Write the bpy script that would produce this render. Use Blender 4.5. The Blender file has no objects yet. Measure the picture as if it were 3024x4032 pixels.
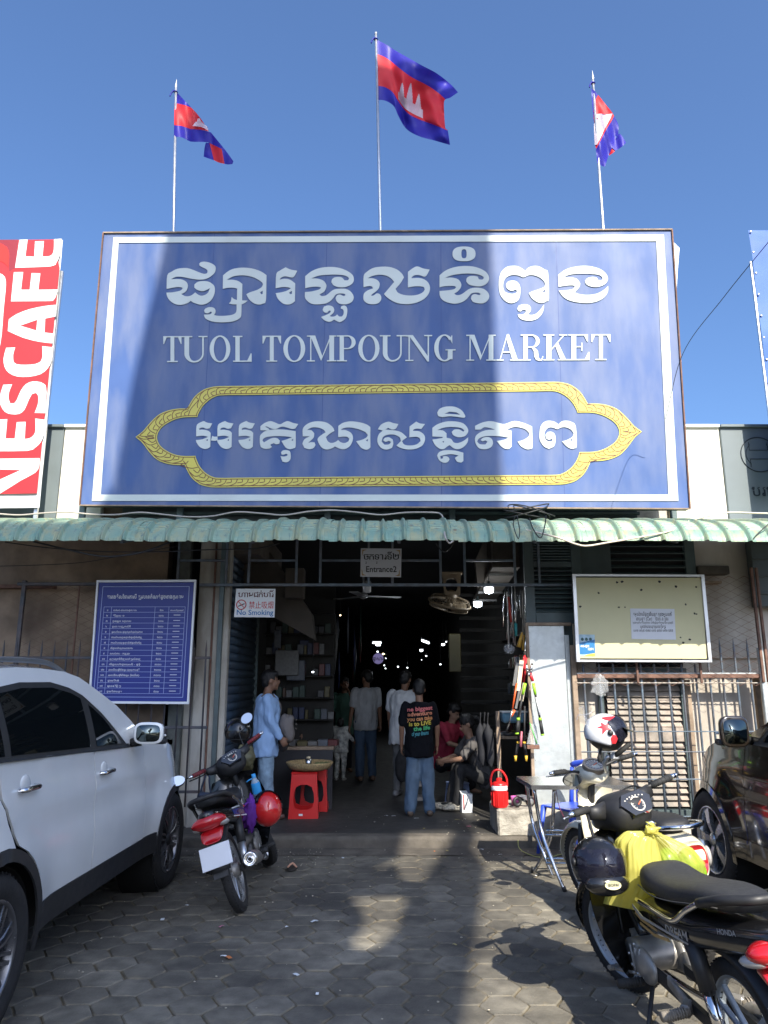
import bpy,bmesh,math,random
from math import sin,cos,pi,radians,sqrt,atan2,tan
from mathutils import Vector,Matrix,noise
from mathutils.geometry import tessellate_polygon
random.seed(7)
SC=bpy.context.scene
COL=SC.collection
F_PX,CX,CY,PITCH=2912.0,1512.0,2016.0,radians(12.9)
CAM_Z=1.63
cam_d=bpy.data.cameras.new('camera');cam=bpy.data.objects.new('camera',cam_d);COL.objects.link(cam)
cam.location=(0,0,CAM_Z);cam.rotation_euler=(pi/2+PITCH,0,0)
cam_d.sensor_fit='HORIZONTAL';cam_d.sensor_width=36;cam_d.lens=36*F_PX/3024
cam_d.clip_start=0.05;cam_d.clip_end=500
SC.camera=cam
LDIR=Vector((-0.36,1.2,-1.0)).normalized()
SUN_EL=math.asin(-LDIR.z)
world=bpy.data.worlds.new('World');SC.world=world;world.use_nodes=True
wn=world.node_tree;wn.nodes.clear()
sky=wn.nodes.new('ShaderNodeTexSky');sky.sky_type='NISHITA';sky.sun_disc=False
sky.sun_elevation=SUN_EL
sky.sun_rotation=atan2(-LDIR.x,-LDIR.y)
sky.altitude=0;sky.air_density=1.0;sky.dust_density=3.6;sky.ozone_density=9.0
bgn=wn.nodes.new('ShaderNodeBackground');bgn.inputs[1].default_value=0.13
wo=wn.nodes.new('ShaderNodeOutputWorld')
wn.links.new(sky.outputs[0],bgn.inputs[0]);wn.links.new(bgn.outputs[0],wo.inputs[0])
sun_d=bpy.data.lights.new('sun','SUN');sun_d.energy=4.3;sun_d.angle=radians(0.42);sun_d.color=(1.0,0.93,0.80)
sun=bpy.data.objects.new('sun',sun_d);COL.objects.link(sun);sun.location=(6,-20,18)
sun.rotation_euler=LDIR.to_track_quat('-Z','Y').to_euler()
SC.view_settings.view_transform='Standard';SC.view_settings.look='None'
SC.view_settings.exposure=1.0;SC.view_settings.gamma=1;SC.view_settings.use_curve_mapping=False
SC.render.engine='CYCLES'
SC.cycles.max_bounces=6;SC.cycles.diffuse_bounces=4;SC.cycles.transparent_max_bounces=12
SC.cycles.caustics_reflective=False;SC.cycles.caustics_refractive=False
SC.cycles.use_denoising=True
CP,SP=cos(PITCH),sin(PITCH)
def ray(u,v):
 a=(u-CX)/F_PX;b=-(v-CY)/F_PX
 return Vector((a,CP-b*SP,SP+b*CP))
def atY(u,v,Y):
 d=ray(u,v);t=Y/d.y
 return Vector((d.x*t,Y,CAM_Z+d.z*t))
def atZ(u,v,z=0.0):
 d=ray(u,v);t=(z-CAM_Z)/d.z
 return Vector((d.x*t,d.y*t,z))
def atX(u,v,X):
 d=ray(u,v);t=X/d.x
 return Vector((X,d.y*t,CAM_Z+d.z*t))
def atPlane(u,v,P0,N):
 d=ray(u,v);o=Vector((0,0,CAM_Z))
 return o+d*((P0-o).dot(N)/d.dot(N))
MATS={}
def mat(name,col,rough=0.6,metal=0.0,var=0.12,scale=6.0,bump=0.0,bscale=60.0,stain=None,stain_amt=0.5,stain_scale=1.3,coat=0.0,alpha=1.0,emit=None,estr=0.0,trans=0.0,spec=0.5,rnd=0.0,streak=False,sub=0.0,ior=None):
 if name in MATS:return MATS[name]
 m=bpy.data.materials.new(name);m.use_nodes=True
 nt=m.node_tree;b=nt.nodes['Principled BSDF'];L=nt.links
 c=(*col,1)if len(col)==3 else col
 b.inputs['Base Color'].default_value=c
 b.inputs['Roughness'].default_value=rough;b.inputs['Metallic'].default_value=metal
 b.inputs['Specular IOR Level'].default_value=spec
 b.inputs['Coat Weight'].default_value=coat;b.inputs['Coat Roughness'].default_value=0.04
 b.inputs['Alpha'].default_value=alpha;b.inputs['Transmission Weight'].default_value=trans
 if ior:b.inputs['IOR'].default_value=ior
 if emit:b.inputs['Emission Color'].default_value=(*emit,1);b.inputs['Emission Strength'].default_value=estr
 out=None
 geo=nt.nodes.new('ShaderNodeNewGeometry')
 pos=geo.outputs['Position']
 def noise_n(sc,det=4,vec=None,sx=None):
  n=nt.nodes.new('ShaderNodeTexNoise');n.inputs['Scale'].default_value=sc;n.inputs['Detail'].default_value=det
  v=vec or pos
  if sx:
   mp=nt.nodes.new('ShaderNodeMapping');mp.inputs['Scale'].default_value=sx
   L.new(v,mp.inputs[0]);v=mp.outputs[0]
  L.new(v,n.inputs['Vector']);return n.outputs['Fac']
 def mixc(fac,a,bb):
  x=nt.nodes.new('ShaderNodeMix');x.data_type='RGBA'
  if isinstance(fac,float):x.inputs[0].default_value=fac
  else:L.new(fac,x.inputs[0])
  for i,q in((6,a),(7,bb)):
   if isinstance(q,tuple):x.inputs[i].default_value=q
   else:L.new(q,x.inputs[i])
  return x.outputs[2]
 def ramp(fac,a,bb):
  r=nt.nodes.new('ShaderNodeMapRange');r.inputs[1].default_value=a;r.inputs[2].default_value=bb
  L.new(fac,r.inputs[0]);return r.outputs[0]
 cur=c
 if var>0:
  lo=tuple(max(0,x*(1-var))for x in c[:3])+(1,);hi=tuple(min(1,x*(1+var))for x in c[:3])+(1,)
  cur=mixc(ramp(noise_n(scale,5),.3,.7),lo,hi)
 if rnd>0:
  oi=nt.nodes.new('ShaderNodeObjectInfo')
  hs=nt.nodes.new('ShaderNodeHueSaturation');L.new(ramp(oi.outputs['Random'],0,1),hs.inputs['Value'])
  mr=hs.inputs['Value'].links[0].from_node;mr.inputs[3].default_value=1-rnd;mr.inputs[4].default_value=1+rnd
  if isinstance(cur,tuple):hs.inputs['Color'].default_value=cur
  else:L.new(cur,hs.inputs['Color'])
  cur=hs.outputs['Color']
 if stain:
  sx=(2.6,2.6,.7)if streak else None
  fac=ramp(noise_n(stain_scale,7,sx=sx),.5-.12,.5+.16)
  mm=nt.nodes.new('ShaderNodeMath');mm.operation='MULTIPLY';mm.inputs[1].default_value=stain_amt
  L.new(fac,mm.inputs[0])
  cur=mixc(mm.outputs[0],cur,(*stain,1))
 if not isinstance(cur,tuple):L.new(cur,b.inputs['Base Color'])
 if bump>0:
  bn=nt.nodes.new('ShaderNodeBump');bn.inputs['Strength'].default_value=min(1,bump);bn.inputs['Distance'].default_value=0.01
  L.new(noise_n(bscale,6),bn.inputs['Height']);L.new(bn.outputs[0],b.inputs['Normal'])
 if rough>.15 and metal<.9 and var>0:
  L.new(ramp(noise_n(scale*2.3,3),0,1),b.inputs['Roughness'])
  mr=b.inputs['Roughness'].links[0].from_node
  mr.inputs[3].default_value=max(.05,rough-.12);mr.inputs[4].default_value=min(1,rough+.12)
 MATS[name]=m
 return m
class MB:
 def __init__(s):s.v=[];s.f=[];s.mi=[];s.sm=[];s.m=0;s.smooth=False;s.T=None
 def add(s,vs,fs,smooth=None):
  o=len(s.v);vs=[Vector(p)for p in vs]
  if s.T:vs=[s.T(p)for p in vs]
  s.v+=vs;sm=s.smooth if smooth is None else smooth
  for f in fs:s.f.append([i+o for i in f]);s.mi.append(s.m);s.sm.append(sm)
  return s
 def box(s,c,d,rot=None,bev=0.0,taper=None):
  x,y,z=d[0]/2,d[1]/2,d[2]/2
  if bev>0:
   b=min(bev,x*.9,y*.9,z*.9);vs=[];idx={}
   for sx in(-1,1):
    for sy in(-1,1):
     for sz in(-1,1):
      for k in range(3):
       p=[sx*x,sy*y,sz*z]
       for q in range(3):
        if q!=k:p[q]-=(sx,sy,sz)[q]*b
       idx[(sx,sy,sz,k)]=len(vs);vs.append(p)
   fs=[]
   for sx in(-1,1):
    for sy in(-1,1):
     for sz in(-1,1):
      t=[idx[(sx,sy,sz,k)]for k in range(3)]
      fs.append(t if sx*sy*sz>0 else t[::-1])
   R=((-1,-1),(1,-1),(1,1),(-1,1))
   for sg in(-1,1):
    a=[idx[(sg,p,q,0)]for p,q in R];fs.append(a if sg>0 else a[::-1])
    a=[idx[(p,sg,q,1)]for p,q in R];fs.append(a[::-1]if sg>0 else a)
    a=[idx[(p,q,sg,2)]for p,q in R];fs.append(a if sg>0 else a[::-1])
   for p in(-1,1):
    for q in(-1,1):
     for k,(i,j)in enumerate(((1,2),(0,2),(0,1))):
      def key(s0,kk):
       t=[0,0,0];t[k]=s0;t[i]=p;t[j]=q;return idx[(*t,kk)]
      a=[key(-1,i),key(1,i),key(1,j),key(-1,j)]
      fs.append(a)
  else:
   vs=[(sx*x,sy*y,sz*z)for sx in(-1,1)for sy in(-1,1)for sz in(-1,1)]
   fs=[(0,1,3,2),(4,6,7,5),(0,4,5,1),(2,3,7,6),(0,2,6,4),(1,5,7,3)]
  if taper:
   vs=[(p[0]*(1+(taper-1)*(p[2]/z*.5+.5)),p[1]*(1+(taper-1)*(p[2]/z*.5+.5)),p[2])for p in vs]
  c=Vector(c)
  if rot is not None:vs=[rot@Vector(p)for p in vs]
  return s.add([Vector(p)+c for p in vs],fs)
 def bar(s,a,b,w,h=None,up=(0,0,1),bev=0):
  a=Vector(a);b=Vector(b);h=h or w;d=b-a;L=d.length;d.normalize()
  u=Vector(up)
  if abs(d.dot(u))>.97:u=Vector((0,1,0))
  x=d.cross(u).normalized();z=x.cross(d)
  R=Matrix((x,d,z)).transposed()
  return s.box((a+b)/2,(w,L,h),R,bev)
 def loft(s,rings,cap=True,closed=False,smooth=True):
  n=len(rings[0]);vs=[p for r in rings for p in r];fs=[]
  m=len(rings)
  for i in range(m if closed else m-1):
   for j in range(n):
    a=i*n+j;b=i*n+(j+1)%n;c=((i+1)%m)*n
    fs.append((a,b,c+(j+1)%n,c+j))
  if cap and not closed:fs.append(tuple(range(n))[::-1]);fs.append(tuple((m-1)*n+j for j in range(n)))
  return s.add(vs,fs,smooth)
 def tube(s,path,r,n=8,cap=True,smooth=True,closed=False):
  P=[Vector(p)for p in path];rr=r if isinstance(r,(list,tuple))else[r]*len(P)
  rings=[];px=None
  for i,p in enumerate(P):
   if closed:t=(P[(i+1)%len(P)]-P[i-1])
   else:t=(P[min(i+1,len(P)-1)]-P[max(i-1,0)])
   if t.length<1e-9:t=Vector((0,0,1))
   t.normalize()
   if px is None:
    a=Vector((0,0,1))if abs(t.z)<.9 else Vector((1,0,0))
    px=t.cross(a).normalized()
   else:
    px=(px-t*px.dot(t))
    if px.length<1e-6:px=t.cross(Vector((0.3,.5,.8)))
    px.normalize()
   py=t.cross(px)
   rings.append([p+px*cos(2*pi*k/n)*rr[i]+py*sin(2*pi*k/n)*rr[i]for k in range(n)])
  return s.loft(rings,cap,closed,smooth)
 def cyl(s,a,b,r,r2=None,n=16,smooth=True,cap=True):
  return s.tube([a,b],[r,r if r2 is None else r2],n,cap,smooth)
 def ell(s,c,r,rot=None,nu=16,nv=10,f=None):
  c=Vector(c);vs=[];fs=[]
  for i in range(nv+1):
   th=pi*i/nv
   for j in range(nu):
    ph=2*pi*j/nu
    p=Vector((r[0]*sin(th)*cos(ph),r[1]*sin(th)*sin(ph),r[2]*cos(th)))
    if f:p=f(p)
    if rot is not None:p=rot@p
    vs.append(c+p)
  for i in range(nv):
   for j in range(nu):
    fs.append((i*nu+j,(i+1)*nu+j,(i+1)*nu+(j+1)%nu,i*nu+(j+1)%nu))
  return s.add(vs,fs,True)
 def torus(s,c,axis,R,r,n=32,m=10,sx=1.0,a0=0,a1=None):
  c=Vector(c);ax=Vector(axis).normalized();a=Vector((0,0,1))if abs(ax.z)<.9 else Vector((1,0,0))
  u=ax.cross(a).normalized();w=ax.cross(u)
  rings=[];full=a1 is None;A1=2*pi if full else a1
  cnt=n if full else n+1
  for i in range(cnt):
   t=a0+(A1-a0)*i/n if not full else 2*pi*i/n
   d=u*cos(t)+w*sin(t)
   rings.append([c+d*(R+r*cos(2*pi*k/m))+ax*(r*sx*sin(2*pi*k/m))for k in range(m)])
  return s.loft(rings,not full,full)
 def lathe(s,c,axis,prof,n=24,cap=False):
  c=Vector(c);ax=Vector(axis).normalized();a=Vector((0,0,1))if abs(ax.z)<.9 else Vector((1,0,0))
  u=ax.cross(a).normalized();w=ax.cross(u)
  rings=[[c+ax*h+(u*cos(2*pi*k/n)+w*sin(2*pi*k/n))*r for k in range(n)]for r,h in prof]
  return s.loft(rings,cap)
 def prism(s,poly,fn,t0,t1,holes=(),smooth=False):
  """poly in 2-D; fn(x, y, t) -> 3-D; closed solid between t0 and t1"""
  loops=[[Vector((p[0],p[1],0))for p in L]for L in[poly,*holes]]
  tri=tessellate_polygon(loops);flat=[p for L in loops for p in L];n=len(flat)
  vs=[fn(p.x,p.y,t0)for p in flat]+[fn(p.x,p.y,t1)for p in flat]
  fs=[tuple(t)for t in tri]+[tuple(n+i for i in t[::-1])for t in tri]
  o=0
  for L in loops:
   k=len(L)
   for i in range(k):fs.append((o+i,o+(i+1)%k,n+o+(i+1)%k,n+o+i))
   o+=k
  return s.add(vs,fs,smooth)
 def grid(s,fn,nu,nv,smooth=True,flip=False):
  vs=[fn(i/nu,j/nv)for j in range(nv+1)for i in range(nu+1)];w=nu+1
  fs=[(j*w+i,j*w+i+1,(j+1)*w+i+1,(j+1)*w+i)for j in range(nv)for i in range(nu)]
  if flip:fs=[f[::-1]for f in fs]
  return s.add(vs,fs,smooth)
 def mesh(s,name,mats,fix=True):
  me=bpy.data.meshes.new(name);me.from_pydata([tuple(p)for p in s.v],[],s.f)
  for m in(mats if isinstance(mats,(list,tuple))else[mats]):me.materials.append(m)
  me.polygons.foreach_set('material_index',s.mi);me.polygons.foreach_set('use_smooth',s.sm)
  if fix:
   bm=bmesh.new();bm.from_mesh(me);bmesh.ops.recalc_face_normals(bm,faces=bm.faces);bm.to_mesh(me);bm.free()
  me.update()
  return me
 def obj(s,name,mats,parent=None,fix=True,**k):
  return link(name,s.mesh(name,mats,fix),parent,**k)
def props(o,label=None,cat=None,group=None,kind=None):
 if label:o['label']=label
 if cat:o['category']=cat
 if group:o['group']=group
 if kind:o['kind']=kind
 return o
def link(name,data,parent=None,**k):
 o=bpy.data.objects.new(name,data);COL.objects.link(o)
 if parent:o.parent=parent
 return props(o,**k)
def thing(name,loc=(0,0,0),rot=(0,0,0),**k):
 o=link(name,None,None,**k);o.location=loc;o.rotation_euler=rot;o.empty_display_size=.1
 return o
def copy_tree(o,parent=None):
 c=o.copy();COL.objects.link(c)
 if parent:c.parent=parent
 for ch in list(o.children):copy_tree(ch,c)
 return c
def smooth_mod(o,ang=35):
 for p in o.data.polygons:p.use_smooth=True
 try:
  o.data.set_sharp_from_angle(angle=radians(ang))
 except Exception:pass
 return o
def baked(o):
 dg=bpy.context.evaluated_depsgraph_get();me=bpy.data.meshes.new_from_object(o.evaluated_get(dg))
 o.modifiers.clear();old=o.data;o.data=me;bpy.data.meshes.remove(old);return o
def remeshed(mb,name,mats,parent,voxel=.012,smooth=4,disp=None,**k):
 """union of overlapping closed solids -> one continuous surface"""
 o=mb.obj(name,mats,parent,**k)
 m=o.modifiers.new('r','REMESH');m.mode='VOXEL';m.voxel_size=voxel;m.use_smooth_shade=True
 s=o.modifiers.new('s','SMOOTH');s.iterations=smooth;s.factor=.5
 baked(o)
 if disp:
  amp,sc=disp
  for v in o.data.vertices:
   q=v.co;d=noise.noise(Vector((q.x*sc,q.y*sc,q.z*sc*.45)))+.5*noise.noise(Vector((q.x*sc*2.3+5,q.y*sc*2.3,q.z*sc)))
   v.co=q+v.normal*d*amp
 for p in o.data.polygons:p.use_smooth=True
 return o
def bez(P,n=12):
 """Catmull-Rom through P"""
 P=[Vector(p)for p in P];Q=[P[0]*2-P[1]]+P+[P[-1]*2-P[-2]];out=[]
 for i in range(1,len(Q)-2):
  for k in range(n):
   t=k/n;a,b,c,d=Q[i-1:i+3]
   out.append(.5*((2*b)+(c-a)*t+(2*a-5*b+4*c-d)*t*t+(3*b-a-3*c+d)*t**3))
 out.append(P[-1]);return out
def smooth_poly(P,n=3,sharp=48):
 """closed 2-D outline: Catmull-Rom, corners sharper than `sharp` degrees are kept"""
 N=len(P);V=[Vector((p[0],p[1]))for p in P];corner=[]
 for i in range(N):
  a=V[i]-V[i-1];b=V[(i+1)%N]-V[i]
  an=math.degrees(a.angle(b))if a.length>1e-9 and b.length>1e-9 else 0
  corner.append(an>sharp)
 out=[]
 for i in range(N):
  b,c=V[i],V[(i+1)%N]
  a=V[i-1]if not corner[i]else b*2-c
  d=V[(i+2)%N]if not corner[(i+1)%N]else c*2-b
  for k in range(n):
   t=k/n
   out.append(.5*((2*b)+(c-a)*t+(2*a-5*b+4*c-d)*t*t+(3*b-a-3*c+d)*t**3))
 return[(p.x,p.y)for p in out]
def text_mesh(body,size=1.0,align='CENTER',bold=0.0,extrude=0.0,space=1.0):
 cu=bpy.data.curves.new('t','FONT');cu.body=body;cu.size=size;cu.align_x=align;cu.offset=bold;cu.extrude=extrude
 cu.space_character=space;cu.resolution_u=3
 o=bpy.data.objects.new('t',cu);COL.objects.link(o)
 dg=bpy.context.evaluated_depsgraph_get();dg.update()
 me=bpy.data.meshes.new_from_object(o.evaluated_get(dg))
 bpy.data.objects.remove(o);bpy.data.curves.remove(cu)
 return me
def text_into(mb,body,org,ux,uz,size,align='CENTER',bold=0.0,width=None,off=None):
 """lay a line of type on the plane (org, ux, uz)"""
 me=text_mesh(body,1.0,align,bold)
 if not me.vertices:return
 xs=[v.co.x for v in me.vertices];w=max(xs)-min(xs);k=size;kx=(width/w)if width else size
 ux=Vector(ux);uz=Vector(uz);org=Vector(org)
 mb.add([org+ux*(v.co.x*kx)+uz*(v.co.y*k)for v in me.vertices],[list(p.vertices)for p in me.polygons],False)
 bpy.data.meshes.remove(me)
#  materials
def hx(h):
 h=h.lstrip('#');c=[int(h[i:i+2],16)/255 for i in(0,2,4)]
 return tuple(x/12.92 if x<=.04045 else((x+.055)/1.055)**2.4 for x in c)
m_paver=mat('paver_concrete',(.178,.162,.128),.88,var=.3,scale=9,bump=.5,bscale=70,stain=(.040,.037,.034),stain_amt=.8,stain_scale=1.1,rnd=.30)
m_joint=mat('joint_dirt',(.13,.105,.065),.95,var=.35,scale=30,bump=.8,stain=(.15,.125,.075),stain_amt=.5,stain_scale=5)
m_conc=mat('worn_concrete',(.115,.10,.08),.85,var=.3,scale=7,bump=.7,bscale=40,stain=(.05,.045,.04),stain_amt=.7,stain_scale=2.5)
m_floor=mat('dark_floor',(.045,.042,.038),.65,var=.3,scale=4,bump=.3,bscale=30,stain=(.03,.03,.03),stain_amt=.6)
m_plaster=mat('stained_plaster',(.33,.245,.17),.9,var=.25,scale=5,bump=.4,bscale=30,stain=(.10,.07,.05),stain_amt=.85,stain_scale=1.3)
m_whiteplaster=mat('dirty_white_plaster',(.55,.53,.47),.85,var=.1,scale=5,bump=.3,bscale=30,stain=(.16,.12,.08),stain_amt=.75,stain_scale=1.4,streak=True)
m_wallwhite=mat('pale_wall',(.52,.48,.42),.85,var=.1,scale=4,bump=.25,bscale=30,stain=(.25,.20,.15),stain_amt=.6,stain_scale=1.2,streak=True)
m_creamwall=mat('cream_render',(.80,.77,.66),.7,var=.03,scale=2,bump=.1,stain=(.62,.56,.42),stain_amt=.35,stain_scale=1.2)
m_greyclad=mat('grey_cladding',(.15,.18,.19),.45,var=.08,scale=2,spec=.4)
m_greenpaint=mat('green_grey_paint',(.10,.145,.15),.55,var=.18,scale=7,bump=.15,stain=(.05,.045,.04),stain_amt=.5)
m_barpaint=mat('slate_bar_paint',(.12,.16,.20),.5,var=.3,scale=12,bump=.2,stain=(.20,.10,.06),stain_amt=.25,stain_scale=5)
m_rust=mat('rusty_steel',(.19,.10,.07),.8,var=.3,scale=14,bump=.4,stain=(.08,.05,.04),stain_amt=.6,stain_scale=6)
m_wood=mat('weathered_wood',(.33,.25,.18),.85,var=.25,scale=14,bump=.4,bscale=50,stain=(.14,.10,.07),stain_amt=.6,stain_scale=3)
m_louvre=mat('weathered_louvre',(.36,.30,.25),.85,var=.25,scale=12,bump=.4,bscale=50,stain=(.13,.14,.13),stain_amt=.7,stain_scale=2.5)
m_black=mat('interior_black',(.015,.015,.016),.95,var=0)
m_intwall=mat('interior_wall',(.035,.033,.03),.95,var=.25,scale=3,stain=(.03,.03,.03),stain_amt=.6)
m_alu=mat('aluminium',(.62,.63,.64),.38,metal=.85,var=.08,scale=9)
m_chrome=mat('chrome',(.75,.75,.76),.08,metal=1.0,var=0)
m_steel=mat('brushed_steel',(.55,.55,.55),.27,metal=1.0,var=.1,scale=20)
m_galv=mat('galvanised_sheet',(.50,.54,.55),.42,metal=.55,var=.13,scale=16,bump=.1,stain=(.40,.42,.40),stain_amt=.5,stain_scale=4)
m_wire=mat('grey_cable',(.42,.38,.33),.6,var=.1)
m_cable=mat('black_cable',(.02,.02,.02),.5,var=0)
m_white=mat('white_paint',(.78,.79,.78),.5,var=.04)
m_shutter=mat('blue_shutter_paint',(.05,.085,.13),.45,metal=.3,var=.2,scale=10,stain=(.07,.055,.045),stain_amt=.35,stain_scale=3)
def kids_box(parent,name,m,c,d,rot=None,bev=0.004,**k):
 mb=MB();mb.box(c,d,rot,bev);return mb.obj(name,m,parent,**k)
#  ground
mb=MB();mb.box((0,20,-.034),(160,160,.05));ground=mb.obj('ground',m_joint,kind='structure')
mb=MB();mb.box((0,-24,-.02),(120,48,.05));mb.obj('street',mat('pale_bounce_street',(.30,.28,.24),.9,var=.15,scale=2),kind='structure')  # pale slab added behind the camera to bounce sunlight onto facade and car
pav=link('pavement',None,kind='structure')
S=.134;HS=S*sqrt(3)
centres=[]
for i in range(-34,35):
 for j in range(8,37):
  x=i*1.5*S+.02;y=j*HS+(HS/2 if i%2 else 0)
  if 2.2<y<7.66:centres.append((x,y))
centres.sort(key=lambda c:(c[0]*.82)**2+(c[1]-2.6)**2)
vis=[c for c in centres if abs(c[0])<.52*(c[1]*.975+.36)+.25 and c[1]>3.3 and not(c[0]<-1.95 and c[1]<7.2)]
vis_set=set(vis[:300])
def paver_mesh(seed):
 r=random.Random(seed);mb=MB();g=S*.972
 P=[]
 for k in range(6):
  a0=pi/3*k;p=Vector((cos(a0),sin(a0)))*g;q=Vector((cos(a0+pi/3),sin(a0+pi/3)))*g
  for t in(.06,.5,.94):
   w=p.lerp(q,t);P.append((w.x*(1+r.uniform(-.022,.008)),w.y*(1+r.uniform(-.022,.008))))
 ins=[(x*.955,y*.955)for x,y in P];n=len(P)
 vs=[(x,y,-.03)for x,y in P]+[(x,y,-.006)for x,y in P]+[(x,y,0)for x,y in ins]+[(0,0,.0015)]
 fs=[]
 for i in range(n):
  k=(i+1)%n
  fs+=[(i,k,n+k,n+i),(n+i,n+k,2*n+k,2*n+i),(2*n+i,2*n+k,3*n)]
 mb.add(vs,fs);return mb
nt=m_paver.node_tree;b_=nt.nodes['Principled BSDF'];at=nt.nodes.new('ShaderNodeAttribute');at.attribute_name='rim'
nz=nt.nodes.new('ShaderNodeTexNoise');nz.inputs['Scale'].default_value=14;nz.inputs['Detail'].default_value=6
ge=nt.nodes.new('ShaderNodeNewGeometry');nt.links.new(ge.outputs['Position'],nz.inputs['Vector'])
ma=nt.nodes.new('ShaderNodeMath');ma.operation='MULTIPLY_ADD';nt.links.new(nz.outputs['Fac'],ma.inputs[0]);ma.inputs[1].default_value=2.2
ma2=nt.nodes.new('ShaderNodeMath');ma2.operation='SUBTRACT';nt.links.new(at.outputs['Fac'],ma2.inputs[0]);ma2.inputs[1].default_value=1.95
nt.links.new(ma2.outputs[0],ma.inputs[2])
cl_=nt.nodes.new('ShaderNodeClamp');nt.links.new(ma.outputs[0],cl_.inputs[0])
mx_=nt.nodes.new('ShaderNodeMix');mx_.data_type='RGBA';src=b_.inputs['Base Color'].links[0].from_socket
nt.links.new(cl_.outputs[0],mx_.inputs[0]);nt.links.new(src,mx_.inputs[6]);mx_.inputs[7].default_value=(.26,.21,.13,1);nt.links.new(mx_.outputs[2],b_.inputs['Base Color'])
def rim_attr(me,n1):
 a=me.attributes.new('rim','FLOAT','POINT');nv=3*n1+1;d=[]
 for k in range(len(me.vertices)//nv):d+=[1.0]*n1+[1.0]*n1+[.8]*n1+[0.0]
 a.data.foreach_set('value',d);return me
pmeshes=[rim_attr(paver_mesh(k).mesh('paver',m_paver),18)for k in range(7)]
rest=MB()
r=random.Random(3)
for c in centres:
 k=r.randrange(7);rz=r.randrange(6)*pi/3;tilt=(r.gauss(0,.007),r.gauss(0,.007),rz);dz=r.gauss(0,.0016)
 if c in vis_set:
  o=link('paver',pmeshes[k],pav);o.location=(c[0]+r.gauss(0,.0015),c[1]+r.gauss(0,.0015),dz);o.rotation_euler=tilt
 else:
  R=Matrix.Rotation(rz,3,'Z');mm=pmeshes[k]
  rest.add([R@v.co+Vector((c[0],c[1],dz))for v in mm.vertices],[list(p.vertices)for p in mm.polygons])
rim_attr(rest.obj('paver_field',m_paver,pav,kind='stuff').data,18)
mb=MB()
mb.grid(lambda u,v:Vector((-5+10.4*u,7.64+.38*v,.004+.006*noise.noise(Vector((u*40,v*3,0))))),120,6)
mb.obj('gutter_strip',m_conc,pav)
STEP_Y,FZ=7.98,.11
mb=MB()
def stepf(u,v):
 x=-2.35+5.1*u;e=.012*noise.noise(Vector((x*5,0,0)))+.006*noise.noise(Vector((x*19,3,0)))
 prof=[(0,0),(.002,.04),(.004,.08),(.012,.098),(.03,.108),(.07,.11),(.2,.11)]
 k=v*6;i=min(5,int(k));t=k-i;a,b=prof[i],prof[i+1]
 return Vector((x,STEP_Y+e+a[0]*(1-t)+b[0]*t,a[1]*(1-t)+b[1]*t+.15*e))
mb.grid(stepf,150,12);mb.obj('entrance_step',m_conc,kind='structure')
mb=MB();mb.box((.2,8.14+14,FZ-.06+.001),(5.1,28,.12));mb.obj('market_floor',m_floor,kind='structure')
#  building walls
YW=8.55
def wall(name,x0,x1,z0,z1,y,m,th=.18,bev=0.0,**k):
 mb=MB();mb.box(((x0+x1)/2,y+th/2,(z0+z1)/2),(x1-x0,th,z1-z0),None,bev)
 return mb.obj(name,m,kind='structure',**k)
wall('wall_left',-7,-2.52,-.02,3.75,YW,m_plaster)
wall('wall_right',2.17,7.5,-.02,3.75,YW,m_wallwhite)
wall('ceiling_front_beam',-2.2,2.1,3.42,3.8,YW+.05,m_intwall)
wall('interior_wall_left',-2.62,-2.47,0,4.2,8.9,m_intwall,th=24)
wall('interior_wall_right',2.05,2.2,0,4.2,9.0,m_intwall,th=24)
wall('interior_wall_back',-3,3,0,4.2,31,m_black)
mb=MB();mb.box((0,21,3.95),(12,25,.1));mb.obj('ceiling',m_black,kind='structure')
wall('roof_edge',-9,9,3.75,3.85,8.72,m_conc,th=.6)
p0,p1=atY(722,2600,8.45).x,atY(790,2600,8.45).x
pl=thing('entrance_pillar',(0,0,0),label='streaked white plaster pillar left of the entrance, with rusty pipe',cat='pillar')
kids_box(pl,'shaft',m_whiteplaster,((p0+.33)/1-.02,8.50,1.78),(.36,.12,3.5),bev=.01)
kids_box(pl,'edge_strip',mat('grey_wood',(.13,.14,.125),.8,var=.3,scale=8,bump=.3,stain=(.05,.05,.05),stain_amt=.6),(p0-.05,8.46,1.78),(.15,.10,3.5),bev=.006)
xe=atY(848,2600,8.40).x
kids_box(pl,'shutter_rail',m_greenpaint,(xe+.035,8.44,1.75),(.05,.12,3.3))
mb=MB();mb.tube([(atY(829,2600,8.42).x,8.425,z)for z in(.1,.9,1.7,2.6,3.3)],.012,8);mb.obj('pipe',m_rust,pl)
kids_box(None,'wall_patch',m_whiteplaster,(atY(700,2900,8.5).x,8.52,1.0),(.34,.05,2.0),kind='structure')
#  roller shutter, running back along the left side of the entrance
sh=thing('roller_shutter',(0,0,0),label='dark blue roller shutter along the left side of the entrance',cat='shutter')
xs=xe+.09;n=34
me=None
for i in range(n):
 z=.16+i*.095
 if me is None:
  mb=MB()
  prof=[(0,0),(.004,.01),(.016,.03),(.018,.05),(.014,.07),(.003,.085),(-.004,.092)]
  mb.loft([[Vector((px_,y,pz))for px_,pz in prof]+[Vector((px_-.004,y,pz))for px_,pz in prof[::-1]]for y in(0,1.9)],smooth=True)
  me=mb.mesh('slat',m_shutter)
 o=link('slat',me,sh);o.location=(xs,8.52,z)
kids_box(sh,'end_rail',m_greenpaint,(xs+.01,10.45,1.8),(.06,.06,3.4))
kids_box(sh,'shutter_box',mat('tan_board',(.11,.09,.07),.8,var=.15),(xs+.16,9.5,3.25),(.34,1.9,.34),bev=.01)
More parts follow.
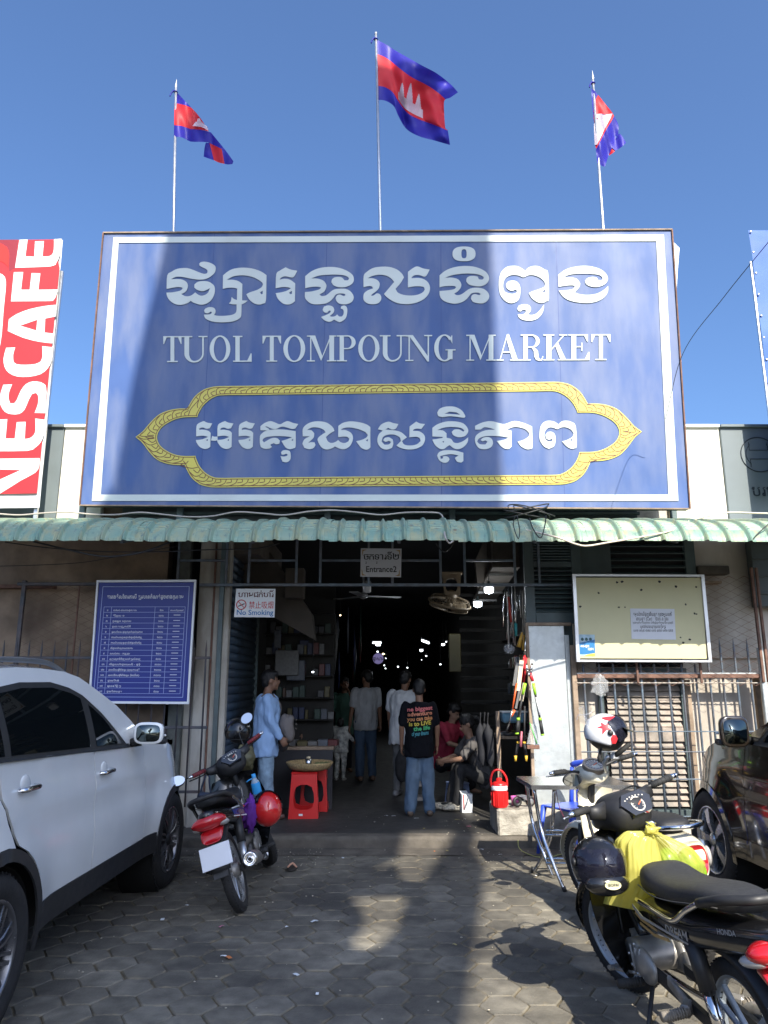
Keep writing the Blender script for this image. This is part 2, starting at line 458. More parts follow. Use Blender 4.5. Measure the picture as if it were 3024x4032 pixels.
#  overhead grille above the entrance
gr=thing('overhead_grille',(0,0,0),label='slate grey steel bar grille across the top of the entrance',cat='grille')
GY=8.36
zg=atY(1500,2303,GY).z;zm=atY(1500,2207,GY).z
kids_box(gr,'rail',m_barpaint,((atY(785,2303,GY).x+atY(2262,2303,GY).x)/2,GY,zg),(atY(2262,2303,GY).x-atY(785,2303,GY).x,.03,.032))
vx=[(704,1),(893,1),(982,1),(1168,1),(1262,1),(1452,1),(1545,1),(1734,1),(1829,1),(2026,1),(2121,1)]
xx=[atY(v,2200,GY).x for v,_ in vx]
for x in xx:kids_box(gr,'upright',m_barpaint,(x,GY+.001,(zg+3.25)/2),(.028,.028,3.25-zg-.034))
for a,b in((0,1),(2,3),(4,5),(6,7),(8,9)):
 kids_box(gr,'rail',m_barpaint,((xx[a]+xx[b])/2,GY,zm),(xx[b]-xx[a]-.03,.026,.026))
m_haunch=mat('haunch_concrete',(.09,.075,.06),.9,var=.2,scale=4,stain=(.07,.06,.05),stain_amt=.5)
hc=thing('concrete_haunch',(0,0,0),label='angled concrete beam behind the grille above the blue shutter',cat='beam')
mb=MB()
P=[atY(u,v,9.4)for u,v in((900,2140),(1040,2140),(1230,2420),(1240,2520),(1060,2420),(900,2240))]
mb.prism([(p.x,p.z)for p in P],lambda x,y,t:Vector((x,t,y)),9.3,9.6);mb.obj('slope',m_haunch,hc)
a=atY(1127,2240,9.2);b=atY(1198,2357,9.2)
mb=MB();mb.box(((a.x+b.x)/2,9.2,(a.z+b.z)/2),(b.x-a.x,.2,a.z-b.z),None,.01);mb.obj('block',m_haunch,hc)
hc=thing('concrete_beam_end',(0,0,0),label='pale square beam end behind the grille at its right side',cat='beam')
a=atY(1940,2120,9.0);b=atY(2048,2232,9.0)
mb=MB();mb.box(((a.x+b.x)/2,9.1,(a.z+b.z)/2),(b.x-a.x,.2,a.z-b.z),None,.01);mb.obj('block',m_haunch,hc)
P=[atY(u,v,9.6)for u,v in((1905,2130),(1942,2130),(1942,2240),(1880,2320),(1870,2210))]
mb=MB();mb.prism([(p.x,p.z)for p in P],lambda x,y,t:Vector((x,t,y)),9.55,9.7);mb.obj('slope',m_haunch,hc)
hc=thing('corrugated_canopy',(0,0,0),label='sloping metal soffit sheet above the two big lamps',cat='soffit')
mb=MB()
P=[atY(1940,2234,8.8),atY(2046,2234,8.8),atY(1925,2400,11.5),atY(1840,2400,11.5)]
mb.add([P[0],P[1],P[2],P[3]]+[p+Vector((0,0,.03))for p in P],[(0,1,2,3),(7,6,5,4),(0,4,5,1),(1,5,6,2),(2,6,7,3),(3,7,4,0)]);mb.obj('sheet',m_haunch,hc)
for i in range(5):
 t=(i+.5)/5;a=P[0].lerp(P[3],t);b=P[1].lerp(P[2],t);mb=MB();mb.bar(a-Vector((0,0,.02)),b-Vector((0,0,.02)),.02,.03);mb.obj('rib',m_steel,hc)
#  fascia above the awning
fy=8.47
zt=atY(2760,1683,fy).z
def fx(u):return atY(u,1990,fy).x
def fascia(name,x0,x1,m,lab):
 t=thing(name,(0,0,0),label=lab,cat='parapet')
 kids_box(t,'panel',m,((x0+x1)/2,fy+.1,(3.42+zt)/2),(x1-x0,.2,zt-3.42),bev=.01)
 kids_box(t,'coping',m_white if m is m_creamwall else m_greyclad,((x0+x1)/2,fy+.09,zt+.012),(x1-x0,.26,.035))
 return t
fascia('cream_parapet',fx(2640),fx(2862),m_creamwall,'cream rendered parapet right of the market sign')
gp=fascia('grey_parapet',fx(2866),fx(2866)+2.6,m_greyclad,'grey clad parapet with round emblem at the right edge')
fascia('cream_parapet',fx(225),fx(400),m_creamwall,'cream rendered parapet left of the market sign')
fascia('grey_parapet',fx(222)-2.6,fx(222),m_greyclad,'dark grey parapet behind the red banner')
mb=MB();ey=fy-.004;E=atY(2988,1790,fy);er=.215
m_ink=mat('dark_ink',(.012,.02,.028),.5,var=0)
mb.torus((E.x,ey,E.z),(0,1,0),er,.006,64,6)
for sx in(-1,1):
 pts=[(E.x+sx*er*.72*cos(t),ey,E.z+er*.72*sin(t))for t in[radians(-48+96*i/12)for i in range(13)]]
 mb.tube(pts,.004,5)
 mb.tube([pts[0],(E.x+sx*.11,ey,E.z-.155),(E.x+sx*.11,ey,E.z-.055),(E.x,ey,E.z-.055)],.004,5)
 mb.tube([pts[-1],(E.x+sx*.11,ey,E.z+.155),(E.x+sx*.11,ey,E.z+.055),(E.x,ey,E.z+.055)],.004,5)
mb.obj('emblem',m_ink,gp)
mb=MB();q=atY(2961,1953,fy-.006);text_into(mb,'បរេ',q,(1,0,0),(0,0,1),.19,'LEFT',.008);mb.obj('lettering',m_ink,gp,kind='stuff')
uf=thing('sign_support_frame',(0,0,0),label='dark steel frame and sheets under the market sign',cat='frame')
zb0=3.43
m_dkgreen=mat('dark_green_metal',(.05,.065,.065),.5,var=.2,scale=5)
kids_box(uf,'back_sheet',m_dkgreen,(-.05,8.42,3.85),(6.0,.04,1.0))
for u in(235,620,1200,1690,2040,2560):
 kids_box(uf,'post',m_greenpaint,(atY(u+90,2010,8.25).x,8.25,3.7),(.07,.05,.75))
for z in(3.52,3.66):kids_box(uf,'rail',m_greenpaint,(.0,8.33,z),(5.9,.04,.035))
def cable_coil(c,R,lab,nn=6):
 mb=MB();rr=random.Random(11)
 for i in range(nn):
  o=Vector((rr.gauss(0,.03),rr.gauss(0,.02),i*.012));mb.torus(Vector(c)+o,(rr.gauss(0,.2),rr.gauss(0,.15)-.2,1),R*rr.uniform(.85,1.1),.007,40,5)
 return mb.obj('cable_coil',m_cable,label=lab,cat='cable')
cable_coil(atY(2075,2012,7.95)+Vector((0,0,-.03)),.23,'coil of black cable lying on the awning under the sign')
#  awning of tile-pattern steel sheets
aw=thing('awning',(0,0,0),label='weathered turquoise tile-pattern metal awning over the entrance',cat='awning')
def awn_mat():
 m=bpy.data.materials.new('awning_sheet');m.use_nodes=True;nt=m.node_tree;L=nt.links;b=nt.nodes['Principled BSDF']
 geo=nt.nodes.new('ShaderNodeNewGeometry')
 def nz(sc,det=5,scale=None):
  n=nt.nodes.new('ShaderNodeTexNoise');n.inputs['Scale'].default_value=sc;n.inputs['Detail'].default_value=det
  if scale:
   mp=nt.nodes.new('ShaderNodeMapping');mp.inputs['Scale'].default_value=scale;L.new(geo.outputs['Position'],mp.inputs[0]);L.new(mp.outputs[0],n.inputs['Vector'])
  else:L.new(geo.outputs['Position'],n.inputs['Vector'])
  return n.outputs['Fac']
 def rg(f,a,bb,c=0,d=1):
  r_=nt.nodes.new('ShaderNodeMapRange');L.new(f,r_.inputs[0])
  for i,q in enumerate((a,bb,c,d)):r_.inputs[i+1].default_value=q
  return r_.outputs[0]
 def mx(f,a,bb):
  x=nt.nodes.new('ShaderNodeMix');x.data_type='RGBA';L.new(f,x.inputs[0])
  for i,q in((6,a),(7,bb)):
   if isinstance(q,tuple):x.inputs[i].default_value=(*q,1)
   else:L.new(q,x.inputs[i])
  return x.outputs[2]
 c=mx(rg(nz(3.2),.3,.7),(.18,.32,.25),(.28,.35,.24))
 c=mx(rg(nz(2.0,6,(6,6,.8)),.48,.66,0,.9),c,(.34,.35,.20))
 c=mx(rg(nz(9,4,(3,3,.5)),.56,.72,0,.75),c,(.10,.17,.17))
 c=mx(rg(nz(5.0,7),.70,.76),c,(.16,.05,.025))
 L.new(c,b.inputs['Base Color']);b.inputs['Roughness'].default_value=.45;b.inputs['Metallic'].default_value=.1
 bp=nt.nodes.new('ShaderNodeBump');bp.inputs['Strength'].default_value=.25;bp.inputs['Distance'].default_value=.004;L.new(nz(45),bp.inputs['Height']);L.new(bp.outputs[0],b.inputs['Normal'])
 return m
m_awn=awn_mat()
ab=atY(1500,2028,8.0);
AP=bez([(8.42,3.40),(7.8,3.31),(7.4,3.225),(7.2,3.16),(7.07,3.07),(7.01,2.99),(7.0,2.948)],24)
AP=[(p[0],p[1])for p in[Vector((q.x,q.y))for q in[Vector((a[0],a[1],0))for a in AP]]]
Ls=[0]
for a,b in zip(AP,AP[1:]):Ls.append(Ls[-1]+sqrt((a[0]-b[0])**2+(a[1]-b[1])**2))
TOT=Ls[-1]
def aprof(s):
 s=max(0,min(TOT,s));i=0
 while i<len(Ls)-2 and Ls[i+1]<s:i+=1
 t=(s-Ls[i])/(Ls[i+1]-Ls[i]);a,b=AP[i],AP[i+1]
 y,z=a[0]+(b[0]-a[0])*t,a[1]+(b[1]-a[1])*t;d=Vector((b[0]-a[0],b[1]-a[1])).normalized()
 return y,z,Vector((d.y,-d.x))
PW=.208
def xprof(fx_):
 rib=max(0,1-abs(fx_-.5)/.14);rib=rib*rib*(3-2*rib)
 pan=.0022*(abs(((fx_*2)%1)-.5)<.07)
 return.033*rib-pan
NS=36
sheet_w=3
def sheet(i0,k):
 mb=MB();rr=random.Random(i0*7+1)
 x0=-4.9+i0*PW*sheet_w;dz=rr.gauss(0,.006);dl=rr.gauss(0,.006)
 nu=24*sheet_w
 step=.046
 def fn(u,v,lift=0):
  s=v*(TOT+dl);y,z,nrm=aprof(s)
  sm=(s%step)/step
  ledge=.011*sm if s<TOT-.15 else-.001
  x=x0+u*PW*sheet_w*1.004
  f=(u*sheet_w)%1.0
  h=xprof(f)
  if abs(f-.5)>.19:h+=ledge
  h+=.004*noise.noise(Vector((x*2.5,s*3,i0)))
  h+=lift
  return Vector((x,y+nrm.x*h*1.0*(1 if nrm.x<0 else-1)*1,z+abs(nrm.y)*h+dz))if False else Vector((x,y-abs(nrm.x)*h,z+abs(nrm.y)*h+dz))
 nv=int(TOT/step*4)
 vs=[];w=nu+1
 mb.grid(lambda u,v:fn(u,v,.0),nu,nv,smooth=False)
 mb.grid(lambda u,v:fn(u,v,-.0016),nu,nv,smooth=False,flip=True)
 o=len(mb.v);top=[fn(i/nu,1,0)for i in range(nu+1)];bot=[fn(i/nu,1,-.0016)+Vector((0,0,-.002))for i in range(nu+1)]
 mb.add(top+bot,[(i,i+1,nu+2+i,nu+1+i)for i in range(nu)])
 ob=mb.obj('sheet',m_awn,aw,fix=False)
 return ob
for i in range(16):sheet(i,i)
for y,z in((7.45,3.12),(8.0,3.28)):
 kids_box(aw,'purlin',m_barpaint,(0,y,z),(9.6,.035,.04))
for x in(-4.2,-2.6,-1.3,.15,1.5,2.9,4.3):
 mb=MB();mb.bar((x,8.5,3.33),(x,7.2,2.98),.03,.04);mb.obj('bracket',m_barpaint,aw)
#  cables on and under the awning
def cable(name,P,r,m,lab,cat='cable',n=10,g=None):
 mb=MB();mb.tube(bez(P,n),r,6);return mb.obj(name,m,label=lab,cat=cat,group=g)
pts=[]
for i,u in enumerate(range(-20,1700,95)):
 v=2022+(6*sin(i*1.7))+(8 if 600<u<900 else 0)-(7 if 1150<u<1500 else 0);pts.append(atY(u,v,7.93))
pts+=[atY(1735,2024,7.9),atY(1748,2060,7.5),atY(1752,2110,6.9),atY(1768,2138,6.9),atY(1785,2130,6.9)]
cable('cable',pts,.009,m_wire,'pale cable running along the top of the awning and dropping over its edge')
pts=[atY(u,v,y)for u,v,y in((2000,2083,7.1),(2060,2085,7.1),(2130,2100,6.98),(2200,2118,6.93),(2270,2143,6.9),(2315,2149,6.9),(2400,2135,6.93),(2520,2115,6.96),(2640,2090,7.05),(2720,2050,7.35),(2800,2030,7.6),(2870,2018,7.85),(2960,2020,7.85),(3040,2022,7.85))]
cable('cable',pts,.010,mat('cream_cable',(.62,.54,.42),.6,var=.1),'cream cable sagging across the right part of the awning')
cable('cable',[atY(u,v,7.2)for u,v in((130,2132),(270,2165),(400,2190),(500,2185),(590,2165),(680,2130))],.010,m_cable,'thick black cable hanging in a low curve under the awning at left')
cable('cable',[atY(u,v,7.3)for u,v in((20,2135),(200,2158),(420,2172),(640,2172),(800,2165),(1000,2160),(1100,2140))],.006,m_cable,'thin black cable strung under the left half of the awning')
cable('cable',[atY(u,v,7.8)for u,v in((-30,2230),(150,2225),(320,2215),(470,2190),(700,2150))],.004,m_cable,'thin wire sloping down to the left across the brown wall')
cable('cable',[atY(u,v,6.9)for u,v in((2150,2030),(2145,2070),(2128,2118),(2098,2080),(2085,2040))],.006,m_cable,'loop of black cable hanging over the awning front right of its middle')
cable('cable',[atY(u,v,6.9)for u,v in((2028,2030),(2022,2070),(2040,2120),(2046,2090),(2036,2030))],.005,m_cable,'narrow loop of black cable over the awning front under the wire coil')
cable('cable',[atY(u,v,y)for u,v,y in((3100,860,5.0),(3024,955,5.3),(2850,1170,6.0),(2690,1390,6.9),(2620,1650,7.5))],.0035,m_cable,'thin black wire running down from the right edge past the sign')
cable('cable',[atY(u,v,7.0)for u,v in((2955,2136),(2985,2100),(3030,2060))],.006,m_cable,'short black wire over the awning at the right edge')
cable('cable',[atY(u,v,7.5)for u,v in((1718,2140),(1735,2165),(1755,2172),(1775,2155),(1790,2130))],.006,m_cable,'small black cable loop under the awning right of the entrance sign')
#  the market sign
SP0=atY(1512,2000,8.0)
yaw,lean=radians(-1.9),radians(2.6)
SU=Vector((cos(yaw),sin(yaw),0));SN0=Vector((sin(yaw),-cos(yaw),0))
SV=(Vector((0,0,1))*cos(lean)+SN0*sin(lean)).normalized();SN=SU.cross(SV).normalized()
def sgn(u,v):
 p=atPlane(u,v,SP0,SN)-SP0;return(p.dot(SU),p.dot(SV))
def S3(x,y,t):return SP0+SU*x+SV*y+SN*t
ms=thing('market_sign',(0,0,0),label='huge blue billboard with white lettering and gold cartouche above the entrance',cat='billboard')
def sign_mat(name,col,rough=.32,streak=.10):
 return mat(name,col,rough,var=.08,scale=1.5,bump=.12,bscale=3.5,stain=tuple(min(1,c*.6+.15)for c in col),stain_amt=streak,stain_scale=1.6,streak=True,coat=.06,spec=.35)
m_sblue=sign_mat('sign_blue',(.058,.112,.285),.55,.6)
m_swhite=sign_mat('sign_white',(.60,.66,.64),.55,.15)
m_sgold=sign_mat('sign_gold',(.66,.58,.11),.4,.15)
m_sbrown=mat('sign_brown_line',(.16,.06,.03),.5,var=0)
corners=[sgn(u,v)for u,v in((315,1990),(2716,2004),(2645,905),(408,918))]
x0=(corners[0][0]+corners[3][0])/2;x1=(corners[1][0]+corners[2][0])/2;y0=corners[0][1];y1=corners[2][1]
q=corners
mb=MB()
def bil(a,b,n=48):
 lo=Vector(q[0]).lerp(Vector(q[1]),a);hi=Vector(q[3]).lerp(Vector(q[2]),a);return lo.lerp(hi,b)
def skin(a,b):
 p=bil(a,b);return S3(p.x,p.y,.0025*noise.noise(Vector((a*9,b*5,0)))*(a*(1-a)*b*(1-b)*16))
mb.grid(skin,60,34);mb.obj('panel',m_sblue,ms,fix=False)
mb=MB();mb.prism([tuple(c)for c in q],S3,-.12,-.006);mb.obj('box',m_dkgreen,ms)
for a in(.2,.4,.6,.8):
 mb=MB();mb.grid(lambda u,v,a=a:skin(a+.0012*(u-.5),v)+SN*.0015,2,34);mb.obj('seam',mat('sign_seam',(.035,.075,.24),.5,var=.1),ms,fix=False)
mb=MB()
ob=[(448,935),(2613,925),(2670,1973),(363,1973)];ib=[(468,957),(2583,951),(2631,1948),(398,1948)]
ob=[sgn(*p)for p in ob];ib=[sgn(*p)for p in ib]
mb.prism(ob,S3,.006,.009,[ib]);mb.obj('border',m_swhite,ms)
for a,b in((0,1),(1,2),(2,3),(3,0)):
 mb=MB();A=S3(*q[a],.01);B=S3(*q[b],.01);mb.bar(A,B,.015,.018,up=SN);mb.obj('frame',m_rust if a%2 else m_wood,ms)
GA=lambda x,y:(600+x*.4521,950+y*.4521)
GB=lambda x,y:(1250+x*.4521,950+y*.4521)
GC=lambda x,y:(1900+x*.4521,950+y*.4521)
GD=lambda x,y:(700+x*.4822,1550+y*.4822)
GE=lambda x,y:(1450+x*.5425,1550+y*.5425)
G=[]
def gl(T,pts,holes=()):G.append((T,pts,holes))
gl(GA,[(132,300),(170,268),(220,243),(290,236),(340,246),(400,270),(450,287),(478,282),(483,262),(470,245),(435,228),(412,214),(410,198),(425,185),(462,181),(510,193),(545,215),(553,240),(545,275),(515,305),(475,328),(430,337),(380,335),(320,325),(260,313),(215,312),(185,322),(165,334),(215,332),(265,338),(300,360),(311,392),(300,430),(280,450),(253,462),(285,480),(315,482),(345,472),(375,448),(400,468),(430,478),(465,468),(490,445),(502,410),(470,430),(430,438),(390,425),(367,405),(368,380),(395,358),(440,350),(490,355),(525,375),(543,400),(545,440),(535,480),(510,520),(475,545),(430,556),(390,548),(355,535),(336,522),(310,540),(270,554),(230,556),(190,545),(150,515),(130,480),(124,450),(180,447),(240,435),(262,420),(264,408),(245,402),(200,404),(126,418)])
gl(GA,[(617,300),(665,262),(720,240),(800,233),(880,243),(950,268),(995,298),(990,515),(965,545),(930,554),(890,545),(845,510),(820,465),(850,448),(910,428),(950,405),(965,380),(955,360),(910,330),(860,310),(800,300),(740,302),(690,315),(650,340),(700,338),(750,350),(785,375),(783,518),(830,520),(805,540),(778,552),(776,640),(765,670),(730,692),(680,705),(610,709),(540,705),(490,690),(460,670),(450,642),(495,640),(515,632),(520,622),(510,614),(495,625),(480,632),(458,625),(452,605),(465,588),(500,576),(535,582),(550,600),(550,625),(538,645),(570,652),(630,652),(690,645),(725,628),(735,600),(735,552),(700,552),(668,545),(685,525),(692,487),(710,505),(738,515),(740,415),(710,408),(660,408),(615,417)],[[(937,450),(962,432),(962,462),(950,465)]])
gl(GA,[(1080,290),(1110,260),(1162,230),(1200,248),(1262,260),(1235,310),(1210,318),(1160,308),(1125,318),(1108,338),(1150,330),(1200,338),(1245,370),(1242,525),(1215,545),(1185,554),(1140,545),(1095,505),(1075,455),(1120,448),(1170,435),(1208,413),(1180,403),(1130,402),(1075,412)],[[(1190,452),(1217,433),(1216,462),(1203,464)]])
gl(GB,[(-106,308),(-60,270),(0,242),(60,230),(130,227),(200,238),(260,262),(305,295),(317,330),(310,362),(280,388),(235,403),(180,402),(140,385),(122,358),(128,335),(150,318),(185,314),(215,320),(235,343),(262,343),(275,333),(268,315),(225,298),(150,293),(60,297),(0,306),(-55,328),(0,328),(50,345),(75,375),(78,400),(60,440),(18,466),(35,480),(65,478),(90,465),(125,435),(160,420),(230,416),(275,430),(305,460),(316,492),(305,525),(275,545),(235,552),(190,545),(165,520),(160,495),(175,472),(200,468),(225,480),(242,475),(243,463),(220,458),(190,458),(160,467),(140,495),(110,525),(70,545),(0,552),(-50,547),(-90,520),(-108,490),(-107,445),(-50,440),(10,425),(30,412),(30,402),(-10,398),(-60,402),(-106,412)])
gl(GB,[(48,592),(60,570),(95,562),(130,570),(146,595),(140,625),(105,655),(130,660),(155,655),(172,640),(190,658),(215,658),(228,635),(228,605),(215,590),(204,590),(205,572),(230,562),(252,572),(261,600),(255,650),(240,680),(205,704),(185,705),(145,684),(120,700),(95,704),(60,690),(32,662),(75,645),(105,630),(118,612),(108,605),(95,612),(85,625),(62,622),(48,605)])
gl(GB,[(403,305),(430,270),(480,238),(540,226),(620,226),(690,248),(735,285),(753,317),(725,365),(680,418),(700,450),(750,470),(820,476),(880,466),(920,445),(935,420),(925,400),(890,395),(840,396),(788,405),(788,270),(830,238),(870,222),(920,240),(977,250),(950,300),(930,312),(890,298),(850,298),(825,312),(818,326),(880,322),(930,335),(965,365),(980,405),(970,455),(935,500),(870,535),(790,550),(700,542),(640,515),(600,485),(580,462),(620,415),(668,357),(640,325),(600,303),(545,294),(500,300),(460,312),(440,326),(480,325),(520,340),(542,370),(535,410),(510,440),(475,465),(468,478),(490,475),(515,458),(540,462),(555,485),(553,515),(530,542),(490,551),(440,545),(408,522),(400,490),(408,455),(440,430),(480,415),(485,412),(470,395),(440,394),(402,403)])
gl(GB,[(1063,300),(1110,262),(1170,235),(1250,220),(1330,220),(1400,235),(1460,265),(1490,305),(1490,345),(1465,378),(1420,395),(1370,393),(1320,380),(1295,352),(1300,325),(1325,308),(1365,306),(1395,312),(1405,335),(1435,337),(1448,325),(1440,308),(1390,290),(1300,284),(1210,292),(1150,305),(1110,322),(1170,320),(1225,335),(1252,375),(1245,410),(1220,440),(1190,458),(1210,472),(1240,470),(1270,455),(1310,425),(1350,410),(1400,408),(1450,420),(1485,450),(1495,485),(1480,520),(1445,542),(1400,543),(1355,530),(1336,502),(1345,475),(1370,463),(1395,470),(1415,472),(1420,460),(1400,450),(1365,450),(1335,462),(1305,500),(1265,530),(1200,547),(1130,535),(1085,510),(1065,475),(1063,436),(1120,432),(1185,422),(1208,405),(1195,393),(1150,392),(1100,395),(1063,404)])
def elp(cx,cy,rx,ry,n=20,e=2.0):
 return[(cx+rx*abs(cos(t))**(2/e)*(1 if cos(t)>0 else-1),cy+ry*abs(sin(t))**(2/e)*(1 if sin(t)>0 else-1))for t in[2*pi*(i+.5)/n for i in range(n)]]
gl(GB,elp(1276,113,100,64,28,2.5),[elp(1276,112,23,40,16,2.8)])
gl(GC,[(141,370),(148,310),(170,260),(215,225),(265,217),(310,222),(350,245),(372,260),(395,235),(440,219),(490,222),(540,250),(570,280),(577,498),(555,525),(525,540),(480,535),(430,500),(402,455),(430,440),(490,420),(535,400),(545,375),(530,345),(490,315),(440,298),(395,300),(355,317),(310,300),(255,297),(210,315),(185,350),(178,400),(190,440),(230,458),(270,460),(298,448),(297,430),(280,425),(262,435),(235,430),(210,410),(205,380),(220,355),(255,345),(295,352),(322,385),(330,430),(322,490),(300,525),(250,543),(200,525),(160,480),(145,430)],[[(520,440),(547,420),(545,448),(535,452)]])
gl(GC,[(303,590),(315,562),(355,552),(400,558),(420,585),(415,615),(393,640),(430,645),(470,630),(505,595),(535,553),(530,600),(510,645),(470,680),(420,694),(360,690),(320,670),(305,640),(350,640),(375,625),(378,605),(358,598),(340,605),(330,615),(312,610)])
gl(GC,[(657,297),(700,262),(760,235),(850,218),(930,220),(1010,240),(1065,275),(1090,320),(1080,360),(1045,388),(990,402),(935,395),(900,375),(892,345),(915,322),(960,313),(992,320),(1005,340),(1035,342),(1045,328),(1030,305),(990,292),(900,285),(800,288),(740,300),(705,320),(760,317),(820,330),(850,370),(840,405),(800,448),(850,465),(920,470),(990,460),(1050,430),(1092,392),(1090,440),(1060,490),(1000,525),(930,540),(850,538),(760,520),(700,485),(662,432),(720,430),(780,420),(803,400),(790,388),(740,388),(660,400)])
ra=[(155,265),(180,240),(215,225),(240,238),(283,245),(262,285),(235,288),(205,278),(180,285),(175,298),(210,296),(250,305),(270,322),(267,435),(245,450),(215,452),(180,435),(155,400),(150,380),(200,375),(250,355),(210,345),(152,350)]
rh=[(232,382),(247,370),(246,388)]
for dx in(0,173,347):gl(GD,[(x+dx,y)for x,y in ra],[[(x+dx,y)for x,y in rh]])
gl(GD,[(272,384),(283,346),(300,353),(326,352),(326,380),(305,386)])
gl(GD,[(676,268),(710,242),(755,226),(790,235),(835,252),(870,235),(900,226),(940,240),(985,250),(960,287),(930,290),(880,275),(845,272),(800,292),(760,285),(730,270),(712,272),(740,285),(755,302),(676,300)])
gl(GD,[(680,335),(720,305),(780,295),(870,295),(963,308),(963,430),(945,448),(915,455),(880,440),(848,388),(890,375),(935,357),(880,350),(800,348),(730,355),(700,370),(692,385),(705,400),(730,385),(770,365),(810,365),(835,385),(830,410),(805,415),(785,405),(760,415),(758,425),(770,435),(750,450),(710,452),(680,438),(672,410),(672,360)],[[(927,382),(944,368),(943,388)]])
gl(GD,[(845,480),(860,465),(890,462),(915,470),(922,490),(922,530),(905,555),(880,562),(855,555),(840,512),(870,515),(895,508),(898,498),(885,492),(865,500),(848,498)])
gl(GD,[(1022,290),(1050,255),(1100,232),(1160,228),(1220,240),(1265,275),(1280,305),(1240,330),(1210,355),(1225,390),(1255,405),(1290,395),(1310,380),(1330,398),(1365,405),(1395,390),(1400,370),(1385,355),(1350,352),(1310,358),(1312,265),(1350,240),(1410,228),(1480,235),(1540,252),(1573,275),(1573,440),(1555,455),(1530,458),(1495,440),(1457,390),(1500,380),(1540,360),(1552,340),(1530,315),(1470,290),(1400,278),(1350,285),(1333,298),(1370,300),(1410,318),(1430,350),(1425,395),(1400,435),(1360,455),(1320,450),(1283,432),(1260,448),(1210,458),(1170,435),(1143,385),(1150,360),(1180,335),(1208,318),(1190,295),(1140,278),(1090,280),(1055,300),(1090,300),(1115,325),(1110,360),(1080,390),(1065,405),(1090,398),(1118,400),(1125,420),(1110,445),(1075,455),(1035,445),(1018,410),(1035,375),(1080,350),(1022,350)],[[(1535,385),(1553,370),(1552,392)]])
gl(GE,[(70,260),(95,225),(145,205),(180,215),(218,222),(200,255),(175,262),(145,250),(125,262),(190,268),(240,282),(280,318),(245,345),(260,370),(300,378),(350,370),(380,345),(375,325),(350,315),(298,318),(300,240),(348,204),(375,218),(412,222),(385,258),(355,255),(330,262),(325,272),(370,275),(405,300),(412,335),(395,375),(350,400),(290,407),(235,395),(205,378),(238,345),(225,315),(180,298),(135,302),(105,320),(97,350),(118,372),(150,370),(166,352),(150,345),(125,352),(108,340),(120,322),(150,318),(178,335),(182,365),(172,395),(130,408),(90,392),(67,350),(75,300),(105,270)])
gl(GE,[(500,140),(520,110),(570,95),(630,98),(680,125),(705,165),(690,176),(600,165),(540,172),(508,165)],[[(552,148),(590,132),(640,138),(668,154),(600,150)]])
gl(GE,[(465,250),(500,225),(560,205),(630,203),(690,218),(722,255),(722,285),(700,310),(660,318),(620,305),(605,280),(625,262),(660,262),(690,278),(697,268),(670,250),(600,243),(540,250),(500,267),(540,268),(568,290),(568,322),(600,330),(620,355),(650,360),(690,345),(725,318),(720,355),(690,390),(650,405),(620,398),(590,375),(568,388),(550,402),(520,402),(485,375),(465,335),(500,330),(540,322),(540,315),(465,312)],[[(535,350),(550,345),(548,358)]])
gl(GE,[(500,450),(515,425),(560,412),(630,415),(690,430),(690,490),(675,502),(645,495),(628,468),(655,450),(600,440),(550,448),(522,455),(525,475),(545,470),(540,458),(560,455),(580,462),(590,478),(575,498),(545,502),(515,485)])
gl(GE,[(775,235),(830,210),(890,201),(950,215),(990,222),(1060,200),(1130,215),(1188,240),(1192,385),(1175,402),(1150,405),(1110,385),(1083,350),(1130,335),(1165,310),(1170,290),(1140,260),(1090,245),(1050,245),(1005,262),(1038,270),(1040,385),(1020,402),(990,400),(960,380),(932,345),(990,335),(1018,320),(960,311),(880,308),(830,315),(800,330),(790,350),(810,368),(850,370),(865,350),(850,340),(830,348),(815,338),(835,320),(870,317),(895,330),(905,360),(890,390),(850,405),(805,398),(778,360),(776,318),(800,290),(850,268),(920,262),(880,250),(840,245),(815,262),(775,262)])
gl(GE,[(1242,290),(1250,240),(1275,208),(1310,198),(1350,205),(1380,225),(1400,205),(1430,198),(1470,205),(1505,238),(1512,380),(1495,398),(1475,402),(1440,385),(1405,348),(1440,338),(1480,315),(1490,290),(1470,262),(1430,245),(1395,248),(1370,260),(1340,248),(1305,250),(1280,280),(1280,320),(1300,345),(1325,350),(1340,338),(1330,330),(1310,338),(1290,325),(1285,300),(1300,280),(1330,278),(1355,300),(1358,350),(1345,385),(1310,402),(1275,385),(1245,340)],[[(1462,342),(1480,325),(1480,345)]])
lines=[MB(),MB()]
for T,pts,holes in G:
 mbx=lines[0 if T in(GA,GB,GC)else 1]
 mp=lambda P:[sgn(*T(*p))for p in smooth_poly(P,3)]
 mbx.prism(mp(pts),S3,.006,.0095,[[sgn(*T(*p))for p in h]for h in holes])
for l in lines:l.obj('lettering',m_swhite,ms,kind='stuff')
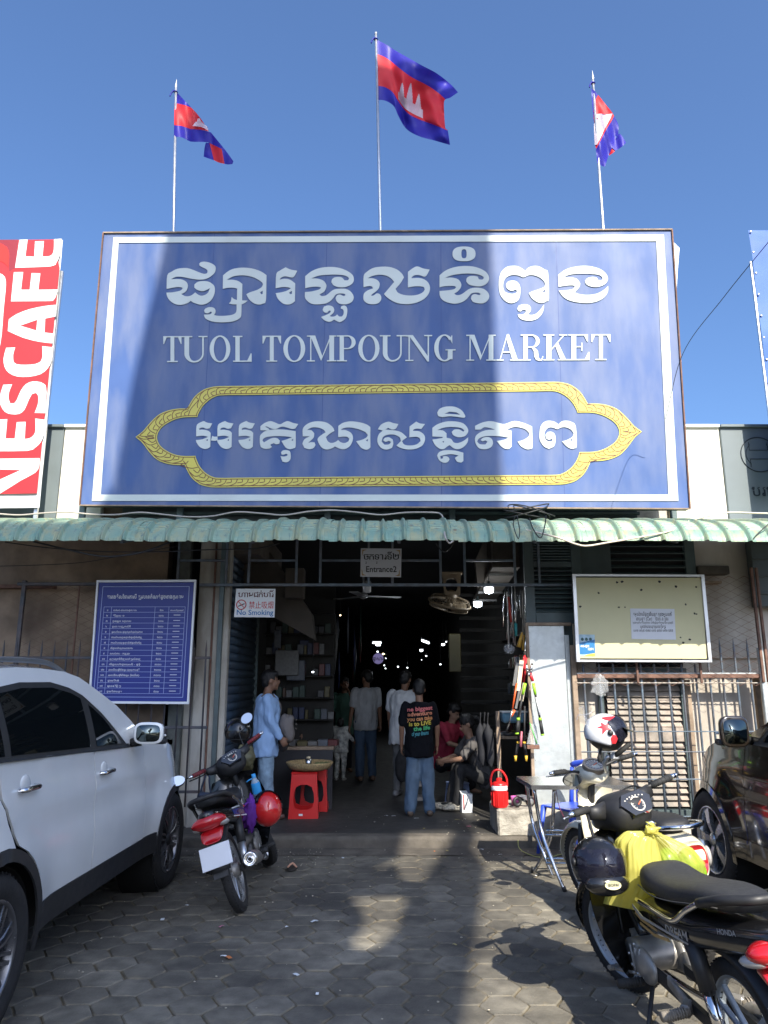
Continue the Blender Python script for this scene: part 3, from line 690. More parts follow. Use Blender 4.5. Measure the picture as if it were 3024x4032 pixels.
def serif(ch):
 """outlines in a 0..1 wide, 0..1 high cell (y up)"""
 t,s=.155,.045
 R=lambda x0,y0,x1,y1:[(x0,y0),(x1,y0),(x1,y1),(x0,y1)]
 def ring(cx,cy,rx,ry,ix,iy,a0=0,a1=360,n=26):
  o=[(cx+rx*cos(radians(a0+(a1-a0)*i/n)),cy+ry*sin(radians(a0+(a1-a0)*i/n)))for i in range(n+1)]
  k=[(cx+ix*cos(radians(a0+(a1-a0)*i/n)),cy+iy*sin(radians(a0+(a1-a0)*i/n)))for i in range(n+1)]
  return o+k[::-1]
 if ch=='T':return[R(.40,0,.60,1),R(.22,0,.78,s),R(.02,1-s,.98,1),[(.02,1-s),(.02,.70),(.06,.70),(.20,1-s)],[(.98,1-s),(.98,.70),(.94,.70),(.80,1-s)]]
 if ch=='U':return[R(.12,.32,.30,1),R(0,1-s,.42,1),R(.80,.32,.86,1),R(.66,1-s,1,1),ring(.49,.33,.37,.35,.20,.28,180,360)[:0]or ring(.49,.33,.37,.35,.19,.29,180,270),ring(.49,.33,.37,.35,.31,.29,270,360)]
 if ch=='O':return[ring(.5,.5,.5,.52,.30,.47)]
 if ch=='L':return[R(.14,0,.36,1),R(.02,1-s,.50,1),R(.02,0,.97,s),[(.97,0),(.97,.32),(.92,.32),(.75,s)]]
 if ch=='M':return[R(.11,s,.15,1-s),R(.0,0,.27,s),R(.0,1-s,.2,1),[(.11,1),(.28,1),(.53,.18),(.48,.02)],[(.48,.02),(.52,.2),(.80,1),(.80,.88)],R(.76,0,.92,1),R(.68,0,1,s),R(.80,1-s,1,1)]
 if ch=='P':return[R(.14,0,.36,1),R(.0,0,.52,s),R(.0,1-s,.5,1),ring(.55,.735,.42,.265,.21,.22,-90,90),R(.34,.47,.56,.47+s),R(.34,1-s,.56,1)]
 if ch=='N':return[R(.12,s,.17,1-s),R(0,0,.30,s),[(.0,1-s),(.0,1),(.28,1),(.88,.12),(.88,-.02),(.82,-.02),(.17,.93)],R(.83,0,.88,1-s),R(.70,1-s,1,1)]
 if ch=='G':return[ring(.47,.5,.47,.52,.27,.47,40,322),R(.62,.06,.84,.42),R(.52,.40,.98,.40+s),[(.83,.66),(.83,.98),(.79,.98),(.74,.82)]]
 if ch=='A':return[[(.45,1.02),(.53,1.02),(.88,s),(.66,s),(.42,.86)],[(.16,s),(.20,s),(.46,.93),(.45,1.02)],R(.02,0,.32,s),R(.58,0,1,s),R(.27,.30,.66,.30+s)]
 if ch=='R':return[R(.12,0,.31,1),R(.0,0,.44,s),R(.0,1-s,.5,1),ring(.48,.745,.36,.255,.19,.21,-90,90),R(.3,.49,.5,.49+s),R(.3,1-s,.5,1),[(.46,.52),(.62,.5),(.76,.38),(.80,.12),(.86,.03),(.93,.08),(.97,.17),(1,.15),(.95,.0),(.83,-.02),(.68,.02),(.60,.15),(.58,.36),(.50,.47)]]
 if ch=='K':return[R(.12,0,.32,1),R(.0,0,.44,s),R(.0,1-s,.44,1),[(.32,.38),(.32,.44),(.78,1-s),(.84,1-s)],R(.64,1-s,.96,1),[(.46,.60),(.58,.70),(.90,s),(.68,s)],R(.58,0,1,s)]
 if ch=='E':return[R(.14,0,.36,1),R(0,0,.93,s),R(0,1-s,.90,1),R(.36,.50,.62,.50+s),R(.60,.36,.645,.68),[(.90,1-s),(.90,.72),(.86,.72),(.72,1-s)],[(.97,0),(.97,.32),(.92,.32),(.76,s)]]
mb=MB()
row=[('T',38,105),('U',103,195),('O',203,276),('L',284,353),('T',388,456),('O',463,540),('M',546,650),('P',652,720),('O',727,802),('U',803,893),('N',893,988),('G',995,1072),('M',1108,1212),('A',1212,1300),('R',1300,1380),('K',1380,1468),('E',1468,1545),('T',1548,1618)]
for ch,a,b in row:
 ua,ub=600+a*1.1151,600+b*1.1151
 for k,P in enumerate(serif(ch)):
  O=[]
  for x,y in P:
   u=ua+(ub-ua)*x;f=(u-640)/1770;vb=1427-8*f;vt=1325-8*f;O.append(sgn(u,vb+(vt-vb)*y))
  mb.prism(O,S3,.006,.0095+.00007*k)
mb.obj('lettering',m_swhite,ms,kind='stuff')
def zf(x,y):return(300+x*.7836,850+y*.7836)
top_c=1527
half=[(300,1097),(330,1075),(345,1060),(380,1020),(420,985),(470,965),(520,957),(560,957),(575,930),(600,895),(640,865),(680,852),(720,847)]
inner=[(408,1097),(420,1065),(445,1040),(490,1015),(540,1002),(610,1000),(615,985),(635,950),(665,920),(700,900),(735,893)]
def full(hf,cy_top,dyb,sx=1):
 L=[]
 tl=[(x,y)for x,y in hf]
 tlp=[zf(x,y)for x,y in tl]
 S_=[Vector(sgn(*p))for p in tlp]
 return S_
cl=Vector(sgn(*zf(300,1097)));cr=Vector(sgn(2527,1707))
mid=(cl.x+cr.x)/2;midz=(cl.y+cr.y)/2
bandmid=None
O_=[Vector(sgn(*zf(*p)))for p in half];I_=[Vector(sgn(*zf(*p)))for p in inner]
ytop=Vector(sgn(1512,1513)).y;ybot=Vector(sgn(1512,1914)).y;yc=(ytop+ybot)/2
itop=Vector(sgn(1512,1549)).y
def symm(P,ytopv):
 k=(ytopv-yc)/(P[-1].y-P[0].y);P=[Vector((p.x,(p.y-P[0].y)*k))for p in P]
 q1=P;q2=[Vector((2*mid-p.x,p.y))for p in P[::-1]];q3=[Vector((2*mid-p.x,-p.y))for p in P[1:]];q4=[Vector((p.x,-p.y))for p in P[::-1][:-1]]
 return[(p.x,p.y+yc)for p in q1+q2+q3+q4]
def dens(P,d=.22):
 out=[]
 for i in range(len(P)):
  a=Vector(P[i]);b=Vector(P[(i+1)%len(P)]);n=max(1,int((b-a).length/d+.5));out+=[tuple(a.lerp(b,k/n))for k in range(n)]
 return out
OO=smooth_poly(dens(symm(O_,ytop)),3,40);II=smooth_poly(dens(symm(I_,itop)),3,40)
m_sgold2=sign_mat('sign_gold_pale',(.68,.64,.20),.4,.1)
mb=MB();mb.prism(OO,S3,.006,.009,[II]);mb.obj('cartouche',m_sgold,ms)
mb=MB()
def offs(P,d):
 out=[]
 for i,p in enumerate(P):
  a=Vector(P[i-1]);b=Vector(P[(i+1)%len(P)]);t=(b-a)
  if t.length<1e-6:out.append(p);continue
  t.normalize();out.append((p[0]-t.y*d,p[1]+t.x*d))
 return out
def loopline(P,w,z):
 for i in range(len(P)):
  a=Vector(P[i]);b=Vector(P[(i+1)%len(P)]);t=b-a
  if t.length<1e-5:continue
  t.normalize();nn=Vector((-t.y,t.x))*w
  mb.add([S3(*(a-nn),z),S3(*(b-nn),z),S3(*(b+nn),z),S3(*(a+nn),z)],[(0,1,2,3)])
def band_points(nstep):
 """walk the centre of the band; returns (centre, tangent, halfwidth)"""
 N=500;
 def samp(P):
  P=[Vector(p)for p in P];L=[0]
  for i in range(len(P)):L.append(L[-1]+(P[(i+1)%len(P)]-P[i]).length)
  return P,L
 P,L=samp(OO);out=[];k=0;tot=L[-1];Q=[Vector(p)for p in II]
 s=0;i=0
 while s<tot:
  while L[i+1]<s:i+=1
  t=(s-L[i])/max(1e-9,L[i+1]-L[i]);a=P[i].lerp(P[(i+1)%len(P)],t)
  b=min(Q,key=lambda w:(w-a).length)
  j=Q.index(b)
  best=b
  for c,d in((Q[j-1],Q[j]),(Q[j],Q[(j+1)%len(Q)])):
   e=d-c
   if e.length>1e-6:
    u=max(0,min(1,(a-c).dot(e)/e.length_squared));w=c+e*u
    if(w-a).length<(best-a).length:best=w
  out.append((a,best));s+=nstep
 return out
Bp=band_points(.125)
nB=len(Bp)
for i,(a,b)in enumerate(Bp):
 a2,b2=Bp[(i+1)%nB]
 if(a2-a).length>.3:continue
 if a.x>mid:a,b,a2,b2=a2,b2,a,b
 if(a.y<yc):pass
 pa=b.lerp(a,.15);pb=b.lerp(a,.5);pc=a2.lerp(b2,.12);pd=b2.lerp(a2,.12)
 P=[pa,b.lerp(a,.55)+(b2-b)*.15,b.lerp(a,.80)+(b2-b)*.6,pc]
 P2=[b2.lerp(a2,.55),b.lerp(a,.45)+(b2-b)*.55,b.lerp(a,.15)+(b2-b)*.6]
 for path in(P,P2):
  pp=bez([(v.x,v.y,0)for v in path],4)
  for c,d in zip(pp,pp[1:]):
   t=(d-c)
   if t.length<1e-5:continue
   t.normalize();nn=Vector((-t.y,t.x))*.0045
   mb.add([S3(c.x-nn.x,c.y-nn.y,.0105),S3(d.x-nn.x,d.y-nn.y,.0105),S3(d.x+nn.x,d.y+nn.y,.0105),S3(c.x+nn.x,c.y+nn.y,.0105)],[(0,1,2,3)])
cen=lambda P,k:[tuple(Vector(p).lerp(Vector((mid,yc)),0)+Vector((0,0)))for p in P]
def toward(P,Q,f):
 Q=[Vector(x)for x in Q];out=[]
 for p in P:
  p=Vector(p);b=min(Q,key=lambda w:(w-p).length);d=(b-p);out.append(tuple(p+d.normalized()*f))
 return out
O_in=offs(OO,-.016)if True else OO
I_in=offs(II,.016)
def inside_fix(P,base,other):
 Q=[Vector(x)for x in other];i=len(P)//8
 a=min((Vector(P[i])-w).length for w in Q);b=min((Vector(base[i])-w).length for w in Q)
 return a<b
if not inside_fix(O_in,OO,II):O_in=offs(OO,.016)
if not inside_fix(I_in,II,OO):I_in=offs(II,-.016)
loopline(O_in,.004,.0108);loopline(I_in,.004,.0108)
mb.obj('scroll_outline',m_sbrown,ms,fix=False,kind='stuff')
mb=MB()
P=[sgn(u,v)for u,v in((2649,930),(2680,960),(2672,1060),(2668,1140),(2658,1145))]
mb.prism(P,lambda x,y,t:S3(x,y,t)+SU*.02,-.10,-.092)
mb.obj('torn_sheet',mat('white_plastic_sheet',(.75,.76,.74),.5,var=.05,bump=.2,bscale=15),ms)
#  flags
m_fblue=mat('flag_blue',(.035,.03,.36),.45,var=.12,scale=3,spec=.3)
m_fred=mat('flag_red',(.72,.03,.04),.5,var=.12,scale=3,spec=.3)
m_fwhite=mat('flag_emblem',(.66,.58,.66),.6,var=.12,scale=40)
for m in(m_fblue,m_fred,m_fwhite):
 nt=m.node_tree;b=nt.nodes['Principled BSDF'];out=nt.nodes['Material Output']
 tr=nt.nodes.new('ShaderNodeBsdfTranslucent');mxs=nt.nodes.new('ShaderNodeMixShader');mxs.inputs[0].default_value=.3
 tr.inputs[0].default_value={'flag_blue':(.05,.04,.5,1),'flag_red':(.85,.05,.06,1),'flag_emblem':(.7,.6,.65,1)}[m.name]
 nt.links.new(b.outputs[0],mxs.inputs[1]);nt.links.new(tr.outputs[0],mxs.inputs[2]);nt.links.new(mxs.outputs[0],out.inputs[0])
FY=8.15
Z4=lambda x,y:(1350+x*.3844,100+y*.3844)
Z3=lambda x,y:(500+x*.3844,100+y*.3844)
Z5=lambda x,y:(2200+x*.3165,250+y*.3165)
def pole(a,b,lab,spike=True,r=.02):
 t=thing('flagpole',(0,0,0),label=lab,cat='flagpole',group='flagpoles on top of the sign')
 A=atY(*a,FY);B=atY(*b,FY)
 mb=MB();mb.tube([B-Vector((0,0,.35)),B,A],[r,r,r*.75],12);mb.obj('shaft',m_alu,t)
 mb=MB()
 if spike:mb.lathe(A,(0,0,1),[(.001,.12),(.012,.04),(.02,.0),(.016,-.02)],10)
 else:mb.lathe(A,(0,0,1),[(.001,.035),(.016,.028),(.018,0)],10)
 mb.obj('finial',m_alu,t)
 mb=MB();mb.tube(bez([A+Vector((-.02,-.02,-.07)),A+Vector((-.05,-.02,-.12)),A+Vector((-.06,-.03,-.17))],4),.008,6);mb.torus(A+Vector((0,0,-.08)),(0,0,1),.022,.007,12,6);mb.obj('tie_cord',m_fblue,t)
 return t
pole((693,342),(683,925),'left flagpole with pointed tip above the sign')
pole((1480,135),(1498,915),'tall middle flagpole above the sign',False)
pole((2334,308),(2376,915),'leaning right flagpole with arrow tip above the sign')
fl=thing('flag',(0,0,0),label='large red and blue flag with white temple flying from the middle pole',cat='flag',group='national flags above the sign')
def polyline(P,t):
 P=[Vector(p)for p in P];L=[0]
 for a,b in zip(P,P[1:]):L.append(L[-1]+(b-a).length)
 s=t*L[-1];i=0
 while i<len(P)-2 and L[i+1]<s:i+=1
 return P[i].lerp(P[i+1],(s-L[i])/(L[i+1]-L[i]))
sm=lambda P:[(p.x,p.y)for p in bez([(a,b,0)for a,b in P],6)]
ftop=sm([(335,140),(450,200),(560,270),(800,405),(960,490),(1100,600),(1180,685)])
fbot=sm([(345,765),(430,770),(520,825),(570,930),(650,1060),(780,1135),(940,1180),(1098,1225)])
fho=[(335,140),(340,450),(345,765)];ffl=sm([(1180,685),(1100,740),(1040,770),(1038,900),(1050,1050),(1075,1080),(1098,1225)])
def flagpt(u,v):
 c=polyline(ftop,u)*(1-v)+polyline(fbot,u)*v;d=polyline(fho,v)*(1-u)+polyline(ffl,v)*u
 A,B,C_,D_=Vector(ftop[0]),Vector(ftop[-1]),Vector(fbot[0]),Vector(fbot[-1])
 bl=(A*(1-u)+B*u)*(1-v)+(C_*(1-u)+D_*u)*v
 p=c+d-bl
 Y=FY+.02+u*.10+.09*sin(u*9+v*3.2)*min(1,u*2.5)+.05*sin(u*17-v*6)*min(1,u*2)+.015*sin(v*25+u*8)*u
 return atY(*Z4(p.x,p.y),Y)
def cloth(fn,name,v0,v1,m,nu=70,nv=24):
 mb=MB();mb.grid(lambda a,b:fn(a,v0+(v1-v0)*b),nu,nv);return mb.obj(name,m,fl,fix=False)
cloth(flagpt,'blue_stripe',0,.235,m_fblue);cloth(flagpt,'red_stripe',.235,.765,m_fred,nv=40);cloth(flagpt,'blue_stripe',.765,1,m_fblue)
def temple(fn,uvmap):
 """three-towered silhouette, as strips of small quads hugging the cloth"""
 def height(a):
  h=.36
  for c,w,t in((.18,.10,.78),(.5,.12,1.0),(.82,.10,.78)):
   d=abs(a-c)/w
   if d<1:h=max(h,.40+(t-.40)*(1-d**1.5))
  if a<.07 or a>.93:h=.30
  return h
 mb=MB();n=60
 for i in range(n):
  a0,a1=i/n,(i+1)/n
  for s0 in range(10):
   q=[]
   for a,t in((a0,s0/10),(a1,s0/10),(a1,(s0+1)/10),(a0,(s0+1)/10)):
    u,v=uvmap(a,height((a0+a1)/2)*t);e=1e-3
    p=fn(u,v);nn=(fn(u+e,v)-p).cross(fn(u,v+e)-p).normalized()
    if nn.y>0:nn=-nn
    q.append(p+nn*.004)
   mb.add(q,[(0,1,2,3)],True)
 return mb
temple(flagpt,lambda a,h:(.34+a*.37,.715-h*.40)).obj('temple_emblem',m_fwhite,fl,fix=False)
def piece(T,poly,m,name,dy,par,amp=.03,ph=0):
 """one panel of the folded cloth: subdivided polygon with its own depth"""
 bm=bmesh.new();vs=[bm.verts.new((p[0],p[1],0))for p in smooth_poly(poly,2,30)]
 bm.faces.new(vs)
 xs=[p[0]for p in poly];ys=[p[1]for p in poly]
 for k in range(1,14):
  bmesh.ops.bisect_plane(bm,geom=bm.verts[:]+bm.edges[:]+bm.faces[:],plane_co=(min(xs)+(max(xs)-min(xs))*k/14,0,0),plane_no=(1,0,0))
  bmesh.ops.bisect_plane(bm,geom=bm.verts[:]+bm.edges[:]+bm.faces[:],plane_co=(0,min(ys)+(max(ys)-min(ys))*k/14,0),plane_no=(0,1,0))
 for v in bm.verts:
  x,y=v.co.x,v.co.y
  Y=FY+dy+amp*sin(x*.02+y*.007+ph)+amp*.5*sin(x*.045-y*.012+ph*2)
  v.co=atY(*T(x,y),Y)
 me=bpy.data.meshes.new(name);bm.to_mesh(me);bm.free();me.materials.append(m)
 for p in me.polygons:p.use_smooth=True
 return link(name,me,par)
fl=thing('flag',(0,0,0),label='small folded red and blue flag drooping from the left pole',cat='flag',group='national flags above the sign')
piece(Z3,[(490,690),(518,692),(590,770),(662,845),(580,812),(485,797)],m_fblue,'blue_stripe',0,fl)
piece(Z3,[(485,797),(580,812),(662,845),(760,960),(838,1085),(760,1070),(650,1060),(560,1030),(483,1022)],m_fred,'red_stripe',0,fl)
piece(Z3,[(672,1030),(700,990),(716,985),(722,958),(745,950),(760,985),(790,1010),(825,1040),(834,1078),(760,1040)],m_fwhite,'temple_emblem',-.045,fl)
piece(Z3,[(483,1022),(560,1030),(650,1060),(760,1070),(836,1088),(836,1197),(740,1192),(650,1190),(570,1150),(510,1140),(480,1138)],m_fblue,'blue_stripe',.0,fl)
piece(Z3,[(834,1088),(860,1095),(920,1170),(1010,1280),(1090,1392),(1080,1420),(1035,1425),(1000,1418),(970,1265),(845,1205),(834,1197)],m_fblue,'blue_stripe',.04,fl,ph=1)
piece(Z3,[(845,1205),(970,1265),(1000,1418),(940,1405),(890,1380),(860,1260)],m_fred,'red_stripe',.04,fl,ph=1)
piece(Z3,[(808,1200),(845,1205),(865,1270),(890,1382),(785,1345),(795,1250)],m_fblue,'blue_stripe',.05,fl,ph=1)
fl=thing('flag',(0,0,0),label='folded tattered flag drooping from the right pole, temple upside down',cat='flag',group='national flags above the sign')
fl['label']='folded tattered flag hanging close against the leaning right pole'
piece(Z5,[(405,310),(440,335),(490,390),(455,450),(435,560),(440,760),(420,560)],m_fblue,'blue_stripe',0,fl,.02)
piece(Z5,[(490,390),(560,480),(672,618),(600,640),(530,625),(455,632),(490,680),(450,730),(438,740),(432,600),(445,480)],m_fred,'red_stripe',0,fl,.02)
piece(Z5,[(452,632),(530,622),(560,645),(600,632),(668,622),(640,690),(575,810),(480,1008),(448,1012),(440,880),(440,750),(490,690)],m_fwhite,'temple_emblem',-.01,fl,.02)
piece(Z5,[(672,620),(688,650),(660,710),(590,820),(500,1000),(470,1070),(450,1015),(480,1008),(575,808),(640,690)],m_fred,'red_stripe',0,fl,.02)
piece(Z5,[(688,650),(720,710),(745,780),(740,870),(728,912),(660,880),(585,830),(640,745)],m_fblue,'blue_stripe',.01,fl,.02)
piece(Z5,[(585,830),(660,880),(715,912),(680,1010),(640,1100),(605,1190),(575,1285),(530,1270),(510,1250),(480,1240),(462,1070),(500,1000)],m_fblue,'blue_stripe',-.01,fl,.03)
piece(Z5,[(728,912),(745,870),(770,880),(800,920),(838,985),(780,1040),(705,1085),(660,1045),(690,960)],m_fblue,'blue_stripe',.03,fl,.02)
piece(Z5,[(660,1045),(705,1085),(665,1120),(620,1147),(640,1090)],m_fred,'red_stripe',.04,fl,.02)
#  vertical banners at the picture's edges
bn=thing('coffee_banner',(0,0,0),label='tall red banner with white vertical lettering at the left edge',cat='banner')
BY=8.05
m_bred=mat('banner_red',(.45,.018,.025),.55,var=.06,scale=2,bump=.08,bscale=8)
m_bdred=mat('banner_dark_red',(.24,.02,.03),.45,var=.06,scale=2)
m_bwhite=mat('banner_white',(.66,.67,.66),.55,var=.05,scale=3,bump=.1,bscale=8)
ZL=lambda x,y:(x*.52,900+y*.52)
def bp(x,y):p=atY(*ZL(x,y),BY);return(p.x,p.z)
def B3(x,y,t):return Vector((x,BY-t,y))
mb=MB()
def bskin(a,b):
 tl=Vector(bp(-160,88));tr=Vector(bp(471,80));bl=Vector(bp(-360,2120));br=Vector(bp(292,2110))
 bl=Vector((tl.x,bl.y));p=(tl*(1-a)+tr*a)*b+(bl*(1-a)+br*a)*(1-b)
 return Vector((p.x,BY+.02+.01*noise.noise(Vector((a*4,b*9,1))),p.y))
mb.grid(bskin,20,60);mb.obj('sheet',m_bwhite,bn,fix=False)
mb=MB();mb.prism([bp(*p)for p in((-120,92),(410,84),(452,300),(280,2005),(-330,2018),(-330,700))],B3,.002,.006);mb.obj('red_field',m_bred,bn)
mb=MB();L_=[[(150,88),(212,86),(195,213),(262,216),(268,100),(335,98),(325,215),(375,212),(400,195),(410,160),(412,84),(470,80),(456,200),(430,260),(385,290),(117,300)],[(108,333),(178,332),(162,466),(228,466),(242,340),(308,342),(293,466),(440,464),(425,520),(405,545),(375,552),(86,554)],[(70,690),(130,650),(230,612),(350,588),(430,580),(425,668),(345,684),(340,790),(405,797),(400,872),(300,860),(180,830),(62,778)],[(50,905),(118,903),(102,960),(105,1010),(130,1030),(200,1034),(270,1028),(310,1010),(325,970),(322,893),(392,900),(392,1000),(365,1060),(310,1105),(220,1125),(130,1122),(70,1095),(38,1050),(30,985)],[(28,1185),(95,1182),(72,1240),(68,1290),(80,1325),(110,1325),(130,1300),(160,1230),(200,1180),(250,1160),(310,1165),(345,1185),(355,1240),(345,1400),(265,1398),(290,1330),(292,1270),(275,1246),(245,1255),(220,1300),(190,1370),(150,1405),(90,1408),(40,1390),(8,1340),(0,1280)],[(-20,1450),(58,1445),(45,1592),(115,1592),(130,1468),(197,1465),(190,1595),(230,1588),(262,1560),(272,1520),(270,1440),(345,1450),(335,1560),(310,1620),(270,1660),(210,1685),(-40,1688)],[(-60,1745),(302,1740),(300,1800),(270,1850),(160,1910),(0,2010),(-60,2030),(-60,1930),(160,1830),(-60,1825)]]
HL=[[(155,738),(285,693),(278,775)]]
for i,P in enumerate(L_):
 mb.prism([bp(*p)for p in smooth_poly(P,2,40)],B3,.007,.010,[[bp(*p)for p in HL[0]]]if i==2 else())
mb.obj('lettering',m_bwhite,bn,kind='stuff')
mb=MB()
mb.prism([bp(*p)for p in smooth_poly([(-60,338),(10,345),(40,370),(48,430),(30,620),(5,880),(-60,1000)],3,40)],B3,.007,.010)
mb.obj('mug_shape',m_bwhite,bn)
mb=MB();mb.prism([bp(*p)for p in smooth_poly([(-60,110),(10,118),(55,145),(70,190),(66,298),(30,262),(-60,225)],3,40)],B3,.007,.010);mb.obj('red_flourish',mat('bright_red',(.8,.03,.02),.4,var=0),bn)
mb=MB();mb.prism([bp(*p)for p in((-120,88),(140,86),(120,300),(70,330),(60,170),(-60,100))],B3,.0065,.0068);mb.obj('dark_field',m_bdred,bn)
kids_box(bn,'post',m_alu,((bskin(1,.5).x-.03),BY+.08,4.9),(.04,.04,3.2))
bn=thing('blue_banner',(0,0,0),label='tall sky-blue banner with eyelets at the right edge',cat='banner')
m_bblue=mat('banner_sky_print',(.02,.09,.36),.6,var=.2,scale=1.2,stain=(.10,.20,.42),stain_amt=.5,stain_scale=.9)
A=atY(2948,905,BY);B=atY(3024,1610,BY)
mb=MB()
mb.grid(lambda a,b:Vector((A.x+(B.x-A.x)*(1-b)*.0+a*1.1+.0,BY+.01*sin(b*20),A.z*b+(B.z-.9)*(1-b))),10,40);mb.obj('sheet',m_bblue,bn,fix=False)
for k in range(11):
 z=A.z-.03-k*.28;mb=MB();mb.ell((A.x+.02,BY-.01,z),(.014,.006,.014),nu=8,nv=6);mb.obj('eyelet',m_alu,bn)
kids_box(bn,'post',m_alu,(A.x-.01,BY+.03,4.8),(.03,.03,3.6))
#  unseen slabs added behind the camera to shade the square and cut sky light
m_occ=mat('blocker_concrete',(.32,.30,.27),.9,var=.1,scale=2)
def shade(name,lab,poly,Yo,th=.3,cat='building'):
 """poly is the silhouette as it falls on the front of the market (x, z at Y=8.3); an unseen slab is added at depth Yo to cast it"""
 d=8.3-Yo;k=LDIR/LDIR.y
 P=[(x-k.x*d,z-k.z*d)for x,z in poly]
 t=thing(name,(0,0,0),label=lab,cat=cat);t['kind']='structure'
 mb=MB();mb.prism(P,lambda x,y,s:Vector((x,s,y)),Yo-th,Yo);o=mb.obj('block',m_occ,t);o['kind']='structure'
 return t
def g2(u,v,z=0):
 p=atZ(u,v,z);k=LDIR/LDIR.y;d=8.3-p.y
 return(p.x+k.x*d,p.z+k.z*d)
def s2(u,v):
 p=atPlane(u,v,SP0,SN);k=LDIR/LDIR.y;d=8.3-p.y
 return(p.x+k.x*d,p.z+k.z*d)
def w2(u,v,Y=8.5):
 p=atY(u,v,Y);k=LDIR/LDIR.y;d=8.3-Y
 return(p.x+k.x*d,p.z+k.z*d)
LO=-14
R0,R1,R2=g2(1790,4032),g2(1900,3395),s2(1985,1990)
T1=s2(1930,905)
L0,L1,L2=s2(672,930),s2(560,1400),s2(455,1985)
ghole=lambda*q:[g2(*p)for p in q]
patchA=ghole((1590,3250,.11),(1790,3245,.11),(1755,3330),(1660,3470),(1590,3465),(1555,3395),(1430,3455),(1500,3380),(1575,3350))
patchB=ghole((1385,3492),(1615,3490),(1555,3660),(1480,3735),(1400,3735),(1385,3655),(1440,3610),(1395,3540))
step=[R0,(R0[0]+(R1[0]-R0[0])*.5,R0[1]+(R1[1]-R0[1])*.5),R1,(R1[0]+.15,R1[1]+.5),(R2[0]-.0,R1[1]+1.6),R2,T1,(T1[0],T1[1]+3),(L0[0]+.25,L0[1]+3),L0,L1,L2,(L2[0]-.1,3.6),(L2[0]-.2,2.35),(L2[0]-.2,LO),(R0[0]-3,LO)]
sun_blocker=thing('shade_slab',(0,0,0),label='tall unseen slab with holes, added behind the camera to shape the shadow on the market',cat='building');sun_blocker['kind']='structure'  # unseen blocker, outlined from the shadow it has to cast
d_=8.3+6.0;k_=LDIR/LDIR.y
cv=lambda P:[(x-k_.x*d_,z-k_.z*d_)for x,z in P]
mb=MB();mb.prism(cv(step),lambda x,y,s:Vector((x,s,y)),-6.3,-6.0,[cv(patchA),cv(patchB)]);o=mb.obj('block',m_occ,sun_blocker);o['kind']='structure'  # holes let sun through for the lit patches on step and paving
shade('shade_slab','wide unseen slab added further back to keep the parked white car in shade',[(-9,LO),(L2[0]-.1,LO),(L2[0]-.1,2.35),(-9,2.35)],-24)['label']='wide unseen slab added further back to shade the left side'  # added blocker slab, keeps the left of the square shaded
for i,(x0,x1,h,yy)in enumerate(((-34,-16,6,-18),(-15.5,-9.2,5,-18),(4.5,12,4.5,-18),(12.5,30,6.5,-18))):  # unseen blocks added to hold back low sky light
 t=thing('sky_blocker',(0,0,0),label=['long','narrow','low','tall'][i]+' unseen concrete block added behind the camera to cut low sky light',cat='building');t['kind']='structure'
 o=kids_box(t,'block',m_occ,((x0+x1)/2,yy-3,h/2),(x1-x0,6,h));o['kind']='structure'
#  left wall: fence, chain link and tariff board
FYL=8.22
m_spear=mat('fence_bar_paint',(.055,.065,.08),.5,var=.3,scale=12,stain=(.15,.08,.05),stain_amt=.4,stain_scale=6)
fe=thing('spear_fence',(0,0,0),label='dark spear-topped bar fence in front of the brown wall at left',cat='fence')
def spear(parent,x,y,z0,z1,m,r=.010,tip=.13,lean=0):
 mb=MB();mb.tube([(x,y,z0),(x,y,z1-tip),(x,y,z1-tip+.01),(x+lean,y,z1)],[r,r,r*1.15,.0015],8);return mb.obj('bar',m,parent)
zt_=atY(150,2520,FYL).z
for i in range(19):
 x=atY(-90+i*50.0,2600,FYL).x
 spear(fe,x,FYL,.35,zt_,m_spear)
for z in(atY(100,2590,FYL).z,1.15,.5):
 kids_box(fe,'rail',m_spear,((atY(-90,2600,FYL).x+atY(830,2600,FYL).x)/2,FYL,z),(atY(830,2600,FYL).x-atY(-90,2600,FYL).x,.012,.03))
def chainlink(parent,x0,x1,z0,z1,Y,m,pitch=.085,r=.0028,clip=None):
 mb=MB();n=int((x1-x0)/pitch)
 for i in range(n):
  xa=x0+(i+.5)*pitch;P=[]
  k=0;z=z0
  while z<=z1:
   P.append((xa+(.5*pitch if(k+i)%2 else-.5*pitch),Y+(.003 if k%2 else-.003),z));z+=pitch*.5*1.0;k+=1
  P2=[(2*xa-p[0]if False else p[0],p[1],p[2])for p in P]
  if len(P)>1:mb.tube(P,r,4,False)
 return mb.obj('mesh',m,parent,kind='stuff')
cl=thing('chain_link_fence',(0,0,0),label='chain link panel in a rusty frame left of the tariff board',cat='fence')
CYL=8.30
xa,xb=atY(75,2500,CYL).x,atY(378,2500,CYL).x;za,zb=atY(200,2800,CYL).z,atY(200,2300,CYL).z
chainlink(cl,xa,xb+.5,za,zb,CYL,m_rust)
kids_box(cl,'post',m_spear,(xa,CYL,(za+zb)/2+.02),(.045,.04,zb-za+.04))
kids_box(cl,'post',m_rust,(atY(300,2450,CYL).x,CYL,(za+zb)/2),(.018,.02,zb-za))
kids_box(cl,'rail',m_spear,((xa+xb)/2+.3,CYL,zb+.0),(xb-xa+.75,.045,.035))
mb=MB();a=atY(0,2302,8.5);b=atY(215,2318,8.5);mb.box(((a.x+b.x)/2-.3,8.5,(a.z+b.z)/2),(b.x-a.x+.6,.1,.04));mb.obj('wall_ledge',m_rust,kind='structure')
for u0,u1,v0,v1,nm in((690,720,2150,2270,'frame_post'),(695,712,2150,2270,'frame_post')):
 pass
ww=thing('left_window',(0,0,0),label='brown boarded window behind the fence under the tariff board',cat='window')
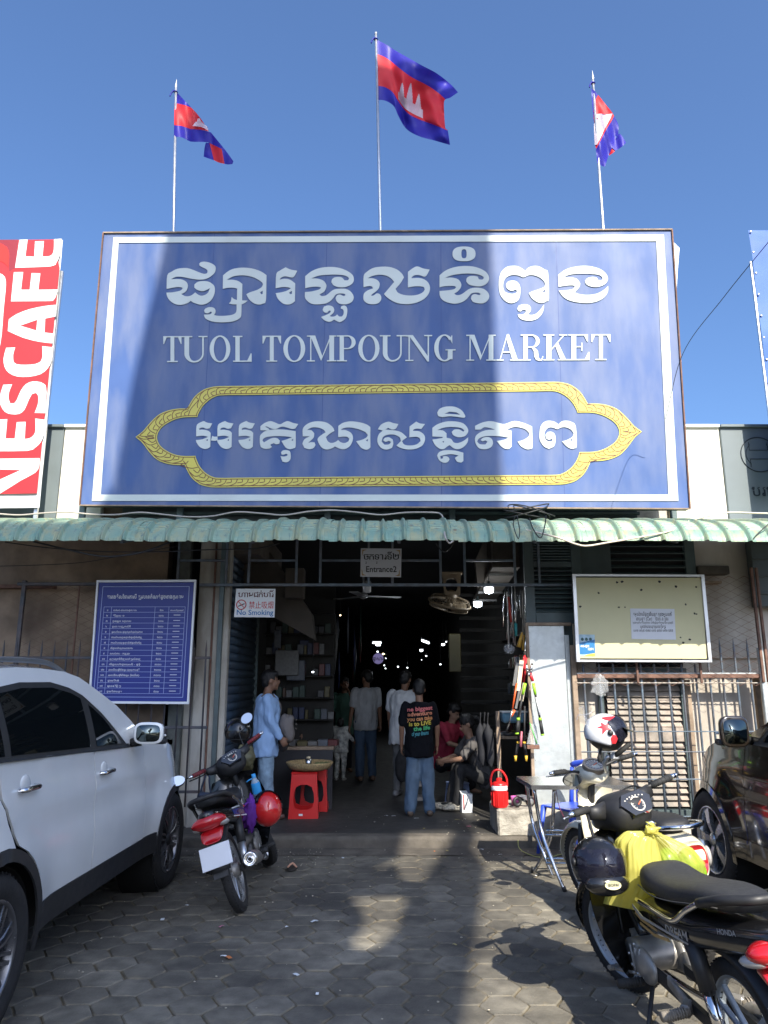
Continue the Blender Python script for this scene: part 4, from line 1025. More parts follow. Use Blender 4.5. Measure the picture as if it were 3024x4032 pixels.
a=atY(440,2775,8.48);b=atY(665,3300,8.48)
kids_box(ww,'panel',m_plaster,((a.x+b.x)/2,8.52,1.0),(b.x-a.x,.05,1.6))
kids_box(ww,'frame',m_spear,(b.x-.03,8.47,1.0),(.09,.06,1.7));kids_box(ww,'frame',m_spear,((a.x+b.x)/2,8.47,atY(600,2880,8.47).z),(b.x-a.x,.05,.07))
kids_box(ww,'sill',m_spear,((a.x+b.x)/2,8.45,atY(600,2905,8.47).z-.04),(b.x-a.x,.08,.06))
m_bd=mat('board_blue',(.014,.028,.22),.4,var=.03)
m_bw=mat('board_white',(.78,.80,.82),.35,var=.02)
m_bl=mat('board_line',(.42,.50,.75),.4,var=0)
tb=thing('tariff_board',(0,0,0),label='blue tariff board with white Khmer table on the left wall',cat='sign')
TY=8.13
def quad_board(parent,name,m,cs,Y,th,t0=0.0):
 P=[atY(u,v,Y)for u,v in cs]
 mb=MB();mb.prism([(p.x,p.z)for p in P],lambda x,y,t:Vector((x,Y-t,y)),t0,t0+th);return mb.obj(name,m,parent),P
o,P=quad_board(tb,'panel',m_bd,[(393,2295),(765,2294),(738,2762),(360,2760)],TY,.02)
fr=[(385,2286),(775,2284),(746,2772),(352,2769)]
P=[atY(u,v,TY)for u,v in fr]
def frame4(parent,P,w,m,Y,d=.03,name='frame'):
 mb=MB()
 c=sum((Vector((p.x,0,p.z))for p in P),Vector())/4
 for i in range(4):
  a=P[i];b=P[(i+1)%4]
  ai=a+(c-Vector((a.x,0,a.z))).normalized()*w*1.4;bi=b+(c-Vector((b.x,0,b.z))).normalized()*w*1.4
  mb=MB();mb.prism([(a.x,a.z),(b.x,b.z),(bi.x,bi.z),(ai.x,ai.z)],lambda x,y,t:Vector((x,Y-t,y)),0,d)
  mb.obj(name,m,parent)
frame4(tb,P,.022,m_bw,TY,.034)
C4=[(393,2295),(765,2294),(738,2762),(352,2760)]
def tbp(a,b,t=.021):
 tl,tr,br,bl=[Vector(p)for p in C4];p=(tl*(1-a)+tr*a)*(1-b)+(bl*(1-a)+br*a)*b
 q=atY(p.x,p.y,TY);return Vector((q.x,TY-t,q.z))
mb=MB()
def tline(a0,b0,a1,b1,w=.0022):mb.bar(tbp(a0,b0,.0215),tbp(a1,b1,.0215),w*2,.001,up=(0,1,0))
for k in(.035,.045):
 pass
tline(.045,.035,.955,.035);tline(.045,.965,.955,.965);tline(.045,.035,.045,.965);tline(.955,.035,.955,.965)
R0_,R1_=.205,.935;nr=16
for i in range(nr+1):
 b=R0_+(R1_-R0_)*i/nr;tline(.075,b,.925,b,.0016)
for a in(.075,.155,.61,.755,.925):tline(a,R0_,a,R1_,.0016)
mb.obj('ruled_lines',m_bl,tb,kind='stuff')
mb=MB()
nums='oo'
def kd(n):return ''.join(chr(0x17E0+int(c))for c in str(n))
def tt(body,a,b,h,al='LEFT',w=None,bold=.008):
 p=tbp(a,b,.0225);q=tbp(min(1,a+.1),b,.0225);ux=(q-p).normalized()
 text_into(mb,body,p,ux,(0,0,1),h,al,bold,w)
wb=(tbp(.9,.1)-tbp(.1,.1)).length
tt('តារាងតំលៃទារភាស៊ី ត្រូវបានកំណត់ដូចខាងក្រោម',.5,.135,.055,'CENTER',wb,.010)
rows=['ចាន់រស់-ទាសេះបង្គោល','ត័រីពូល ១','កូនជ្រូក ១ក្បាល','ទូរពោះញ្រួកសំភី','ទូរយកំរាស-ផ្លូវប្រាក់គ្រប់ប្រភេទ','ការលំបេណ្ឌក្បែវផ្សុំចំថែញ','ការលំបេណ្ឌូក្បែរឱង្គចំថែញ','ករីដូលហ៊ាស្លសេនហារ','លាស់ពារ - កញ្ជុះ','សូត្រសូមចំចិញលេក់ត្រូវបំពេញ','ករីដូលហ៊ាផ្ទេរសេរី - ផ្ទុំ','រទេះជីលើផ្ទាំងទូរ (ភ្លុកឃើ)','រទេះជីលើផ្ទាំងទូរ (រ៉េយឺន)','ផ្ទើរ កង់','ផ្ទើរ ម៉ូតូ','ផ្ទើរ រថយន្ត']
price=[50,100,100,200,200,200,200,200,200,500,1000,2000,3000,200,300,500]
for i in range(16):
 b=R0_+(R1_-R0_)*(i+.78)/nr
 tt(kd(i+1),.115,b,.026,'CENTER');tt(rows[i],.175,b,.024,'LEFT',min(.40,.016*len(rows[i]))*wb/.9*.9)
 tt(kd(price[i])+'រ',.68,b,.026,'CENTER')
 if i==0:tt('ជាយភាស៊ីក្នុងថ្ងៃ',.84,b,.020,'CENTER')
 else:mb.bar(tbp(.81,b-.012,.0225),tbp(.88,b-.012,.0225),.006,.001,up=(0,1,0))
mb.obj('lettering',m_bw,tb,fix=False)
#  signs over the entrance
m_paper=mat('sign_paper',(.62,.63,.66),.35,var=.03,coat=.2)
m_letter=mat('black_print',(.01,.01,.012),.5,var=0)
m_redp=mat('red_print',(.55,.02,.03),.5,var=0);m_bluep=mat('blue_print',(.03,.17,.42),.5,var=0);m_darkred=mat('maroon_print',(.10,.012,.015),.5,var=0)
es=thing('entrance_sign',(0,0,0),label='small white sign reading Entrance2 hung from the grille',cat='sign')
EY=8.30
quad_board(es,'board',m_paper,[(1421,2159),(1581,2161),(1579,2273),(1419,2271)],EY,.006)
def khm(mbx,chunks,u0,u1,vb,Y,h,bold=.02):
 """chunks: (text, subscript) laid left to right between pixel columns; subscripts hang below at reduced size"""
 ws=[]
 for t,sub in chunks:
  me=text_mesh(t,1.0,'LEFT',bold);xs=[v.co.x for v in me.vertices];ws.append((max(xs)-min(xs),min(xs)));bpy.data.meshes.remove(me)
 A=atY(u0,vb,Y);B=atY(u1,vb,Y);gap=.05;tot=sum(w for w,_ in ws)+gap*(len(ws)-1);k=(B-A).length/tot;ux=(B-A).normalized();x=0
 for(t,sub),(w,mn)in zip(chunks,ws):
  text_into(mbx,t,A+ux*((x-mn)*k),ux,(0,0,1),h,'LEFT',bold,w*k)
  if sub:text_into(mbx,sub,A+ux*((x+w/2)*k)-Vector((0,0,h*.48)),ux,(0,0,1),h*.5,'CENTER',bold)
  x+=w+gap
mb=MB()
khm(mb,[('ច','រ'),('ក',None),('ទ','វ'),('ារ',None),('ទី',None),('២',None)],1431,1571,2203,EY-.008,.100,.010)
text_into(mb,'Entrance2',atY(1501,2252,EY-.008),(1,0,0),(0,0,1),.095,'CENTER',.014,(atY(1561,2250,EY)-atY(1441,2250,EY)).length)
mb.obj('lettering',m_letter,es,fix=False)
mb=MB()
for(u,v,sx,sy)in((1426,2164,1,1),(1576,2166,-1,1),(1574,2268,-1,-1),(1424,2266,1,-1)):
 p=atY(u,v,EY-.008)
 mb.prism([(0,0),(.055,0),(.03,.010),(.012,.02),(.010,.045),(0,.075)],lambda x,y,t,p=p,sx=sx,sy=sy:Vector((p.x+sx*x,p.y-t,p.z-sy*y)),0,.001)
mb.obj('corner_ornament',mat('ochre_print',(.40,.26,.10),.5,var=0),es,kind='stuff')
for u in(1452,1546):
 mb=MB();mb.tube([atY(u,2160,EY+.01),atY(u,2140,EY+.02)],.003,5);mb.obj('tie_wire',m_wire,es)
ns=thing('no_smoking_sign',(0,0,0),label='white No Smoking sign in Khmer, Chinese and English beside the blue shutter',cat='sign')
NY=8.28
quad_board(ns,'board',mat('sign_board_white',(.72,.73,.74),.3,var=.03,coat=.3),[(930,2318),(1085,2319),(1081,2431),(922,2430)],NY,.005)
mb=MB();khm(mb,[('ហា',None),('ម',None),('ជ',None),('ក់',None),('បារី',None)],937,1077,2351,NY-.007,.085,.010);mb.obj('lettering',m_darkred,ns,fix=False)
mb=MB();text_into(mb,'禁止吸烟',atY(979,2394,NY-.007),(1,0,0),(0,0,1),.088,'LEFT',.004,(atY(1075,2390,NY)-atY(979,2390,NY)).length);mb.obj('lettering',m_redp,ns,fix=False)
mb=MB();text_into(mb,'No Smoking',atY(1003,2421,NY-.007),(1,0,0),(0,0,1),.080,'CENTER',.016,(atY(1075,2420,NY)-atY(931,2420,NY)).length);mb.obj('lettering',m_bluep,ns,fix=False)
mb=MB();c=atY(950,2381,NY-.008);mb.torus(c,(0,1,0),.052,.0055,32,5);mb.bar(c+Vector((-.037,0,.037)),c+Vector((.037,0,-.037)),.008,.003,up=(0,1,0));mb.obj('ban_symbol',m_redp,ns)
mb=MB();mb.bar(c+Vector((-.034,.002,-.018)),c+Vector((.036,.002,.012)),.011,.001,up=(0,1,0));mb.obj('cigarette',m_letter,ns)
#  right wall: green louvred door leaf, metal panel, notice board
m_gd=mat('green_door_paint',(.07,.105,.11),.5,var=.15,scale=6,bump=.1,stain=(.04,.04,.04),stain_amt=.4)
DYR=8.40
def louvre(parent,x0,x1,z0,z1,Y,n,m,depth=.05,tilt=.55,th=.012,name='slat'):
 mb=MB();R=Matrix.Rotation(tilt,3,'X');mb.box((0,0,0),(x1-x0,depth,th),R);me=mb.mesh(name,m)
 for i in range(n):
  o=link(name,me,parent);o.location=((x0+x1)/2,Y,z0+(z1-z0)*(i+.5)/n)
gd=thing('louvred_door_leaf',(0,0,0),label='grey green louvred shutter door right of the entrance, above the metal panel',cat='shutter')
xa=atY(2070,2400,DYR).x;xb=atY(2262,2400,DYR).x;ztop=3.3;zlo=atY(2100,2455,DYR).z
xi=atY(2108,2400,DYR).x;xj=atY(2258,2400,DYR).x
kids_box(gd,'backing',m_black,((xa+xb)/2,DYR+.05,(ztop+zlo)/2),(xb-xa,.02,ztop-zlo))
kids_box(gd,'stile',m_gd,((xa+xi)/2,DYR,(ztop+zlo)/2),(xi-xa,.05,ztop-zlo))
kids_box(gd,'stile',m_gd,((xj+xb+.1)/2,DYR,(ztop+zlo)/2),(xb-xj+.1,.05,ztop-zlo))
zr0=atY(2150,2412,DYR).z;zr1=atY(2150,2235,DYR).z
kids_box(gd,'rail',m_gd,((xi+xj)/2,DYR+.001,(zlo+zr0)/2),(xj-xi,.05,zr0-zlo))
louvre(gd,xi,xj,zr0,zr1,DYR,10,m_gd,.06,.6);louvre(gd,xi,xj,zr1+.06,3.25,DYR,9,m_gd,.06,.6)
kids_box(gd,'rail',m_gd,((xi+xj)/2,DYR+.001,zr1+.03),(xj-xi,.05,.055))
gd2=thing('louvred_window',(0,0,0),label='dark louvred window high on the wall above the notice board',cat='window')
x0_,x1_=atY(2400,2180,8.5).x,atY(2690,2180,8.5).x
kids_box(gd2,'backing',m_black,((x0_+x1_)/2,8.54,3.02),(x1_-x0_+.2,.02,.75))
louvre(gd2,x0_,x1_,2.72,3.38,8.49,8,m_gd,.06,.6)
for x in(x0_-.06,x1_+.06):kids_box(gd2,'stile',m_gd,(x,8.49,3.03),(.12,.06,.75))
kids_box(gd2,'rail',m_gd,((x0_+x1_)/2,8.49,2.67),(x1_-x0_+.24,.06,.07))
gb=thing('green_boarding',(0,0,0),label='grey green boards between the louvred door and the fence',cat='boarding')
kids_box(gb,'board',m_gd,(atY(2236,2800,8.46).x,8.46,1.3),(.20,.04,2.4));kids_box(gb,'board',m_gd,(atY(2300,2300,8.47).x,8.48,2.9),(.45,.04,1.0))
mp_=thing('galvanised_panel',(0,0,0),label='galvanised sheet panel in a pale wooden frame beside the hanging tools',cat='panel')
GYP=8.30
xa=atY(2090,2700,GYP).x;xb=atY(2232,2700,GYP).x;z1=atY(2100,2464,GYP).z;z0=FZ+.02
mb=MB();mb.box(((xa+xb)/2,GYP+.01,(z0+z1)/2),(xb-xa,.012,z1-z0));mb.obj('sheet',m_galv,mp_)
w=.034
kids_box(mp_,'frame',m_wood,(xa-w/2,GYP,(z0+z1)/2),(w,.04,z1-z0+.06));kids_box(mp_,'frame',m_wood,((xa+xb)/2+.03,GYP-.001,z1+.018),(xb-xa+.10,.04,.034))
kids_box(mp_,'edge',m_galv,(xb+.03,GYP+.05,(z0+z1)/2-.05),(.05,.08,z1-z0-.1))
mb=MB();rr=random.Random(4)
for i in range(14):
 z=z0+(z1-z0)*(i+.5)/14;mb.ell((xa+.015,GYP+.003,z),(.004,.003,.004),nu=6,nv=4)
for i in range(4):mb.ell((xa+.05+i*.1,GYP+.003,z1-.012),(.004,.003,.004),nu=6,nv=4)
mb.obj('nail',m_steel,mp_,kind='stuff')
nb=thing('notice_board',(0,0,0),label='empty pale yellow notice board in an aluminium frame on the right wall',cat='board')
NBY=8.12
m_nb=mat('notice_board_cream',(.60,.56,.33),.55,var=.05,scale=2,bump=.06,stain=(.42,.39,.24),stain_amt=.25)
quad_board(nb,'panel',m_nb,[(2262,2275),(2760,2276),(2780,2594),(2276,2592)],NBY,.018)
frame4(nb,[atY(u,v,NBY)for u,v in((2251,2262),(2768,2264),(2799,2608),(2268,2606))],.030,m_alu,NBY,.034)
mb=MB();rr=random.Random(9)
for u,v in((2357,2335),(2430,2293),(2450,2290),(2437,2391),(2461,2391),(2525,2323),(2597,2290),(2741,2311),(2662,2309),(2700,2380),(2735,2415),(2742,2418),(2680,2510),(2716,2518),(2285,2388),(2690,2530)):
 p=atY(u,v,NBY-.02);s_=rr.uniform(.010,.021)
 mb.prism([(p.x+s_*rr.uniform(.7,1.2)*cos(a),p.z+s_*rr.uniform(.5,1.1)*sin(a))for a in[k*pi/3 for k in range(6)]],lambda x,y,t:Vector((x,NBY-.0185-t,y)),0,.0015)
mb.obj('paper_scrap',mat('torn_paper_remnant',(.035,.035,.035),.8,var=.2),nb,kind='stuff')
pn=thing('paper_notice',(0,0,0),label='white printed parking fee notice stuck on the yellow notice board',cat='notice')
quad_board(pn,'sheet',mat('paper',(.66,.68,.72),.6,var=.03),[(2481,2396),(2655,2398),(2661,2519),(2487,2516)],NBY-.019,.003)
mb=MB();yy=NBY-.0235
for body,v,h,u0,u1 in(('តម្លៃភាស៊ីផ្ញើរថយន្ត ក្នុងមួយលើក',2425,.052,2493,2645),('រថយន្ត (Car)    ៥០០ រៀល',2443,.052,2505,2632),('ក្នុងករណីបាត់ប័ណ្ណនេះ យើងខ្ញុំសូមមិនទទួលខុសត្រូវឡើយ',2455,.026,2492,2650),('សូមដាក់យានយន្តឲ្យបានត្រឹមត្រូវ',2473,.045,2522,2622),('០១២ ៣៤៥ ៩៧៨ ០១៦ ៨៩៨ ០៩២ ៥៥៥',2487,.034,2495,2650)):
 A=atY(u0,v,yy);B=atY(u1,v,yy);text_into(mb,body,(A+B)/2,(1,0,0),(0,0,1),h,'CENTER',.006,(B-A).length)
mb.obj('lettering',m_letter,pn,fix=False)
ps=thing('small_poster',(0,0,0),label='small blue and yellow poster in the lower corner of the notice board',cat='poster')
quad_board(ps,'sheet',mat('poster_paper',(.35,.50,.58),.4,var=.2,scale=20),[(2278,2498),(2341,2499),(2343,2583),(2281,2582)],NBY-.019,.002)
quad_board(ps,'blue_band',mat('poster_blue',(.02,.17,.40),.4,var=.1),[(2279,2532),(2342,2518),(2343,2576),(2281,2576)],NBY-.0215,.001)
quad_board(ps,'yellow_band',mat('poster_yellow',(.75,.62,.08),.4,var=.1),[(2300,2582),(2315,2576),(2343,2572),(2343,2583)],NBY-.023,.001)
mb=MB()
for u in(2293,2309,2325):p=atY(u,2517,NBY-.022);mb.ell(p,(.016,.001,.018),nu=10,nv=6)
mb.obj('figure_print',mat('poster_dark_green',(.02,.08,.08),.5,var=0),ps,kind='stuff')
mb=MB();p=atY(2303,2548,NBY-.024);text_into(mb,'រាជរដ្ឋ',p,(1,0,0),(0,0,1),.035,'CENTER',.02);p=atY(2326,2560,NBY-.024);text_into(mb,'1291',p,(1,0,0),(0,0,1),.035,'CENTER',.03);mb.obj('lettering',m_bw,ps,fix=False)
#  right fence of bars, with chain link, and the louvred window behind
rf=thing('bar_fence',(0,0,0),label='blue grey bar fence with spear tips in front of the sunlit wall at right',cat='fence')
RY=8.28
us=[2300,2362,2418,2470,2526,2580,2634,2688,2742,2796,2848,2903,2957,3010,3060]
tipz=atY(2800,2512,RY).z
for i,u in enumerate(us):
 x=atY(u,2685,RY).x
 if u>2780:spear(rf,x,RY,.12,tipz,m_barpaint,.013,.14)
 else:spear(rf,x,RY,.12,atY(2400,2612,RY).z,m_barpaint,.013,.03)
xl,xr=atY(2262,2690,RY).x,atY(3080,2690,RY).x
for v,h,nm in((2689,.012,0),(2880,.012,0),(3110-150,.012,0)):
 kids_box(rf,'rail',m_wire if v==2689 else m_barpaint,((xl+xr)/2,RY-.014,atY(2700,v,RY).z),(xr-xl,.008,h))
for z in(.62,.25):kids_box(rf,'rail',m_barpaint,((xl+xr)/2,RY-.014,z),(xr-xl,.008,.014))
kids_box(rf,'top_rail',m_rust,((xl+xr)/2-.05,RY-.03,atY(2700,2662,RY).z),(xr-xl-.15,.03,.045))
kids_box(rf,'top_rail',m_galv,((xl+xr)/2-.05,RY-.0,atY(2700,2654,RY).z),(xr-xl-.15,.03,.03))
kids_box(rf,'post',m_wood,(xl,RY,1.02),(.055,.05,2.0),bev=.006)
kids_box(rf,'post',m_galv,(atY(3008,2700,RY-.05).x,RY-.05,1.05),(.06,.05,1.88),bev=.006)
cl2=thing('chain_link_screen',(0,0,0),label='chain link screen in a rusty angle frame above the bar fence at right',cat='fence')
CY2=8.20
xc0,xc1=atY(2800,2500,CY2).x,atY(2990,2500,CY2).x;zc0,zc1=atY(2800,2700,CY2).z,atY(2800,2265,CY2).z
chainlink(cl2,xc0-.08,xc1,zc0,zc1,CY2,m_rust,.085);chainlink(cl2,atY(2270,2600,CY2).x,xc0-.05,zc0,atY(2300,2600,CY2).z,CY2,m_rust,.085)
for x in(xc1-.01,xc1+.045):kids_box(cl2,'post',m_rust,(x,CY2,(zc0+zc1)/2+.06),(.028,.03,zc1-zc0+.05))
for u in(2508,2758):kids_box(cl2,'post',m_rust,(atY(u,2630,CY2).x,CY2,(zc0+atY(u,2600,CY2).z)/2),(.024,.024,.22))
lw=thing('louvred_window',(0,0,0),label='tall weathered wooden louvred window behind the bar fence, in full sun',cat='window')
wx0,wx1=atY(2388,2900,8.5).x,atY(2702,2900,8.5).x;wz0=.28;wz1=atY(2500,2640,8.5).z
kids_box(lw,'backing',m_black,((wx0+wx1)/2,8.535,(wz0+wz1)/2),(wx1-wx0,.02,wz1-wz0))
wxm=wx0+(wx1-wx0)*.0
louvre(lw,wx0+.03,wx1-.03,wz0+.03,.98,8.50,10,m_louvre,.078,.95,.012)
louvre(lw,wx0+.03,wx1-.03,1.14,wz1-.03,8.50,9,m_louvre,.078,.95,.012)
kids_box(lw,'rail',m_louvre,((wx0+wx1)/2,8.495,1.06),(wx1-wx0-.04,.05,.15))
kids_box(lw,'frame',m_wood,(wx1+.045,8.49,(wz0+wz1)/2-.05),(.07,.07,wz1-wz0-.1));kids_box(lw,'frame',m_gd,(wx0-.04,8.49,(wz0+wz1)/2),(.05,.07,wz1-wz0));kids_box(lw,'frame',m_gd,(wx1-.015,8.488,(wz0+wz1)/2),(.035,.07,wz1-wz0))
kids_box(lw,'frame',m_gd,((wx0+wx1)/2,8.488,wz1),(wx1-wx0+.1,.07,.05));kids_box(lw,'sill',m_gd,((wx0+wx1)/2,8.47,wz0-.02),(wx1-wx0+.2,.1,.06))
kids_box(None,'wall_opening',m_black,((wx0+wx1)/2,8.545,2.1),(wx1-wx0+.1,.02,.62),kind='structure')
wp=thing('wall_vent',(0,0,0),label='dark concrete vent hood high on the wall right of the notice board',cat='vent')
a=atY(2750,2228,8.45);kids_box(wp,'hood',m_conc,(atY(2808,2250,8.45).x,8.5,a.z-.05),(.36,.16,.10),bev=.01);kids_box(wp,'ledge',m_wood,(atY(2790,2292,8.45).x,8.5,atY(2790,2292,8.45).z),(.30,.12,.03))
kids_box(None,'wall_band',m_wallwhite,(4.0,8.53,atY(2900,2610,8.5).z+.13),(2.6,.05,.16),kind='structure')
wt=thing('timber_stub',(0,0,0),label='short brown timber post standing against the wall beside the dark car mirror',cat='post')
kids_box(wt,'post',mat('brown_timber',(.22,.15,.09),.8,var=.3,scale=10),(atY(2995,2780,8.35).x,8.36,.95),(.09,.06,1.5),bev=.005)
db=thing('distribution_box',(0,0,0),label='dark slatted box high on the wall at the right edge',cat='box')
a=atY(2960,2150,8.4);kids_box(db,'case',m_dkgreen,(a.x+.2,8.45,2.95),(.45,.12,1.0),bev=.01)
for k in range(4):kids_box(db,'slat',m_dkgreen,(a.x+.2,8.38,2.6+k*.2),(.42,.015,.02))
m_clear=mat('clear_plastic',(.85,.87,.88),.18,var=0,trans=.0,alpha=.16,spec=1.0)
m_clear.use_nodes=True
def crumple(name,c,r,m,parent=None,seed=1,f=5.0,amp=.35,flat=1.0,**k):
 mb=MB();mb.ell(c,(1,1,1),nu=28,nv=20);off=Vector((seed*3.1,seed,0));c=Vector(c)
 for i,p in enumerate(mb.v):
  d=p-c;n=d.normalized();q=n*f+off
  s_=1+amp*(abs(noise.noise(q))*2-.5)+amp*.5*noise.noise(q*2.7)
  mb.v[i]=c+Vector((d.x*r[0],d.y*r[1],d.z*r[2]))*s_
 return mb.obj(name,m,parent,**k)
crumple('plastic_bag',atY(2362,2700,8.2),(.09,.03,.11),m_clear,None,3,2.2,.3,label='crumpled clear plastic bag tied to the fence under the notice board',cat='plastic bag')
#  people
m_skin=mat('skin',(.22,.115,.07),.55,var=.08,scale=10,sub=0)
m_skin2=mat('skin_pale',(.33,.19,.125),.55,var=.06,scale=10)
m_hair=mat('black_hair',(.008,.007,.007),.45,var=.3,scale=60,bump=.6,bscale=220)
def cloth_m(name,c,r=.8,**k):return mat(name,c,r,var=k.pop('var',.10),scale=k.pop('scale',9),bump=.25,bscale=120,**k)
def person(name_label,loc,face,H=1.62,J=None,skin=m_skin,shirt=None,pants=None,sleeve='long',pant_r=1.0,bulk=1.0,hair='short',shoes=None,shirt_len=.0,shirt_extra=1.0,head_turn=0.0,head_nod=0.0,cat='person',group=None,voxel=.015):
 """local axes: x = the person's left, y = forward ... facing +y; z up; drawn for H=1.7 and scaled"""
 k=H/1.7
 t=thing('person',loc,(0,0,face),label=name_label,cat=cat,group=group)
 D=dict(pelvis=(0,0,.92),chest=(0,.01,1.25),neck=(0,-.005,1.43),head=(0,.02,1.585),shL=(.175,-.005,1.37),elL=(.215,-.02,1.11),wrL=(.225,.04,.87),shR=(-.175,-.005,1.37),elR=(-.215,-.02,1.11),wrR=(-.225,.04,.87),hipL=(.085,0,.90),knL=(.095,.015,.49),anL=(.10,-.02,.08),hipR=(-.085,0,.90),knR=(-.095,.015,.49),anR=(-.10,-.02,.08),toeL=(.115,.13,.03),toeR=(-.115,.13,.03),hdL=None,hdR=None)
 if J:D.update(J)
 P={q:Vector(v)*k for q,v in D.items()if v is not None}
 b=bulk
 def capsule(mb,a,c,ra,rc,n=12):
  d=(c-a);L=d.length;d.normalize();path=[];rad=[]
  for i in range(4):th=pi/2*i/3;path.append(a-d*ra*cos(th)*.98);rad.append(max(.002,ra*sin(th)))
  for i in range(1,4):f=i/4;path.append(a.lerp(c,f));rad.append(ra+(rc-ra)*f)
  for i in range(4):th=pi/2*i/3;path.append(c+d*rc*sin(th)*.98);rad.append(max(.002,rc*cos(th)))
  mb.tube(path,rad,n)
 def torso(mb,e,z_lo=None,hem=0):
  up=(P['neck']-P['pelvis']).normalized();fw=Vector((0,1,0));sx=(P['shL']-P['shR']).normalized();fw=up.cross(sx).normalized()
  if fw.y<0:fw=-fw
  pel,ch,nk=P['pelvis'],P['chest'],P['neck']
  st=[(pel-up*(.10+hem)*k,.150*b+hem*.06,.105*b),(pel-up*.02*k,.158*b,.115*b),(pel.lerp(ch,.35),.145*b,.108*b*1.05),(pel.lerp(ch,.7),.152*b,.112*b),(ch,.165*b,.115*b),(ch.lerp(nk,.5),.160*b,.098*b),(ch.lerp(nk,.78),.125,.080),(nk-up*.01,.062,.060)]
  rings=[]
  for c,rx,ry in st:
   rx=(rx*k+e);ry=(ry*k+e)
   rings.append([c+sx*rx*cos(2*pi*i/20)+fw*ry*sin(2*pi*i/20)for i in range(20)])
  mb.loft(rings)
 mb=MB();torso(mb,-.012)
 capsule(mb,P['neck']-Vector((0,0,.03)),P['head']-Vector((0,.015,.05))*k,.052*k,.050*k)
 R=Matrix.Rotation(head_turn,3,'Z')@Matrix.Rotation(head_nod,3,'X');h=P['head']
 mb.ell(h+R@Vector((0,-.012,.025))*k,(.078*k,.096*k,.098*k),R)
 mb.ell(h+R@Vector((0,.028,-.045))*k,(.060*k,.066*k,.075*k),R)
 mb.ell(h+R@Vector((0,.098,-.018))*k,(.014*k,.022*k,.026*k),R,10,8)
 mb.ell(h+R@Vector((0,.088,-.062))*k,(.028*k,.014*k,.010*k),R,10,8)
 mb.ell(h+R@Vector((0,.075,-.098))*k,(.024*k,.022*k,.018*k),R,10,8)
 for s in(-1,1):mb.ell(h+R@Vector((s*.078,-.005,-.012))*k,(.012*k,.022*k,.034*k),R,8,8)
 for s in('L','R'):
  sg=1 if s=='L' else-1
  capsule(mb,P['sh'+s],P['el'+s],.050*k*b,.038*k);capsule(mb,P['el'+s],P['wr'+s],.037*k,.026*k)
  capsule(mb,P['hip'+s],P['kn'+s],.082*k*b,.052*k);capsule(mb,P['kn'+s],P['an'+s],.052*k,.035*k)
  capsule(mb,P['an'+s]-Vector((0,.02,.03))*k,P['toe'+s],.036*k,.026*k)
  d=(P['wr'+s]-P['el'+s]).normalized()
  if D.get('hd'+s):d=(Vector(D['hd'+s])*k-P['wr'+s]).normalized()
  inn=Vector((-sg,0,0));inn=(inn-d*inn.dot(d)).normalized();fwd=d.cross(inn)
  if fwd.y<0 and abs(fwd.y)>.3:fwd=-fwd
  w=P['wr'+s];pc=w+d*.055*k
  Rm=Matrix((inn,fwd,d)).transposed();mb.ell(pc,(.017*k,.040*k,.055*k),Rm,12,8)
  for i,L in enumerate((.062,.072,.068,.052)):
   o=w+d*.088*k+fwd*(.030-.020*i)*k;m1=o+(d*.8+inn*.45)*L*.55*k;m2=m1+(d*.35+inn*.9)*L*.5*k
   mb.tube([o-d*.02*k,o,m1,m2],[.0095*k,.0095*k,.0088*k,.0072*k],8)
  o=w+d*.03*k+fwd*.032*k;mb.tube([o,o+(d*.6+fwd*.5+inn*.3)*.035*k,o+(d*1.1+fwd*.45+inn*.6)*.055*k],[.012*k,.011*k,.009*k],8)
 remeshed(mb,'body',skin,t,voxel=.0105 if H>1.3 else.009,smooth=2)
 mb=MB()
 for s in(-1,1):mb.ell(h+R@Vector((s*.030,.087,.010))*k,(.012*k,.008*k,.0065*k),R,10,6)
 mb.obj('eyes',mat('eye_dark',(.02,.015,.012),.2,var=0),t,kind='stuff')
 mb=MB()
 mb.ell(h+R@Vector((0,-.022,.040))*k,(.088*k,.103*k,.100*k),R)
 if hair=='short':mb.ell(h+R@Vector((0,-.055,-.015))*k,(.074*k,.058*k,.070*k),R);mb.ell(h+R@Vector((0,.045,.080))*k,(.068*k,.052*k,.040*k),R)
 elif hair=='bob':mb.ell(h+R@Vector((0,-.035,-.015))*k,(.092*k,.078*k,.100*k),R);mb.ell(h+R@Vector((0,.040,.085))*k,(.070*k,.055*k,.036*k),R)
 elif hair=='tail':
  mb.ell(h+R@Vector((0,-.04,.0))*k,(.082*k,.075*k,.085*k),R)
  q=h+R@Vector((0,-.11,.02))*k;mb.tube(bez([q,q+R@Vector((0,-.05,-.02)),q+R@Vector((.01,-.07,-.16)),q+R@Vector((.02,-.03,-.30))],5),[.02]*2+[.03]*6+[.024]*4+[.016]*2+[.006]*2,8)
 remeshed(mb,'hair',m_hair,t,voxel=.010,smooth=2,disp=(.006,38))
 if shirt:
  mb=MB();torso(mb,.014*shirt_extra,hem=shirt_len)
  for s in('L','R'):
   a,e_,w=P['sh'+s],P['el'+s],P['wr'+s]
   capsule(mb,a,e_ if sleeve!='short' else a.lerp(e_,.78),.062*k*b,(.054 if sleeve=='long' else.064)*k)
   if sleeve=='long':capsule(mb,e_,e_.lerp(w,.93),.055*k,.042*k)
   if sleeve=='none':pass
  remeshed(mb,'shirt',shirt,t,voxel=voxel,smooth=3,disp=(.018,14))
